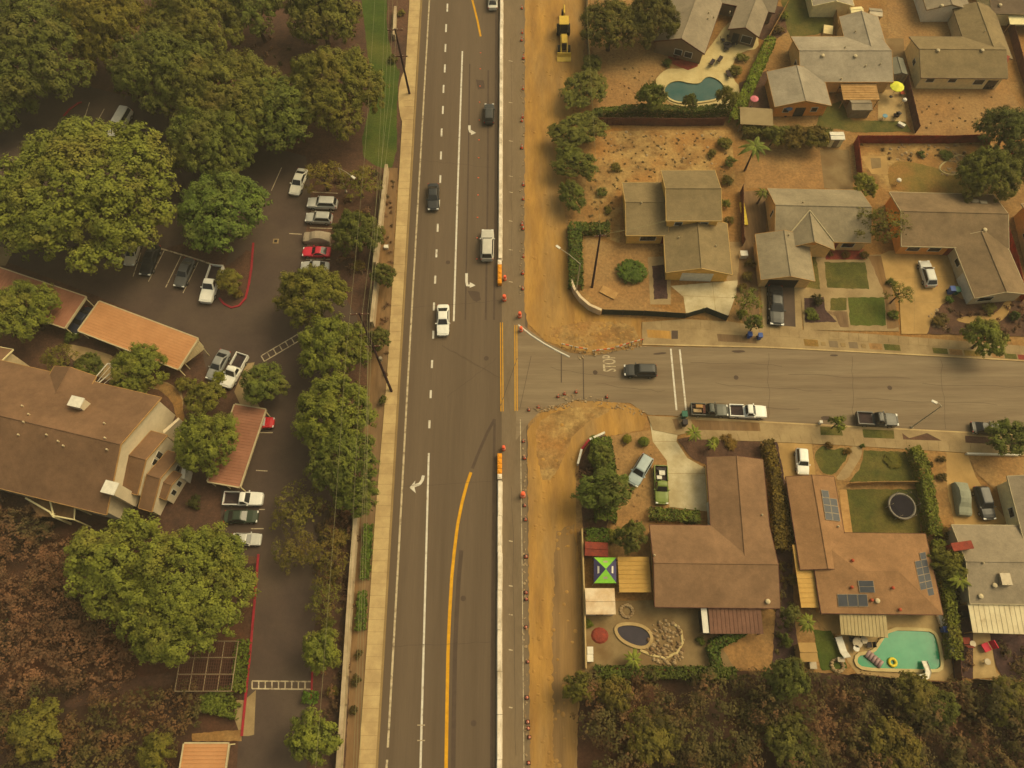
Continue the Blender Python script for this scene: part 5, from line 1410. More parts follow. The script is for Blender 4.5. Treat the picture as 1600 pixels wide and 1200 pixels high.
def palm(x, y, r, h, col, label):
    TN[0] += 1; i = TN[0]
    p = G(x, y, h); rw = r / ppm(x, y, h)
    root = empty('palm_tree', (p.x, p.y, 0), label, 'palm')
    o = link('fronds', FR[i % 2], root, (0, 0, h)); o.scale = (rw / 2.1,) * 3; o.color = (*col, 1); o.rotation_euler = (0, 0, i)
    MB().tube([(0, 0, 0), (.05, 0, h * .5), (0, 0, h + .1)], [.2, .15, .12], 8).build('trunk', 'bark', root)
palm(1085, 676, 16, 3.0, LIM, 'green palm beside the pale south driveway')
palm(1113, 694, 10, 2.0, LIM, 'small palm in the red verge bed by the pale south driveway')
palm(1180, 228, 26, 6.0, GRN, 'tall dark palm with long trunk behind the low grey lean-to')
palm(1262, 972, 16, 2.6, LIM, 'green palm at the corner of the tan terrace')
palm(1500, 905, 20, 3.5, LIM, 'palm with yellow green fronds beside the taupe roof')
palm(1192, 300, 12, 3, OLV, 'thin palm at the corner of the green grey roof')
palm(990, 1030, 18, 2.0, LIM, 'low spiky green palm beside the dark drained pool')

# -- hedges: one leafy body each
def hedge(px, w, h, col, label, seed=0, leaf=.13, name='hedge'):
    pts = [G(x, y, h * .5) for x, y in px]
    rng = np.random.default_rng(700 + seed)
    Cs, Ns = [], []
    org = Vector((pts[0].x, pts[0].y, 0))
    for a, b in zip(pts, pts[1:]):
        L = (b - a).length; d = (b - a).normalized(); s = Vector((-d.y, d.x, 0))
        n = int(L * (w + 2 * h) * 62 * (.13 / leaf) ** 2)
        t = rng.uniform(0, 1, n) * L; q = rng.uniform(-1, 1, n) * (w / 2 + h)
        top = np.abs(q) < w / 2
        off = np.where(top, q, np.sign(q) * w / 2); z = np.where(top, h, h - (np.abs(q) - w / 2))
        D, Sv = np.array(d), np.array(s)
        C = np.array(a - org)[None] * [1, 1, 0] + D * t[:, None] + Sv * off[:, None] + np.array([0, 0, 1.]) * z[:, None]
        N_ = np.where(top[:, None], np.array([0, 0, 1.])[None], Sv[None] * np.sign(q)[:, None])
        C = C + rng.normal(size=C.shape) * leaf * .7 + N_ * (np.sin(t * 2.1 + seed) * np.cos(q * 2.7 + t))[:, None] * .12
        Cs.append(C); Ns.append(unit(N_ + rng.normal(size=C.shape) * .5))
        # inner body
    C = np.concatenate(Cs); N_ = np.concatenate(Ns)
    me = quads_mesh('hedge', C, N_, rng.uniform(.8, 1.5, len(C)) * leaf, rng, 'foliage')
    o = link(name, me, None, org); o.color = (*col, 1)
    return tag(o, label, 'hedge')
hedge([(1204, 64), (1146, 190)], 1.7, 1.8, (1.3, 1.5, .7), 'bright green clipped hedge slanting down beside the kidney pool', 1)
hedge([(898, 352), (900, 450)], 1.9, 1.6, (.6, .78, .6), 'dark green hedge strip between dirt strip and corner yard', 2)
hedge([(900, 358), (952, 358)], 1.6, 1.5, (.7, .8, .6), 'short dark hedge crossing above the utility pole in the corner yard', 3)
hedge([(912, 186), (935, 178), (1000, 172)], 1.0, 1.8, (.75, .82, .62), 'green hedge along the lower edge of the orange pool yard', 4)
hedge([(1000, 172), (1080, 176), (1140, 172)], 1.2, 1.8, (.68, .76, .58), 'dark hedge below the kidney pool terrace', 5)
hedge([(1198, 690), (1212, 760), (1216, 860)], 1.3, 2.0, (1.0, .62, .5), 'rusty red hedge between the two southern houses', 6)
hedge([(1425, 700), (1440, 730), (1452, 800), (1458, 838)], 1.5, 1.8, (1.05, 1.08, .6), 'yellow green hedge beside the trampoline court', 7)
hedge([(1462, 845), (1474, 900), (1486, 985), (1490, 1030)], 1.4, 1.8, (.95, .95, .55), 'olive hedge between the turquoise pool and the chimney house', 8)
hedge([(1014, 803), (1092, 808)], 1.4, 1.3, (.75, .85, .6), 'dark flowering hedge at the end of the pale south driveway', 9)
hedge([(380, 1000), (373, 1080)], 1.3, 1.5, (.72, .85, .5), 'clipped green hedge between lattice arbour and red kerb', 10)
hedge([(366, 1082), (318, 1098), (372, 1112)], 1.6, 1.3, (.8, .9, .55), 'green hedge curling round the foot of the lattice arbour', 11)
hedge([(576, 820), (570, 905)], 1.0, .9, (.62, .85, .45), 'low green hedge between lower cream wall and pavement', 12)
hedge([(567, 925), (563, 985)], 1.0, .9, (.58, .8, .42), 'second low green hedge south along the west pavement', 13)
hedge([(1160, 206), (1300, 212)], 1.6, 1.5, (.8, .72, .5), 'mixed hedge line behind the middle back yard', 14)
hedge([(930, 1050), (1148, 1052)], 1.2, 1.6, (.6, .68, .5), 'dark hedge along the canyon edge behind the rear patio', 15)
hedge([(916, 838), (950, 838)], 1.8, 1.2, (.6, .85, .5), 'green ivy heap above the red brown shed roof', 16)
hedge([(1240, 770), (1222, 800), (1232, 860)], 1.0, 1.6, (1.1, .6, .5), 'red leaved hedge against the garage wing of the orange tiled house', 17)
hedge([(1160, 985), (1112, 1010), (1120, 1042)], 1.2, 1.4, (.5, .68, .45), 'dark green hedge at the left of the rear soil bed', 18)
hedge([(938, 688), (946, 740), (946, 815)], 2.6, 2.6, (.72, .88, .6), 'tall dense dark green planting in the south corner bed', 20)
hedge([(486, 1080), (484, 1098)], 1.6, 1.0, (.55, .9, .4), 'short deep green hedge at the end of the ladder shaped paint', 19)

# -- shrubs
for row in [
    (987, 424, 24, 1.5, (.5, .72, .42), 'large round dark green shrub in the corner front yard'),
    (980, 686, 8, 1.2, (1.3, 1.15, .5), 'yellow green ball shrub on the south corner yard'),
    (1006, 690, 9, 1.2, (.8, .95, .5), 'green ball shrub next to the pale south driveway'),
    (1116, 690, 8, 1.2, (1.2, 1.2, .5), 'lime ball shrub in the verge bed above the brown roof'),
    (560, 1022, 9, 1.2, (.52, .36, .42), 'purple shrub on the west pavement edge, topmost of three'),
    (557, 1063, 11, 1.3, (.5, .38, .42), 'purple shrub on the west pavement edge, middle of three'),
    (552, 1110, 8, 1.1, (.5, .36, .42), 'purple shrub on the west pavement edge, lowest of three'),
    (1471, 717, 8, .9, (.62, .38, .42), 'purple shrub at the top of the last front bed'),
    (1473, 746, 10, 1.0, (.66, .42, .44), 'purple shrub in the middle of the last front bed'),
    (1453, 726, 6, .9, (.6, .4, .42), 'purple shrub touching the yellow green hedge'),
    (1278, 468, 12, 1.6, (.42, .32, .36), 'dark purple bush in the middle house front bed'),
    (1268, 492, 14, 1.0, (.7, .75, .45), 'low green bush in the middle house front bed'),
    (1350, 398, 8, 1.2, (1.0, .6, .5), 'reddish bush beside the brick edging'),
    (1470, 500, 16, 1.2, (.8, .5, .42), 'reddish brown bush at the mouth of the wide tan driveway'),
    (1545, 482, 14, 1.0, (.85, .72, .5), 'mixed flower bush inside the curved walk'),
    (1585, 494, 9, 1.6, (.5, .65, .5), 'dark upright bush at the east end of the curved walk'),
    (1483, 468, 8, 1.2, (.6, .9, .5), 'small green bush beside the blue and green bins'),
    (1172, 410, 10, 1.4, (1.0, .62, .55), 'pinkish bush beside the white box in the side yard'),
    (1168, 432, 10, 1.4, (1.0, .66, .6), 'pink flowering bush below the white box in the side yard'),
    (1258, 430, 7, 1.0, (.5, .72, .4), 'dark green bush along the walk of the middle house'),
    (960, 836, 14, 1.3, (1.4, 1.25, .95), 'pale flowering bush above the canopy tent'),
    (1295, 696, 7, .7, (1.0, .5, .42), 'red bush at the notch of the heart shaped lawn'),
    (1324, 705, 8, .8, (.95, .5, .42), 'red brown bush at the right of the heart shaped lawn'),
    (1348, 697, 5, .8, (.5, .75, .4), 'small green bush at the top of the front path'),
    (1428, 708, 9, 1.3, (.8, .9, .5), 'green bush at the top of the yellow green hedge'),
    (1140, 690, 16, .7, (1.05, .6, .45), 'low red plant bed in the verge above the brown roof'),
    (930, 690, 12, 1.2, (.62, .8, .5), 'dark bush behind the red and white kerb wall'),
    (1476, 832, 12, 1.3, (.95, .55, .45), 'rusty bush beside the left corner of the taupe roof'),
    (1445, 1055, 8, .9, (.8, .8, .5), 'low bush at the pool terrace edge'),
    (1042, 98, 10, 1.0, (.55, .6, .45), 'dark bush beside the brick terrace'),
    (1150, 110, 12, 1.2, (.95, .75, .5), 'brown bush between terrace and slanting hedge'),
    (1160, 90, 12, 1.2, (.95, .85, .5), 'olive bush at the top of the slanting hedge'),
    (1215, 45, 12, 1.4, (.9, .5, .45), 'dark red bush beside the upper lawn'),
    (1225, 25, 9, 1.2, (1.1, 1.1, .5), 'yellow green bush by the angled house wall'),
    (1532, 262, 12, 1.3, (.7, .75, .5), 'dark bush against the end of the red fence'),
    (1440, 240, 8, .8, (.7, .75, .5), 'small bush on the rocky garden'),
    (1478, 242, 12, .7, (.65, .72, .45), 'low bush in the pale ringed garden bed'),
    (1395, 720, 14, .5, (1.0, .82, .5), 'low olive ground bush on the south lawn'),
    (628, 20, 8, 1.0, (1.2, .9, .8), 'rosy bush on the north planting bed'),
    (614, 92, 9, 1.2, (.7, .62, .5), 'brown bush at the foot of the northern utility pole'),
    (598, 362, 7, .9, (1.0, .85, .6), 'dry bush in front of the upper cream wall'),
    (560, 335, 10, 1.2, (1.0, .7, .5), 'rust coloured bush behind the upper cream wall'),
    (560, 415, 12, 1.2, (.9, .6, .5), 'red brown bush behind the dark pepper tree'),
    (598, 625, 9, 1.6, (.62, .62, .5), 'dark bush at the pavement below the utility pole'),
    (303, 785, 14, 1.5, (.38, .36, .36), 'blackish bush at the foot of the stepped gable'),
    (345, 590, 14, 1.6, (1.25, 1.2, .5), 'yellow green bush behind the white pickup by the orange carport'),
    (290, 600, 18, 2.0, (1.0, .95, .6), 'olive bush at the head of the entry path'),
    (110, 525, 14, 1.4, (.5, .6, .45), 'dark bush under the rust red carport edge'),
    (372, 460, 9, .9, (1.1, .7, .5), 'rusty bush at the tip of the planter island'),
    (1100, 545 - 60, 5, .5, (.8, .8, .5), 'tiny bush by the screen fence of the corner driveway'),
    (1095, 1000, 9, 1.0, (.6, .7, .45), 'small bush beside the porch box'),
    (1132, 224, 13, 1.6, (.95, .8, .55), 'brown green bush at the top right corner of the speckled yard'),
    (1112, 240, 10, 1.2, (.9, .7, .5), 'rusty bush on the speckled yard above the two storey roof'),
    (1142, 252, 12, 1.5, (.85, .85, .6), 'olive bush by the palm on the speckled yard'),
    (1136, 282, 11, 1.4, (.95, .72, .5), 'dry bush beside the two storey roof corner'),
    (1132, 318, 11, 1.6, (.85, .9, .55), 'green bush right of the two storey block'),
    (1140, 345, 10, 1.4, (.9, .7, .55), 'reddish bush right of the garage roof of the yellow house'),
    (940, 300, 10, 1.2, (.75, .85, .55), 'green bush at the left of the yellow house wing'),
    (950, 328, 9, 1.0, (.95, .75, .5), 'dry bush left of the yellow house wing'),
    (962, 262, 11, 1.0, (.9, .66, .5), 'wide brown bush on the lower speckled yard'),
    (1052, 428, 7, 1.0, (.6, .8, .5), 'dark bush at the left post of the white garage door'),
    (1160, 448, 9, 1.2, (1.0, .62, .5), 'red plant at the corner driveway edge'),
    (1158, 490, 11, 1.2, (1.0, 1.05, .5), 'yellow green bush at the foot of the corner driveway'),
    (1322, 398, 8, 1.0, (1.0, .55, .45), 'red flowering plant on the brick edging, right one'),
    (1296, 396, 7, 1.0, (1.0, .55, .45), 'red flowering plant on the brick edging, left one'),
    (1392, 440, 9, 1.0, (.8, .85, .5), 'green bush at the left side of the wide tan driveway'),
    (1396, 492, 10, 1.0, (.75, .8, .5), 'dark bush at the left mouth of the wide tan driveway'),
    (520, 900, 16, 1.6, (.95, .75, .6), 'brown shrub beside the lower cream wall, upper one'),
    (515, 975, 14, 1.5, (.8, .75, .55), 'brown green shrub above the lime green tree'),
    (530, 840, 16, 1.8, (.95, .72, .6), 'rosy brown shrub at the top of the lower cream wall'),
    (520, 1080, 12, 1.0, (1.0, .68, .55), 'rusty shrub by the end of the ladder shaped paint'),
    (1476, 940, 11, 1.5, (.95, .95, .5), 'yellow green bush right of the pool terrace'),
    (1238, 905, 10, 1.6, (.8, .6, .5), 'brown bush beside the tan lean-to roof'),
    (1228, 1000, 13, 1.8, (.7, .8, .5), 'green bush behind the porch in the gap between southern houses'),
    (920, 975, 9, .9, (.9, 1.0, .5), 'green bush below the white flat roofed shed'),
]:
    shrub(*row)

# -- leaf masses nobody could count
M['scrub_tan'] = nmat('scrub_tan_leaves', P(128, 98, 54), P(92, 72, 40), .4, rough=.85, c3=P(84, 74, 36), scale3=.15, fine=.3, fscale=2.2)
def inside(poly, x, y):
    c = False; j = len(poly) - 1
    for i in range(len(poly)):
        if ((poly[i][1] > y) != (poly[j][1] > y)) and x < (poly[j][0] - poly[i][0]) * (y - poly[i][1]) / (poly[j][1] - poly[i][1]) + poly[i][0]: c = not c
        j = i
    return c
def mass(name, label, poly, spacing, rr, hh, mat, seed, clump=.9, per=9, leaf=.2, prob=1.0):
    rng = np.random.default_rng(seed)
    W = [G(x, y) for x, y in poly]; wp = [(p.x, p.y) for p in W]
    x0, x1 = min(p[0] for p in wp), max(p[0] for p in wp); y0, y1 = min(p[1] for p in wp), max(p[1] for p in wp)
    lobes = []
    y = y0
    while y < y1:
        x = x0
        while x < x1:
            px, py = x + rng.uniform(-.5, .5) * spacing, y + rng.uniform(-.5, .5) * spacing
            if rng.uniform() < prob and inside(wp, px, py):
                r = rng.uniform(*rr); lobes.append((px, py, rng.uniform(*hh), r))
                if rng.uniform() < .5: lobes.append((px + rng.uniform(-1, 1) * r, py + rng.uniform(-1, 1) * r, lobes[-1][2] * rng.uniform(.5, .9), r * .7))
            x += spacing
        y += spacing
    C, N_, S_ = [], [], []
    L = np.array(lobes)
    for k in range(0, len(lobes), 40):
        a, b, c = leafy(L[k:k + 40], rng, clump, per, leaf, .2); C.append(a); N_.append(b); S_.append(c)
    C, N_, S_ = np.concatenate(C), np.concatenate(N_), np.concatenate(S_)
    ok = C[:, 2] > .02
    me = quads_mesh(name, C[ok], N_[ok], S_[ok], rng, mat)
    return tag(link(name, me), label, kind='stuff')
mass('canyon_undergrowth', 'dense dark brown green brush filling the canyon', [(905, 1066), (1000, 1058), (1160, 1060), (1330, 1064), (1480, 1080), (1680, 1072), (1750, 1290), (905, 1290), (918, 1150)], 2.4, (1.2, 2.5), (.5, 3.4), 'scrub', 5, per=13, leaf=.16)
mass('slope_undergrowth', 'dry rust brown brush on the estate slope', [(-60, 770), (40, 800), (110, 830), (150, 900), (110, 960), (200, 1000), (268, 1010), (262, 1045), (100, 1100), (-60, 1110)], 2.3, (1.2, 2.9), (.2, 2.2), 'scrub_red', 6, prob=.9, per=14, leaf=.15)
mass('slope_undergrowth', 'mixed green and rust brush at the bottom of the estate slope', [(-60, 1110), (90, 1120), (180, 1090), (300, 1085), (310, 1140), (280, 1165), (270, 1290), (-80, 1290)], 2.2, (1.0, 2.1), (.3, 2.0), 'scrub', 7, prob=.9, per=12, leaf=.16)
mass('bed_undergrowth', 'low mixed plants behind the upper cream wall', [(490, 255), (596, 268), (585, 400), (565, 470), (545, 440), (520, 400), (528, 300)], 2.0, (.5, 1.0), (.1, .5), 'scrub_red', 8, .6, 8, .14, .7)
mass('bed_undergrowth', 'dry plants between the drive and the lower cream wall', [(500, 780), (552, 800), (545, 900), (530, 1190), (512, 1190), (516, 1060), (494, 1045), (490, 900)], 1.5, (.5, 1.1), (.05, .7), 'scrub_red', 9, .55, 8, .13, .75)
mass('bed_undergrowth', 'dry plants along the west pavement', [(604, 275), (617, 275), (603, 590), (590, 590)], 1.1, (.2, .42), (.0, .2), 'scrub_red', 10, .4, 7, .1, .6)
mass('grove_litter', 'dry brush under the north grove', [(380, 40), (470, 60), (470, 110), (380, 110)], 2.0, (.3, .6), (0, .2), 'scrub_red', 11, .5, 7, .12, .5)
mass('yard_weeds', 'scattered dry weed tufts on the speckled back yard', [(925, 208), (1135, 206), (1145, 285), (1120, 265), (1030, 262), (1020, 284), (970, 284), (960, 360), (920, 350)], 1.0, (.08, .3), (-.06, .04), 'scrub_tan', 12, .3, 7, .08, .5)
mass('yard_weeds', 'scattered dry weed tufts on the big dry yard', [(1425, 150), (1570, 150), (1595, 195), (1435, 207)], 1.2, (.08, .26), (-.06, .03), 'scrub_tan', 13, .25, 7, .08, .4)
mass('yard_weeds', 'scattered weeds on the rocky back garden', [(1345, 225), (1540, 226), (1540, 250), (1400, 250), (1350, 240)], 1.4, (.12, .4), (-.05, .1), 'scrub', 14, .3, 7, .09, .5)
mass('bed_undergrowth', 'red brown plants in the south corner bed', [(905, 720), (930, 690), (950, 690), (935, 740), (930, 840), (912, 840)], 1.3, (.4, .8), (.1, .5), 'scrub_red', 15, .5, 8, .12, .8)
mass('bed_undergrowth', 'reddish plants in the east front bed', [(1462, 486), (1490, 478), (1530, 484), (1590, 474), (1640, 485), (1640, 526), (1570, 522), (1450, 516)], 1.3, (.3, .6), (.05, .3), 'scrub_red', 16, .45, 8, .11, .6)
mass('verge_weeds', 'weeds in the gap between the two southern houses', [(1200, 880), (1235, 880), (1245, 1035), (1208, 1035)], 1.3, (.3, .7), (.0, .5), 'scrub', 17, .5, 8, .12, .7)
mass('bed_undergrowth', 'brown plants beside the taupe house', [(1465, 840), (1485, 850), (1500, 960), (1515, 1040), (1495, 1050), (1488, 960)], 1.2, (.3, .7), (.0, .5), 'scrub', 18, .5, 8, .12, .7)
mass('rear_undergrowth', 'rank plants behind the chimney house', [(1552, 995), (1640, 995), (1640, 1060), (1570, 1052)], 1.3, (.4, .9), (.0, .7), 'scrub', 19, .55, 8, .13, .8)
mass('yard_weeds', 'dry weeds on the orange pool yard', [(935, 80), (1030, 95), (1005, 165), (935, 168)], 1.6, (.08, .22), (-.04, .04), 'scrub_red', 20, .2, 6, .07, .35)
mass('yard_weeds', 'dry weeds on the south corner yard', [(955, 690), (1012, 680), (1030, 800), (960, 830)], 1.5, (.08, .25), (-.04, .05), 'scrub_red', 21, .2, 6, .07, .4)
# ================================================================== road works
def krail_mesh(L):
    mb = MB(); prof = [(.36, 0), (.36, .1), (.27, .33), (.23, .81), (-.23, .81), (-.27, .33), (-.36, .1), (-.36, 0)]
    n = len(prof)
    vs = [(x, y, z) for y in (-L / 2, L / 2) for x, z in prof]
    mb.add(vs, [(i, (i + 1) % n, n + (i + 1) % n, n + i) for i in range(n)] + [tuple(range(n - 1, -1, -1)), tuple(range(n, 2 * n))])
    return mb.mesh('barrier_block', 'barrier')
def krails(a, b, n, label, group):
    A, B = G(*a), G(*b)
    L = (B - A).length / n
    me = krail_mesh(L - .05)
    for i in range(n):
        p = A.lerp(B, (i + .5) / n)
        o = link('barrier_block', me, None, (p.x + random.Random(i).uniform(-.02, .02), p.y, .02))
        o.rotation_euler = (0, 0, math.atan2(B.y - A.y, B.x - A.x) - math.pi / 2)
        tag(o, label, 'barrier', group)
krails((784, -60), (781.5, 408), 12, 'white concrete barrier block in the line north of the junction', 'barrier line north of the junction')
krails((781, 753), (780, 1260), 8, 'white concrete barrier block in the line south of the junction', 'barrier line south of the junction')
def cushion(a, b, n, label, flip):
    A, B = G(*a), G(*b); c = (A + B) / 2
    root = empty('crash_cushion', (c.x, c.y, 0.02), label, 'crash cushion')
    L = (B - A).length / n
    rz = math.atan2(B.y - A.y, B.x - A.x)
    for i in range(n):
        p = A.lerp(B, (i + .5) / n)
        white = (i == (0 if flip else n - 1))
        mb = MB((c.x, c.y, 0)); mb.box((p.x, p.y, .42), (L - .06, .62, .78), rz); mb.box((p.x, p.y, .86), (L * .5, .3, .12), rz)
        mb.build('water_module', 'barrier' if white else 'cushion', root)
    e = A if not flip else B
cushion((781, 410), (781, 447), 5, 'orange yellow crash cushion ending the northern barrier line', True)
cushion((781, 711), (781, 751), 5, 'orange yellow crash cushion starting the southern barrier line', False)
def cone_parts():
    b = MB(); b.box((0, 0, .03), (.42, .42, .05)); base = b.mesh('cone_base', 'black')
    c = MB(); c.lathe((0, 0, .05), [(.17, 0), (.035, .72)], 12); body = c.mesh('cone_body', 'cone')
    s = MB(); s.lathe((0, 0, .40), [(.115, 0), (.075, .18)], 12); col = s.mesh('cone_sleeve', 'white')
    d = MB(); d.lathe((0, 0, .06), [(.26, 0), (.26, .3), (.24, .32), (.24, .62), (.22, .64), (.2, .98), (.08, 1.02)], 14); drum = d.mesh('drum_body', 'cone')
    e = MB(); e.lathe((0, 0, .42), [(.252, 0), (.252, .16)], 14); band = e.mesh('drum_band', 'white')
    return base, body, col, drum, band
CB, CC, CS, DB, DS = cone_parts()
def cone(x, y, label, group, drum=False, s=1.0):
    p = G(x, y)
    root = empty('traffic_drum' if drum else 'traffic_cone', (p.x, p.y, .05), label, 'drum' if drum else 'cone', group)
    root.scale = (s, s, s)
    link('base', CB, root)
    if drum: link('body', DB, root); link('band', DS, root)
    else: link('body', CC, root); link('sleeve', CS, root)
rng = random.Random(4)
for y in (14, 52, 64, 92, 140, 184, 190, 232, 290, 312, 352, 358, 402, 428, 452):
    cone(816.5 + rng.uniform(-2, 1.5), y, 'orange traffic cone in the row along the northern dirt strip', 'cones along the northern dirt strip', s=rng.uniform(1.0, 1.35))
for y in (690, 716, 790, 812, 870, 926, 936, 980, 1034, 1090, 1128, 1138, 1152, 1192):
    cone(817 + (y - 650) * .017 + rng.uniform(-1.5, 1.5), y, 'orange traffic cone in the row along the southern dirt strip', 'cones along the southern dirt strip', s=rng.uniform(1.0, 1.35))
cone(788, 469, 'orange drum standing alone below the northern crash cushion', None, True, 1.3)
cone(812, 495, 'orange drum at the start of the white kerb form by the junction', None, True, 1.2)
cone(814, 517, 'orange drum just below the first one at the white kerb form', None, True, 1.1)
cone(817, 775, 'orange drum beside the southern dirt strip below the haul mouth', None, True, 1.4)
cone(789, 437, 'orange drum behind the northern crash cushion', None, True, 1.0)
cone(787, 702, 'orange drum above the southern crash cushion', None, True, 1.1)
for x, y in ((826, 641), (841, 637), (872, 620), (882, 616), (900, 613), (948, 621)):
    cone(x, y, 'weathered cone on the rim of the southern dirt spill', 'cones on the rim of the southern dirt spill', s=1.1)
for y in (83, 108, 135, 160, 188, 219, 247, 278, 305, 340, 372, 405):
    p = G(751 - (y - 80) * .018, y)
    o = MB((p.x, p.y, 0)).box((p.x, p.y, .06), (.22, .12, .1)).build('lane_tab', 'cone')
    tag(o, 'small orange lane tab in the dotted row on the main road', 'lane tab', 'orange lane tabs on the main road')
def barricade(a, b, label, h=1.0):
    A, B = G(*a), G(*b); org = A
    root = empty('barricade', org, label, 'barricade', 'red and white barricades on the north corner')
    n = max(3, int((B - A).length / .5)); d = (B - A).normalized(); rz = math.atan2(d.y, d.x)
    for k in range(n):
        p = A.lerp(B, (k + .5) / n); L = (B - A).length / n
        MB(org).box((p.x, p.y, h - .15), (L, .06, .26), rz).build('board_stripe', 'cone' if k % 2 else 'white', root)
    for t in (.08, .92):
        p = A.lerp(B, t)
        for s in (-1, 1):
            q = Vector((-d.y, d.x, 0)) * .35 * s
            MB(org).tube([p + q, p + Vector((0, 0, h))], .035, 4).build('leg', 'metal_dark', root)
barricade((877, 541), (894, 545), 'red barricade, leftmost on the north corner dirt')
barricade((897, 546), (917, 549), 'red barricade, second on the north corner dirt')
barricade((925, 552), (958, 548), 'long red barricade above the STOP lettering')
barricade((961, 546), (982, 540), 'red barricade right of the long one')
barricade((984, 539), (1004, 534), 'red barricade nearest the north pavement end')
# white kerb form along the north corner, string of debris
A = [G(x, y) for x, y in [(810, 508), (830, 524), (850, 537), (870, 548), (890, 558)]]
mb = MB(A[0]); mb.tube(A, .16, 6); tag(mb.build('kerb_form', 'white'), 'white curved kerb form on the north corner', 'kerb form')
mb = MB(); rr = random.Random(8)
for _ in range(420):
    t = rr.random()
    x, y = rr.choice([(860 + 150 * t, 618 + 30 * t * t + rr.uniform(-3, 8)), (900 + 110 * t, 556 - 20 * t + rr.uniform(-4, 6)), (815 + rr.uniform(-3, 4), 20 + 450 * t), (820 + rr.uniform(-3, 4), 680 + 500 * t), (835 + 60 * t, 640 - 10 * t + rr.uniform(-3, 6))])
    p = G(x, y); s = rr.uniform(.08, .3)
    mb.box((p.x, p.y, s * .2), (s, s * rr.uniform(.5, 1), s * .6), rr.uniform(0, 3))
tag(mb.build('rubble', 'rock'), 'pale concrete rubble strewn along the dirt edges', kind='stuff')
mb = MB()
for _ in range(420):
    x, y = rr.choice([(rr.uniform(826, 900), rr.uniform(0, 500)), (rr.uniform(832, 900), rr.uniform(660, 1200)), (rr.uniform(850, 990), rr.uniform(500, 545))])
    p = G(x, y); s = rr.uniform(.1, .4)
    mb.lathe((p.x, p.y, -.03), [(s, 0), (s * .7, s * .25), (s * .2, s * .35)], 6, 1, rr.uniform(.6, 1.2))
tag(mb.build('dirt_clods', 'soil_work'), 'loose dirt clods on the excavated strip', kind='stuff')

# ---- backhoe loader, bucket to the south
def backhoe():
    c = G(880, 62)
    k = G(880, 22); ln = (G(880, 30) - G(879, 101)).length
    root = empty('backhoe_loader', (c.x, c.y, 0.03), 'yellow backhoe loader working on the northern dirt strip', 'backhoe')
    Y = plain('machine_yellow', P(206, 164, 58), .45); D = 'metal_dark'
    s = ln / 7.6
    root.scale = (.72, .95, .8)
    def b(name, mat, pos, size, ry=0): return MB().box([q * s for q in pos], [q * s for q in size], 0, 0).build(name, mat, root)
    b('chassis', D, (0, 0, .75), (.8, 4.6, .5)); b('hood', Y, (0, -1.4, 1.3), (.85, 1.5, .75)); b('engine_grille', D, (0, -2.25, 1.2), (.8, .2, .7))
    cab = b('cab', 'glass', (0, .75, 1.75), (1.25, 1.25, 1.3)); MB().box((0, .9 * s, 2.52 * s), (1.55 * s, 1.5 * s, .12 * s)).build('cab_roof', Y, root)
    for x in (-1, 1):
        for y in (.2, 1.35): b('cab_post', Y, (x * .6, y, 1.8), (.08, .08, 1.4))
    def wheel(x, y, r, w):
        t = MB().tube([((x - w / 2) * s, y * s, r * s), ((x + w / 2) * s, y * s, r * s)], r * s, 16).build('tyre', 'black', root)
        MB().tube([((x - w / 2 - .02) * s, y * s, r * s), ((x + w / 2 + .02) * s, y * s, r * s)], r * .5 * s, 10).build('rim', Y, t)
    for x in (-.85, .85): wheel(x, 1.0, .78, .5); wheel(x, -2.1, .5, .38)
    for x in (-.5, .5): MB().tube([(x * s, -.6 * s, 1.4 * s), (x * s, -2.4 * s, 1.0 * s), (x * s, -3.2 * s, .5 * s)], .1 * s, 6).build('loader_arm', Y, root)
    mb = MB(); mb.add([(x * s, y * s, z * s) for x in (-1.15, 1.15) for y, z in ((-3.1, .12), (-3.9, .08), (-3.35, .35), (-3.2, .9), (-3.1, .9))], [(0, 1, 2, 3, 4), (9, 8, 7, 6, 5), (0, 5, 6, 1), (1, 6, 7, 2), (2, 7, 8, 3), (4, 3, 8, 9), (0, 4, 9, 5)])
    mb.build('loader_bucket', Y, root)
    MB().tube([(.1 * s, 1.8 * s, .9 * s), (.1 * s, 2.3 * s, 2.5 * s), (.1 * s, 3.4 * s, 2.7 * s)], .14 * s, 6).build('boom', Y, root)
    MB().tube([(.1 * s, 3.4 * s, 2.7 * s), (.1 * s, 4.1 * s, 1.0 * s)], .11 * s, 6).build('dipper', Y, root)
    MB().box((.1 * s, 4.1 * s, .7 * s), (.6 * s, .5 * s, .7 * s)).build('dig_bucket', D, root)
    for x in (-1, 1): MB().tube([(x * .5 * s, 1.7 * s, .8 * s), (x * 1.1 * s, 2.0 * s, .1 * s)], .08 * s, 5).build('stabiliser', Y, root)
backhoe()

# ================================================================== poles, lamps, wires
def utility_pole(base, h, top, label, arms=((.97, 2.4),), rz=0.0):
    b = G(*base); t = G(*top, h)
    root = empty('utility_pole', b, label, 'utility pole')
    MB(b).tube([b, b.lerp(t, .5), t], [.20, .17, .13], 10).build('pole', 'pole_wood', root)
    for f, L in arms:
        p = b.lerp(t, f)
        MB(b).box((p.x, p.y, p.z), (L, .14, .14), rz).build('crossarm', 'wood_brown', root)
        for k in (-.45, -.15, .15, .45):
            q = p + Vector((math.cos(rz), math.sin(rz), 0)) * L * k
            MB(b).lathe((q.x, q.y, q.z + .07), [(.04, 0), (.07, .08), (.03, .2)], 6).build('insulator', 'lamp_metal', root)
    return root, t
p1, t1 = utility_pole((612, 612), 13.0, (561, 489), 'tall brown utility pole standing at the west pavement by the junction', ((.985, 2.6), (.60, 2.2)), R(2))
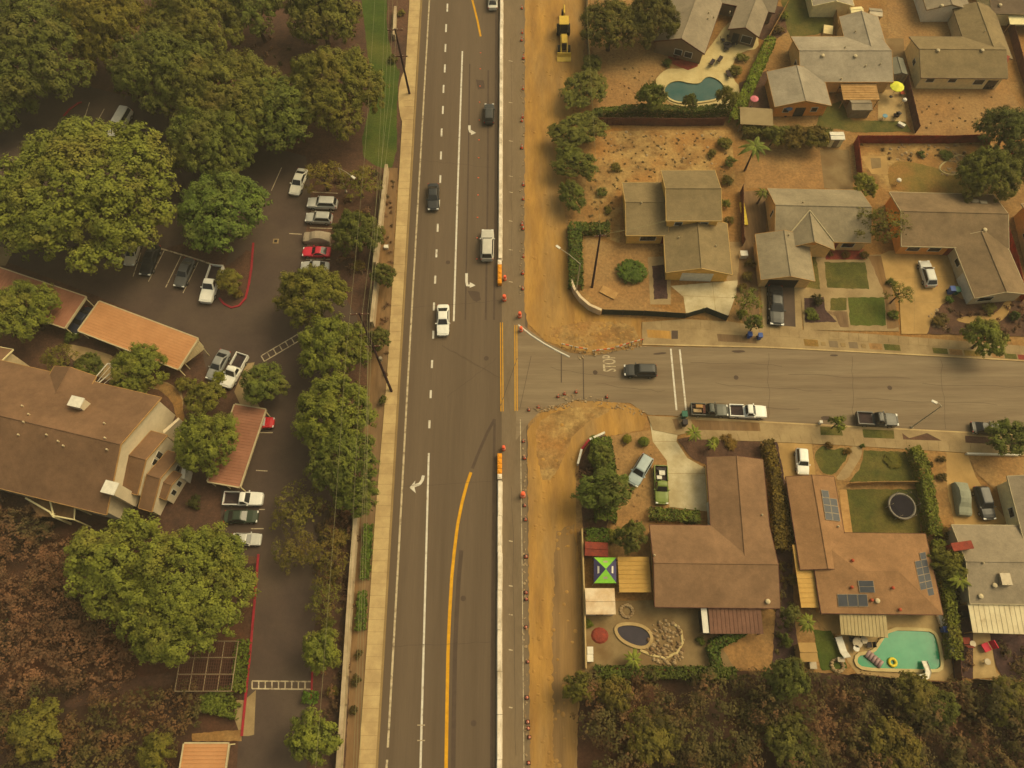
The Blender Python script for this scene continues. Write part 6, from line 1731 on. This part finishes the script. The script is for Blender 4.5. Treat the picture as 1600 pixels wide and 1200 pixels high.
p2, t2 = utility_pole((640, 147), 13.0, (617, 45), 'utility pole on the north pavement bulge beside the lawn strip', ((.985, 2.6), (.60, 2.2)), R(2))
p3, t3 = utility_pole((925, 449), 9.5, (938, 366), 'utility pole in the dry front yard of the yellow corner house', ((.97, 1.8),), R(6))
MB(p1.location).lathe(tuple(G(612, 612).lerp(t1, .42) + Vector((.35, 0, 0))), [(.25, 0), (.27, .1), (.27, .8), (.2, .9)], 10).build('transformer', 'metal_grey', p1)
def wire(pts, label, sag=.6, r=.03):
    P_ = []
    for a, b in zip(pts, pts[1:]):
        for i in range(12):
            t = i / 12; q = a.lerp(b, t); q.z -= sag * 4 * t * (1 - t); P_.append(q)
    P_.append(pts[-1])
    mb = MB(pts[0]); mb.tube(P_, r, 5)
    tag(mb.build('power_line', 'wire'), label, 'wire', 'power lines over the west pavement')
WR = {'single pale cable crossing the estate trees west of the poles': ([(588, -40), (570, 240), (540, 560), (510, 980), (486, 1280)], 11),
      'westmost power line of the bunch over the west pavement': ([(603, -40), (596, 150), (578, 489), (566, 800), (549, 1280)], 10),
      'second power line of the bunch over the west pavement': ([(609, -40), (602, 150), (582, 489), (569, 800), (554, 1280)], 10),
      'third power line of the bunch over the west pavement': ([(615, -40), (608, 150), (566, 489), (552, 800), (530, 1280)], 12.8),
      'eastmost power line of the bunch over the west pavement': ([(622, -40), (614, 150), (574, 489), (573, 800), (559, 1280)], 12.8)}
for lab, (px, z) in WR.items():
    wire([G(x, y, z) for x, y in px], lab, .25, .02)
wire([t3 + Vector((0, 0, .1)), G(917, 0, 9.5) + Vector((0, 20, 0))], 'service cable running north from the corner yard pole', .6, .02)
wire([t3 + Vector((.5, 0, .1)), G(1090, 330, 5.5)], 'service cable from the corner yard pole to the yellow house', .6, .02)
def street_lamp(base, h, armtip, label, armz=.2):
    b = G(*base); top = Vector((b.x, b.y, h)); tip = G(*armtip, h + armz)
    root = empty('street_lamp', b, label, 'street lamp')
    MB(b).tube([b, top], [.11, .07], 8).build('pole', 'lamp_metal', root)
    MB(b).lathe(tuple(b), [(.22, 0), (.2, .25), (.12, .3)], 8).build('base', 'lamp_metal', root)
    MB(b).tube([top, top.lerp(tip, .5) + Vector((0, 0, .2)), tip], .05, 6).build('arm', 'lamp_metal', root)
    d = (tip - top).normalized()
    MB(b).box(tip, (.75, .34, .16), math.atan2(d.y, d.x)).build('lamp_head', 'white', root)
street_lamp((1424, 668), 8.2, (1460, 628), 'slim street lamp leaning over the side street by the grass verge')
street_lamp((899, 462), 9.0, (872, 386), 'street lamp reaching over the northern dirt strip from the hedge')
street_lamp((541, 300), 6.0, (552, 277), 'low lamp post in the brown planting behind the bay row')

# ================================================================== walls and fences
def fence(px, h, mat, label, post=None, step=2.4, cat='fence', th=.06, name='fence', boards=True):
    pts = [G(x, y) for x, y in px]
    org = Vector((pts[0].x, pts[0].y, 0))
    root = empty(name, org, label, cat)
    for a, b in zip(pts, pts[1:]):
        L = (b - a).length; n = max(1, round(L / step)); rz = math.atan2(b.y - a.y, b.x - a.x); nr = Vector((-math.sin(rz), math.cos(rz), 0))
        for i in range(n):
            q = a.lerp(b, (i + .5) / n); w = L / n
            mb = MB(org)
            if boards:
                m = max(2, int(w / .3))
                for k in range(m):
                    r = a.lerp(b, (i + (k + .5) / m) / n) + nr * (.025 if k % 2 else -.0)
                    mb.box((r.x, r.y, h / 2 + (k % 3) * .01), (w / m - .015, th, h), rz)
            else: mb.box((q.x, q.y, h / 2), (w - .01, th, h), rz)
            mb.build('panel', mat, root)
            r = a.lerp(b, i / n)
            MB(org).box((r.x, r.y, h / 2 + .05), (.11, .11, h + .1), rz).build('post', post or mat, root)
    r = pts[-1]
    MB(org).box((r.x, r.y, h / 2 + .05), (.11, .11, h + .1)).build('post', post or mat, root)
    return root
def block_wall(px, h, mat, label, th=.25, step=3.0, pil=True, alt=None):
    pts = [G(x, y) for x, y in px]; org = Vector((pts[0].x, pts[0].y, 0))
    root = empty('block_wall', org, label, 'wall')
    base = mat
    for j, (a, b) in enumerate(zip(pts, pts[1:])):
        mat = alt if (alt and j == 1) else base
        L = (b - a).length; n = max(1, round(L / step)); rz = math.atan2(b.y - a.y, b.x - a.x)
        for i in range(n):
            q = a.lerp(b, (i + .5) / n)
            MB(org).box((q.x, q.y, h / 2), (L / n - .01, th, h), rz).build('wall_panel', mat, root)
            MB(org).box((q.x, q.y, h + .04), (L / n - .015, th + .1, .1), rz).build('cap', mat, root)
        if pil:
            for i in range(0, n + 1, 2):
                q = a.lerp(b, i / n); MB(org).box((q.x, q.y, h / 2 + .06), (.45, .45, h + .12), rz).build('pillar', mat, root)
M['wall_cream'] = nmat('wall_cream', P(178, 152, 108), P(164, 138, 96), .6, fine=.07, c3=P(150, 124, 84), scale3=.3)
block_wall([(606, 270), (598, 345), (588, 420)], 1.8, 'wall_cream', 'cream block wall between estate planting and the west pavement, north part', .45)
block_wall([(590, 450), (584, 510)], 1.8, 'wall_cream', 'short cream block wall between the dark pepper tree and the utility pole', .45)
block_wall([(560, 805), (552, 910), (540, 1100), (527, 1290)], 1.8, 'wall_cream', 'long cream block wall along the southern west pavement', .45)
block_wall([(619, 20), (617, 62)], 1.2, 'wall_cream', 'short low wall in the north planting bed', .4)
block_wall([(892, 444), (896, 458), (906, 472), (920, 484), (938, 492)], 1.5, nmat('wall_white', P(208, 180, 132), P(194, 164, 116), .8, fine=.06), 'white curved corner wall below the dark hedge strip', .3, 1.3, False)
fence([(940, 491), (1005, 493), (1070, 497), (1101, 488), (1134, 501)], 1.5, nmat('screen_mesh', P(58, 58, 40), P(48, 50, 36), .9, fine=.12), 'dark green screened fence along the corner house front', 'metal_dark', 3.0, boards=False, th=.04)
fence([(933, 196), (1000, 196), (1060, 197), (1130, 196)], 1.8, 'wood_brown', 'red brown board fence below the pool yard')
fence([(1334, 224), (1420, 224), (1480, 224), (1535, 222)], 1.9, 'wood_red', 'bright red board fence behind the rocky back garden')
fence([(1334, 226), (1338, 262), (1340, 282)], 1.9, 'wood_red', 'short bright red board fence beside the gravel pad')
fence([(1535, 222), (1538, 244)], 1.9, 'wood_red', 'short red board fence corner under the dark green tree')
fence([(1560, 246), (1606, 252)], 1.8, 'wood_red', 'red board fence at the east edge behind the brown olive tree')
fence([(1568, 20), (1592, 110), (1620, 190)], 1.8, 'wood_brown', 'brown board fence running down beside the pale pink house')
fence([(1412, 130), (1420, 165), (1430, 208)], 1.8, 'wood_brown', 'brown board fence between side patio and big dry yard')
fence([(1157, 300), (1158, 378), (1160, 384)], 1.8, 'wood_brown', 'brown board fence right of the yellow house')
fence([(1566, 360), (1582, 410), (1594, 472)], 1.6, 'wood_red', 'red board fence between weathered house and the tan house')
fence([(908, 830), (912, 950), (914, 1045)], 1.7, nmat('wall_tan', P(182, 150, 92), P(168, 136, 80), .8, fine=.06), 'tan slim wall between southern dirt strip and rear patio', None, 2.6, 'wall', .18, 'garden_wall', False)
fence([(1324, 758), (1376, 756), (1438, 756)], 1.2, 'wood_tan', 'tan broken board fence above the trampoline court')
fence([(1438, 756), (1448, 800), (1452, 836)], 1.2, 'wood_tan', 'tan board fence right of the trampoline')
fence([(918, -20), (915, 60), (922, 110)], 1.8, 'wood_grey', 'grey board fence between dirt strip and orange pool yard')
fence([(1330, 1054), (1400, 1062), (1484, 1068)], 1.6, 'wood_brown', 'dark board fence behind the turquoise pool')
fence([(1486, 985), (1492, 1064)], 1.7, 'wood_brown', 'brown board fence right of the turquoise pool')
fence([(1052, 1048), (1148, 1050)], 1.5, 'wood_brown', 'brown board fence behind the rear soil bed')
fence([(1520, 1062), (1570, 1066)], 1.5, 'wood_grey', 'grey board fence at the end of the last patio')
fence([(1300, 14), (1306, 52)], 1.6, 'wood_tan', 'tan board fence right of the upper lawn')
fence([(1198, 66), (1228, 12)], 1.5, 'wood_tan', 'tan board fence along the angled house side')
fence([(962, 1046), (1048, 1048)], 1.5, 'brick', 'rusty brick toned fence below the dark drained pool')
fence([(1508, 710), (1590, 712)], .5, 'white', 'low white edging wall above the last front lawn', None, 2.4, 'wall', .25, 'edging_wall', False)
block_wall([(902, 728), (908, 705), (920, 690), (944, 679)], .9, 'white', 'red and white curved kerb wall around the south corner bed', .2, 1.2, False, 'red_paint')

# ================================================================== garden and street things
def pt(x, y, z=0): return G(x, y, z)
def canopy(c0, c1, c2, c3):
    q = [G(x, y, 2.2) for x, y in (c0, c1, c2, c3)]; c = sum(q, Vector()) / 4; c.z = 0
    root = empty('canopy_tent', c, 'lime green and navy pop-up canopy tent beside the tan patio cover', 'canopy tent')
    top = Vector((c.x, c.y, 3.1))
    LG = plain('canopy_lime', P(140, 194, 56), .7); NV = plain('canopy_navy', P(74, 66, 84), .7)
    for i in range(4):
        a, b = q[i], q[(i + 1) % 4]
        n = (b - a).cross(top - a)
        v = (a, b, top) if n.z > 0 else (b, a, top)
        o = MB(c).face(*v).build('canopy_panel', LG if i % 2 == 0 else NV, root)
        dz = Vector((0, 0, -.28))
        MB(c).face(a, b, b + dz, a + dz).build('valance', LG if i % 2 == 0 else NV, root)
        MB(c).tube([(a.x, a.y, 0), a], .03, 5).build('leg', 'metal_grey', root)
        # pale printed block on each panel
        m = (a + b) / 2; k = .30
        u = (b - a) * (.30 if i % 2 else .2); w = (top - m)
        f = [m + w * k - u / 2, m + w * k + u / 2, m + w * (k + .16) + u / 2 * .85, m + w * (k + .16) - u / 2 * .85]
        nn = (f[1] - f[0]).cross(f[2] - f[0]).normalized(); nn = nn if nn.z > 0 else -nn
        MB(c).face(*[p + nn * .02 for p in f]).build('print_block', 'white' if i % 2 else 'lamp_metal', o)
canopy((928, 871), (963, 871), (963, 911), (928, 911))
def trampoline(x, y, r):
    p = G(x, y, .8); p.z = 0; rw = r / ppm(x, y, .8)
    root = empty('trampoline', p, 'round dark trampoline with a pale padded rim on the court lawn', 'trampoline')
    n = 28
    mb = MB(); mb.lathe((0, 0, .82), [(rw * .86, 0), (rw * .86, .02)], n); mb.build('jumping_mat', nmat('tramp_mat', P(44, 37, 33), P(38, 32, 29), 1.0, fine=.1), root)
    ring = [(rw * .95 * math.cos(2 * math.pi * k / n), rw * .95 * math.sin(2 * math.pi * k / n), .86) for k in range(n + 1)]
    MB().tube(ring, .16, 6, False).build('pad', plain('tramp_pad', P(128, 114, 88), .6), root)
    for k in range(6):
        t = 2 * math.pi * k / 6; e = (rw * math.cos(t), rw * math.sin(t))
        MB().tube([(*e, 0), (*e, 2.3)], .04, 5).build('net_pole', 'metal_grey', root)
    MB().tube([(a, b, 2.25) for a, b, _ in ring], .03, 5, False).build('net_ring', 'black', root)
trampoline(1409, 791, 21)
def parasol(x, y, r, mat, label, h=2.4):
    p = G(x, y, h); rw = r / ppm(x, y, h); p.z = 0
    root = empty('parasol', p, label, 'parasol')
    n = 10; top = Vector((0, 0, h + rw * .32))
    for k in range(n):
        a, b = [Vector((rw * math.cos(2 * math.pi * (k + s) / n), rw * math.sin(2 * math.pi * (k + s) / n), h)) for s in (0, 1)]
        MB().add([a, b, top, a - Vector((0, 0, .12)), b - Vector((0, 0, .12))], [(0, 1, 2), (0, 3, 4, 1)]).build('canopy_gore', mat, root)
    MB().tube([(0, 0, 0), (0, 0, h + rw * .34)], .03, 6).build('pole', 'metal_grey', root)
    MB().lathe((0, 0, 0), [(.3, 0), (.3, .08), (.06, .14)], 10).build('base', 'metal_dark', root)
parasol(1402, 135, 11, plain('parasol_yellow', P(216, 206, 58), .7), 'yellow parasol on the side patio of the taupe house')
parasol(1179, 154, 6.5, plain('parasol_pink', P(206, 112, 108), .7), 'small pink parasol beside the low grey lean-to', 2.1)
parasol(1233, 168, 6, plain('parasol_blue', P(82, 104, 122), .7), 'small blue parasol at the orange gable wall', 2.0)
def chair(x, y, rz, mat, label, group=None, s=1.0, lounge=False):
    p = G(x, y)
    root = empty('sun_lounger' if lounge else 'patio_chair', (p.x, p.y, .05), label, 'lounger' if lounge else 'chair', group); root.rotation_euler = (0, 0, rz); root.scale = (s,) * 3
    L = 1.3 if lounge else .55
    MB().box((0, 0, .38), (L, .6, .1)).build('seat', mat, root)
    MB().box((-L / 2 - .2, 0, .62), (.55 if lounge else .5, .6, .08), 0, R(40 if lounge else 70)).build('backrest', mat, root)
    for a in (-1, 1):
        for b in (-1, 1): MB().tube([(a * L * .45, b * .26, 0), (a * L * .45, b * .26, .36)], .025, 4).build('leg', 'metal_dark', root)
def table(x, y, r, mat, label, h=.74, n=14):
    p = G(x, y, h); rw = r / ppm(x, y, h)
    root = empty('patio_table', (p.x, p.y, .05), label, 'table')
    MB().lathe((0, 0, h - .06), [(rw * .97, 0), (rw, .02), (rw, .05), (rw * .96, .07)], n).build('table_top', mat, root)
    for k in range(4):
        t = k * math.pi / 2 + .5; MB().tube([(rw * .7 * math.cos(t), rw * .7 * math.sin(t), 0), (rw * .6 * math.cos(t), rw * .6 * math.sin(t), h - .05)], .03, 4).build('leg', 'metal_dark', root)
table(1137, 70, 7, 'metal_dark', 'dark round table on the cream terrace by the kidney pool')
for i, (x, y, a) in enumerate([(1129, 66, 0), (1138, 60, 90), (1145, 72, 180), (1134, 80, 270)]):
    chair(x, y, R(a), 'metal_dark', ['dark chair left of the terrace table', 'dark chair above the terrace table', 'dark chair right of the terrace table', 'dark chair below the terrace table'][i], 'chairs round the terrace table', 1.2)
for i, (x, y, a) in enumerate([(1112, 100, 60), (1124, 95, 60), (1137, 118, 95)]):
    chair(x, y, R(a), 'bedliner', ['brown lounger nearest the brick terrace', 'brown lounger between pool and terrace table', 'brown lounger at the right end of the kidney pool'][i], 'brown loungers on the cream terrace', 1.15, True)
for i, (x, y, a) in enumerate([(1062, 74, 20), (1073, 82, 20), (1056, 92, 110)]):
    chair(x, y, R(a), 'wood_brown', ['wooden armchair on the brick terrace, upper one', 'wooden armchair on the brick terrace, lower one', 'wooden bench chair at the end of the brick terrace'][i], 'wooden chairs on the brick terrace', 1.5)
table(1340, 1004, 8, 'metal_grey', 'grey glass table beside the patio cover at the turquoise pool')
table(1350, 1000, 6, 'metal_grey', 'second grey table against the patio cover at the turquoise pool')
table(1338, 1013, 5, 'white', 'small white round table beside the grey glass table')
for i, (x, y, a) in enumerate([(1330, 999, 0), (1356, 1008, 180), (1345, 996, 270)]):
    chair(x, y, R(a), 'metal_dark', ['dark chair left of the grey glass table', 'dark chair right of the grey glass table', 'dark chair under the edge of the beige patio cover'][i], 'chairs round the grey glass table', 1.1)
chair(1311, 1008, R(100), 'white', 'white lounger at the left end of the pool terrace', None, 1.5, True)
chair(1573 - 37, 1012, R(200), plain('chair_red', P(196, 44, 54), .6), 'bright red armchair on the last patio', None, 1.7)
chair(1506, 1002, R(90), 'brick', 'dull red chair beside the olive hedge', None, 1.5)
table(1543, 1034, 5, 'metal_grey', 'grey round table on the last patio')
table(1520, 1006, 5, 'metal_grey', 'small grey table above the last patio')
for i, (x, y, m_) in enumerate([(1408, 148, 'vent_red'), (1403, 180, 'metal_dark'), (1398, 183, 'bedliner')]):
    chair(x, y, R(40 * i), m_, ['red chair below the yellow parasol', 'black chair on the side patio, right one', 'brown chair on the side patio, left one'][i], None, 1.2)
table(1383, 181, 4, plain('tub_blue', P(96, 132, 132), .5), 'pale blue round table on the side patio')
def grill(x, y, label, mat='white'):
    p = G(x, y); root = empty('barbecue_grill', (p.x, p.y, .04), label, 'grill')
    MB().lathe((0, 0, .7), [(.15, 0), (.38, .15), (.42, .3), (.34, .5), (.1, .58)], 12).build('kettle', mat, root)
    for k in range(3):
        t = k * 2.1; MB().tube([(.4 * math.cos(t), .4 * math.sin(t), 0), (.2 * math.cos(t), .2 * math.sin(t), .75)], .03, 4).build('leg', 'metal_dark', root)
grill(1409, 163, 'white lidded grill on the side patio'); grill(1400, 288, 'white satellite like kettle grill behind the weathered house')
# pool toys and slide
def ring_float(x, y, r):
    p = G(x, y, .1); rw = r / ppm(x, y); n = 20
    mb = MB(); mb.tube([(rw * .72 * math.cos(2 * math.pi * k / n), rw * .72 * math.sin(2 * math.pi * k / n), .12) for k in range(n + 1)], rw * .3, 8, False)
    o = mb.build('ring_float', plain('float_yellow', P(222, 190, 40), .4), None, True, (p.x, p.y, .1)); tag(o, 'yellow ring float on the turquoise pool', 'pool float')
ring_float(1394, 1035, 7.5)
p = G(1365, 1030, .1); mb = MB()
for k in range(5): mb.tube([(-.9 + .45 * k, -.5, .12), (-.9 + .45 * k, .5, .12)], .22, 8)
o = mb.build('air_bed', plain('float_pink', P(158, 126, 108), .5), None, True, (p.x, p.y, .1)); o.rotation_euler = (0, 0, R(-42)); tag(o, 'pinkish grey air bed floating in the turquoise pool', 'pool float')
def slide():
    p = G(1441, 1054); root = empty('pool_slide', (p.x, p.y, .05), 'white curved slide on the lower edge of the turquoise pool', 'slide')
    path = [Vector(v) for v in ((-1.7, -.3, 1.9), (-1.0, -.4, 1.75), (-.2, -.2, 1.4), (.25, .35, 1.0), (.35, 1.0, .6), (.35, 1.6, .35))]
    mb = MB()
    L, Rr = strip_pts(path, .75)
    for i in range(len(path) - 1):
        h = Vector((0, 0, .18))
        mb.face(L[i], L[i + 1], Rr[i + 1], Rr[i]); mb.face(L[i] + h, L[i + 1] + h, L[i + 1], L[i]); mb.face(Rr[i], Rr[i + 1], Rr[i + 1] + h, Rr[i] + h)
    mb.build('chute', 'white', root)
    for x in (-1.9, -1.5):
        MB().tube([(x, -.65, 0), (x, -.65, 2.3)], .04, 5).build('ladder_rail', 'metal_grey', root)
    for z in (.4, .8, 1.2, 1.6): MB().box((-1.7, -.65, z), (.4, .1, .05)).build('step', 'metal_grey', root)
    for q in path[1:5:2]: MB().tube([(q.x, q.y, 0), q], .05, 5).build('support', 'metal_grey', root)
slide()
# bins and boxes
def bin_(x, y, mat, label, s=1.0):
    p = G(x, y); root = empty('wheelie_bin', (p.x, p.y, .1), label, 'bin'); root.scale = (s,) * 3
    mb = MB(); mb.add([(-.24, -.26, 0), (.24, -.26, 0), (.24, .26, 0), (-.24, .26, 0), (-.3, -.34, 1.0), (.3, -.34, 1.0), (.3, .34, 1.0), (-.3, .34, 1.0)], [(3, 2, 1, 0), (4, 5, 6, 7), (0, 1, 5, 4), (1, 2, 6, 5), (2, 3, 7, 6), (3, 0, 4, 7)]); mb.build('body', mat, root)
    MB().box((0, .02, 1.05), (.66, .76, .09)).build('lid', mat, root)
    for sx in (-1, 1): MB().tube([(sx * .2, .3, .12), (sx * .3, .3, .12)], .12, 8).build('wheel', 'black', root)
BLU = plain('bin_blue', P(52, 76, 124), .5); GRB = plain('bin_green', P(48, 92, 64), .5)
bin_(1482, 458, BLU, 'blue wheeled bin at the garage of the weathered house', 1.2); bin_(1490, 459, GRB, 'green wheeled bin at the garage of the weathered house', 1.2)
bin_(1169, 527, BLU, 'blue wheeled bin on the north verge, left one'); bin_(1185, 529, BLU, 'blue wheeled bin on the north verge, right one')
bin_(1067, 652, GRB, 'green wheeled bin at the kerb behind the dark loaded pickup', 1.2); bin_(1068, 664, 'metal_dark', 'dark wheeled bin below the green kerb bin', 1.1)
bin_(1471, 985, BLU, 'blue container beside the turquoise pool'); bin_(1500, 962, 'metal_dark', 'black bin beside the white stained patio cover')
def crate(name, x, y, size, mat, label, rz=0.0, cat='box', h=None):
    p = G(x, y); sx, sy, sz = size
    root = empty(name, (p.x, p.y, .05), label, cat); root.rotation_euler = (0, 0, rz)
    MB().box((0, 0, sz / 2), (sx, sy, sz)).build('body', mat, root)
    MB().box((0, 0, sz + .03), (sx + .08, sy + .08, .06)).build('lid', mat, root)
crate('storage_box', 1160, 401, (1.1, .9, .9), 'white', 'white box between the yellow house and the pink bushes')
crate('plywood_stack', 951, 458, (2.6, 1.3, .15), 'wood_tan', 'tan plywood sheets lying in the corner front yard', R(-32), 'plywood')
crate('air_conditioner', 1302, 216 + 6, (.9, .7, .7), 'white', 'white air conditioner below the pale shed')
crate('rooftop_deck_box', 1292, 51, (1.6, 2.2, .6), 'pink_wall', 'cream garden box on the upper lawn edge', R(-12), 'box')
crate('storage_box', 921, 1017, (.7, .8, .9), 'white', 'white square unit, upper of two, beside the tan slim wall')
crate('storage_box', 921, 1029, (.7, .8, .9), 'white', 'white square unit, lower of two, beside the tan slim wall')
crate('planter_box', 1268, 1040, (.8, .8, .5), 'metal_grey', 'grey planter near the small tan shed'); crate('storage_box', 1311, 1043 - 12, (.8, .5, .6), 'metal_grey', 'grey box on the dark green turf')
crate('garden_bench', 1407, 190 + 7, (1.2, .5, .45), 'white', 'white toy bench on the side lawn', R(-40), 'bench')
crate('pool_screen', 1476, 990, (.6, 5.2, .5), 'white', 'white long panel leaning beside the turquoise pool', R(8), 'screen')
crate('kayak', 1161, 336, (.7, 4.4, .35), plain('kayak_yellow', P(214, 176, 40), .5), 'long yellow kayak beside the brown fence', R(1), 'kayak')
# fire pit rings and rock garden
def stone_ring(x, y, r, n, label, fill='mulch'):
    p = G(x, y); rw = r / ppm(x, y); root = empty('stone_ring', (p.x, p.y, .03), label, 'fire pit')
    rg = random.Random(n)
    for k in range(n):
        t = 2 * math.pi * k / n
        MB().lathe((rw * math.cos(t), rw * math.sin(t), 0), [(.26, 0), (.28, .15), (.18, .26)], 6, 1, rg.uniform(.6, 1)).build('stone', 'rock', root)
stone_ring(979, 955, 9, 14, 'round stone fire pit on the rear patio')
stone_ring(1308, 1040, 9, 12, 'round stone planter at the corner of the dark green turf')
p = G(1040, 1003); root = empty('rock_pile', (p.x, p.y, .03), 'pile of pale boulders beside the dark drained pool', 'rock pile'); rg = random.Random(3)
for k in range(130):
    a, r_ = rg.uniform(0, 6.3), math.sqrt(rg.random()) * 2.6; s = rg.uniform(.14, .38)
    MB().lathe((r_ * math.cos(a), r_ * math.sin(a) * 1.1, 0), [(s, 0), (s * .9, s * .4), (s * .35, s * .8)], 6, rg.uniform(.7, 1.1), rg.uniform(.6, 1)).build('boulder', 'rock' if rg.random() < .6 else 'soil_brown', root)
cc = [G(x, y) for x, y in [(1000, 1016), (1018, 1024), (1040, 1028), (1058, 1020), (1066, 1004), (1064, 986), (1054, 976)]]
tag(MB(cc[0]).tube(cc, .22, 6).build('stone_edging', 'deck_cream'), 'cream curved edging around the boulder pile', 'edging')
p = G(937, 993); mb = MB(); mb.lathe((0, 0, 0), [(1.15, 0), (.9, .25), (.3, .4)], 12, 1, .9); tag(mb.build('soil_mound', 'brick', None, False, (p.x, p.y, .03)), 'red brown soil mound on the rear patio', 'mound')
cc = [G(x, y) for x, y in smooth_poly([(1466, 262), (1480, 250), (1500, 240), (1512, 250), (1504, 268), (1488, 274), (1472, 270)], 2)]
tag(MB(cc[0]).tube(cc + [cc[0]], .16, 6, False).build('stone_edging', 'deck_cream'), 'pale ring edging in the rocky back garden', 'edging')
mb = MB(); rg = random.Random(12)
for _ in range(160):
    x, y = rg.choice([(rg.uniform(1390, 1520), rg.uniform(226, 250)), (rg.uniform(1470, 1510), rg.uniform(236, 274)), (rg.uniform(930, 1130), rg.uniform(206, 262)), (rg.uniform(1450, 1480), rg.uniform(484, 516))])
    q = G(x, y); s = rg.uniform(.1, .35); mb.lathe((q.x, q.y, -.02), [(s, 0), (s * .8, s * .4), (s * .3, s * .6)], 6)
tag(mb.build('garden_stones', 'rock'), 'pale stones strewn over the dry gardens', kind='stuff')
# white pavement box, yard signs
crate('utility_box', 604, 388, (.6, .5, .5), 'white', 'small white utility box on the west pavement', 0, 'utility box')
crate('utility_box', 1280, 662, (.35, .35, .7), 'white', 'small white post box on the south verge', 0, 'post box')
crate('utility_box', 1521, 676, (.5, .4, .7), 'white', 'white kerbside box beside the black car', 0, 'utility box')
# ================================================================== wildfire smoke in the air
mb = MB(); mb.box((0, 0, 50.9), (3060, 3060, 104))
hz = mb.build('haze', None)
hm = bpy.data.materials.new('smoke_haze'); hm.use_nodes = True
hn = hm.node_tree; hn.nodes.clear()
pv = hn.nodes.new('ShaderNodeVolumePrincipled'); ho = hn.nodes.new('ShaderNodeOutputMaterial')
pv.inputs['Color'].default_value = (0.92, 0.86, 0.74, 1); pv.inputs['Density'].default_value = 0.00035
hn.links.new(pv.outputs[0], ho.inputs['Volume'])
hz.data.materials.append(hm)
tag(hz, 'thin amber wildfire smoke filling the air', kind='stuff')
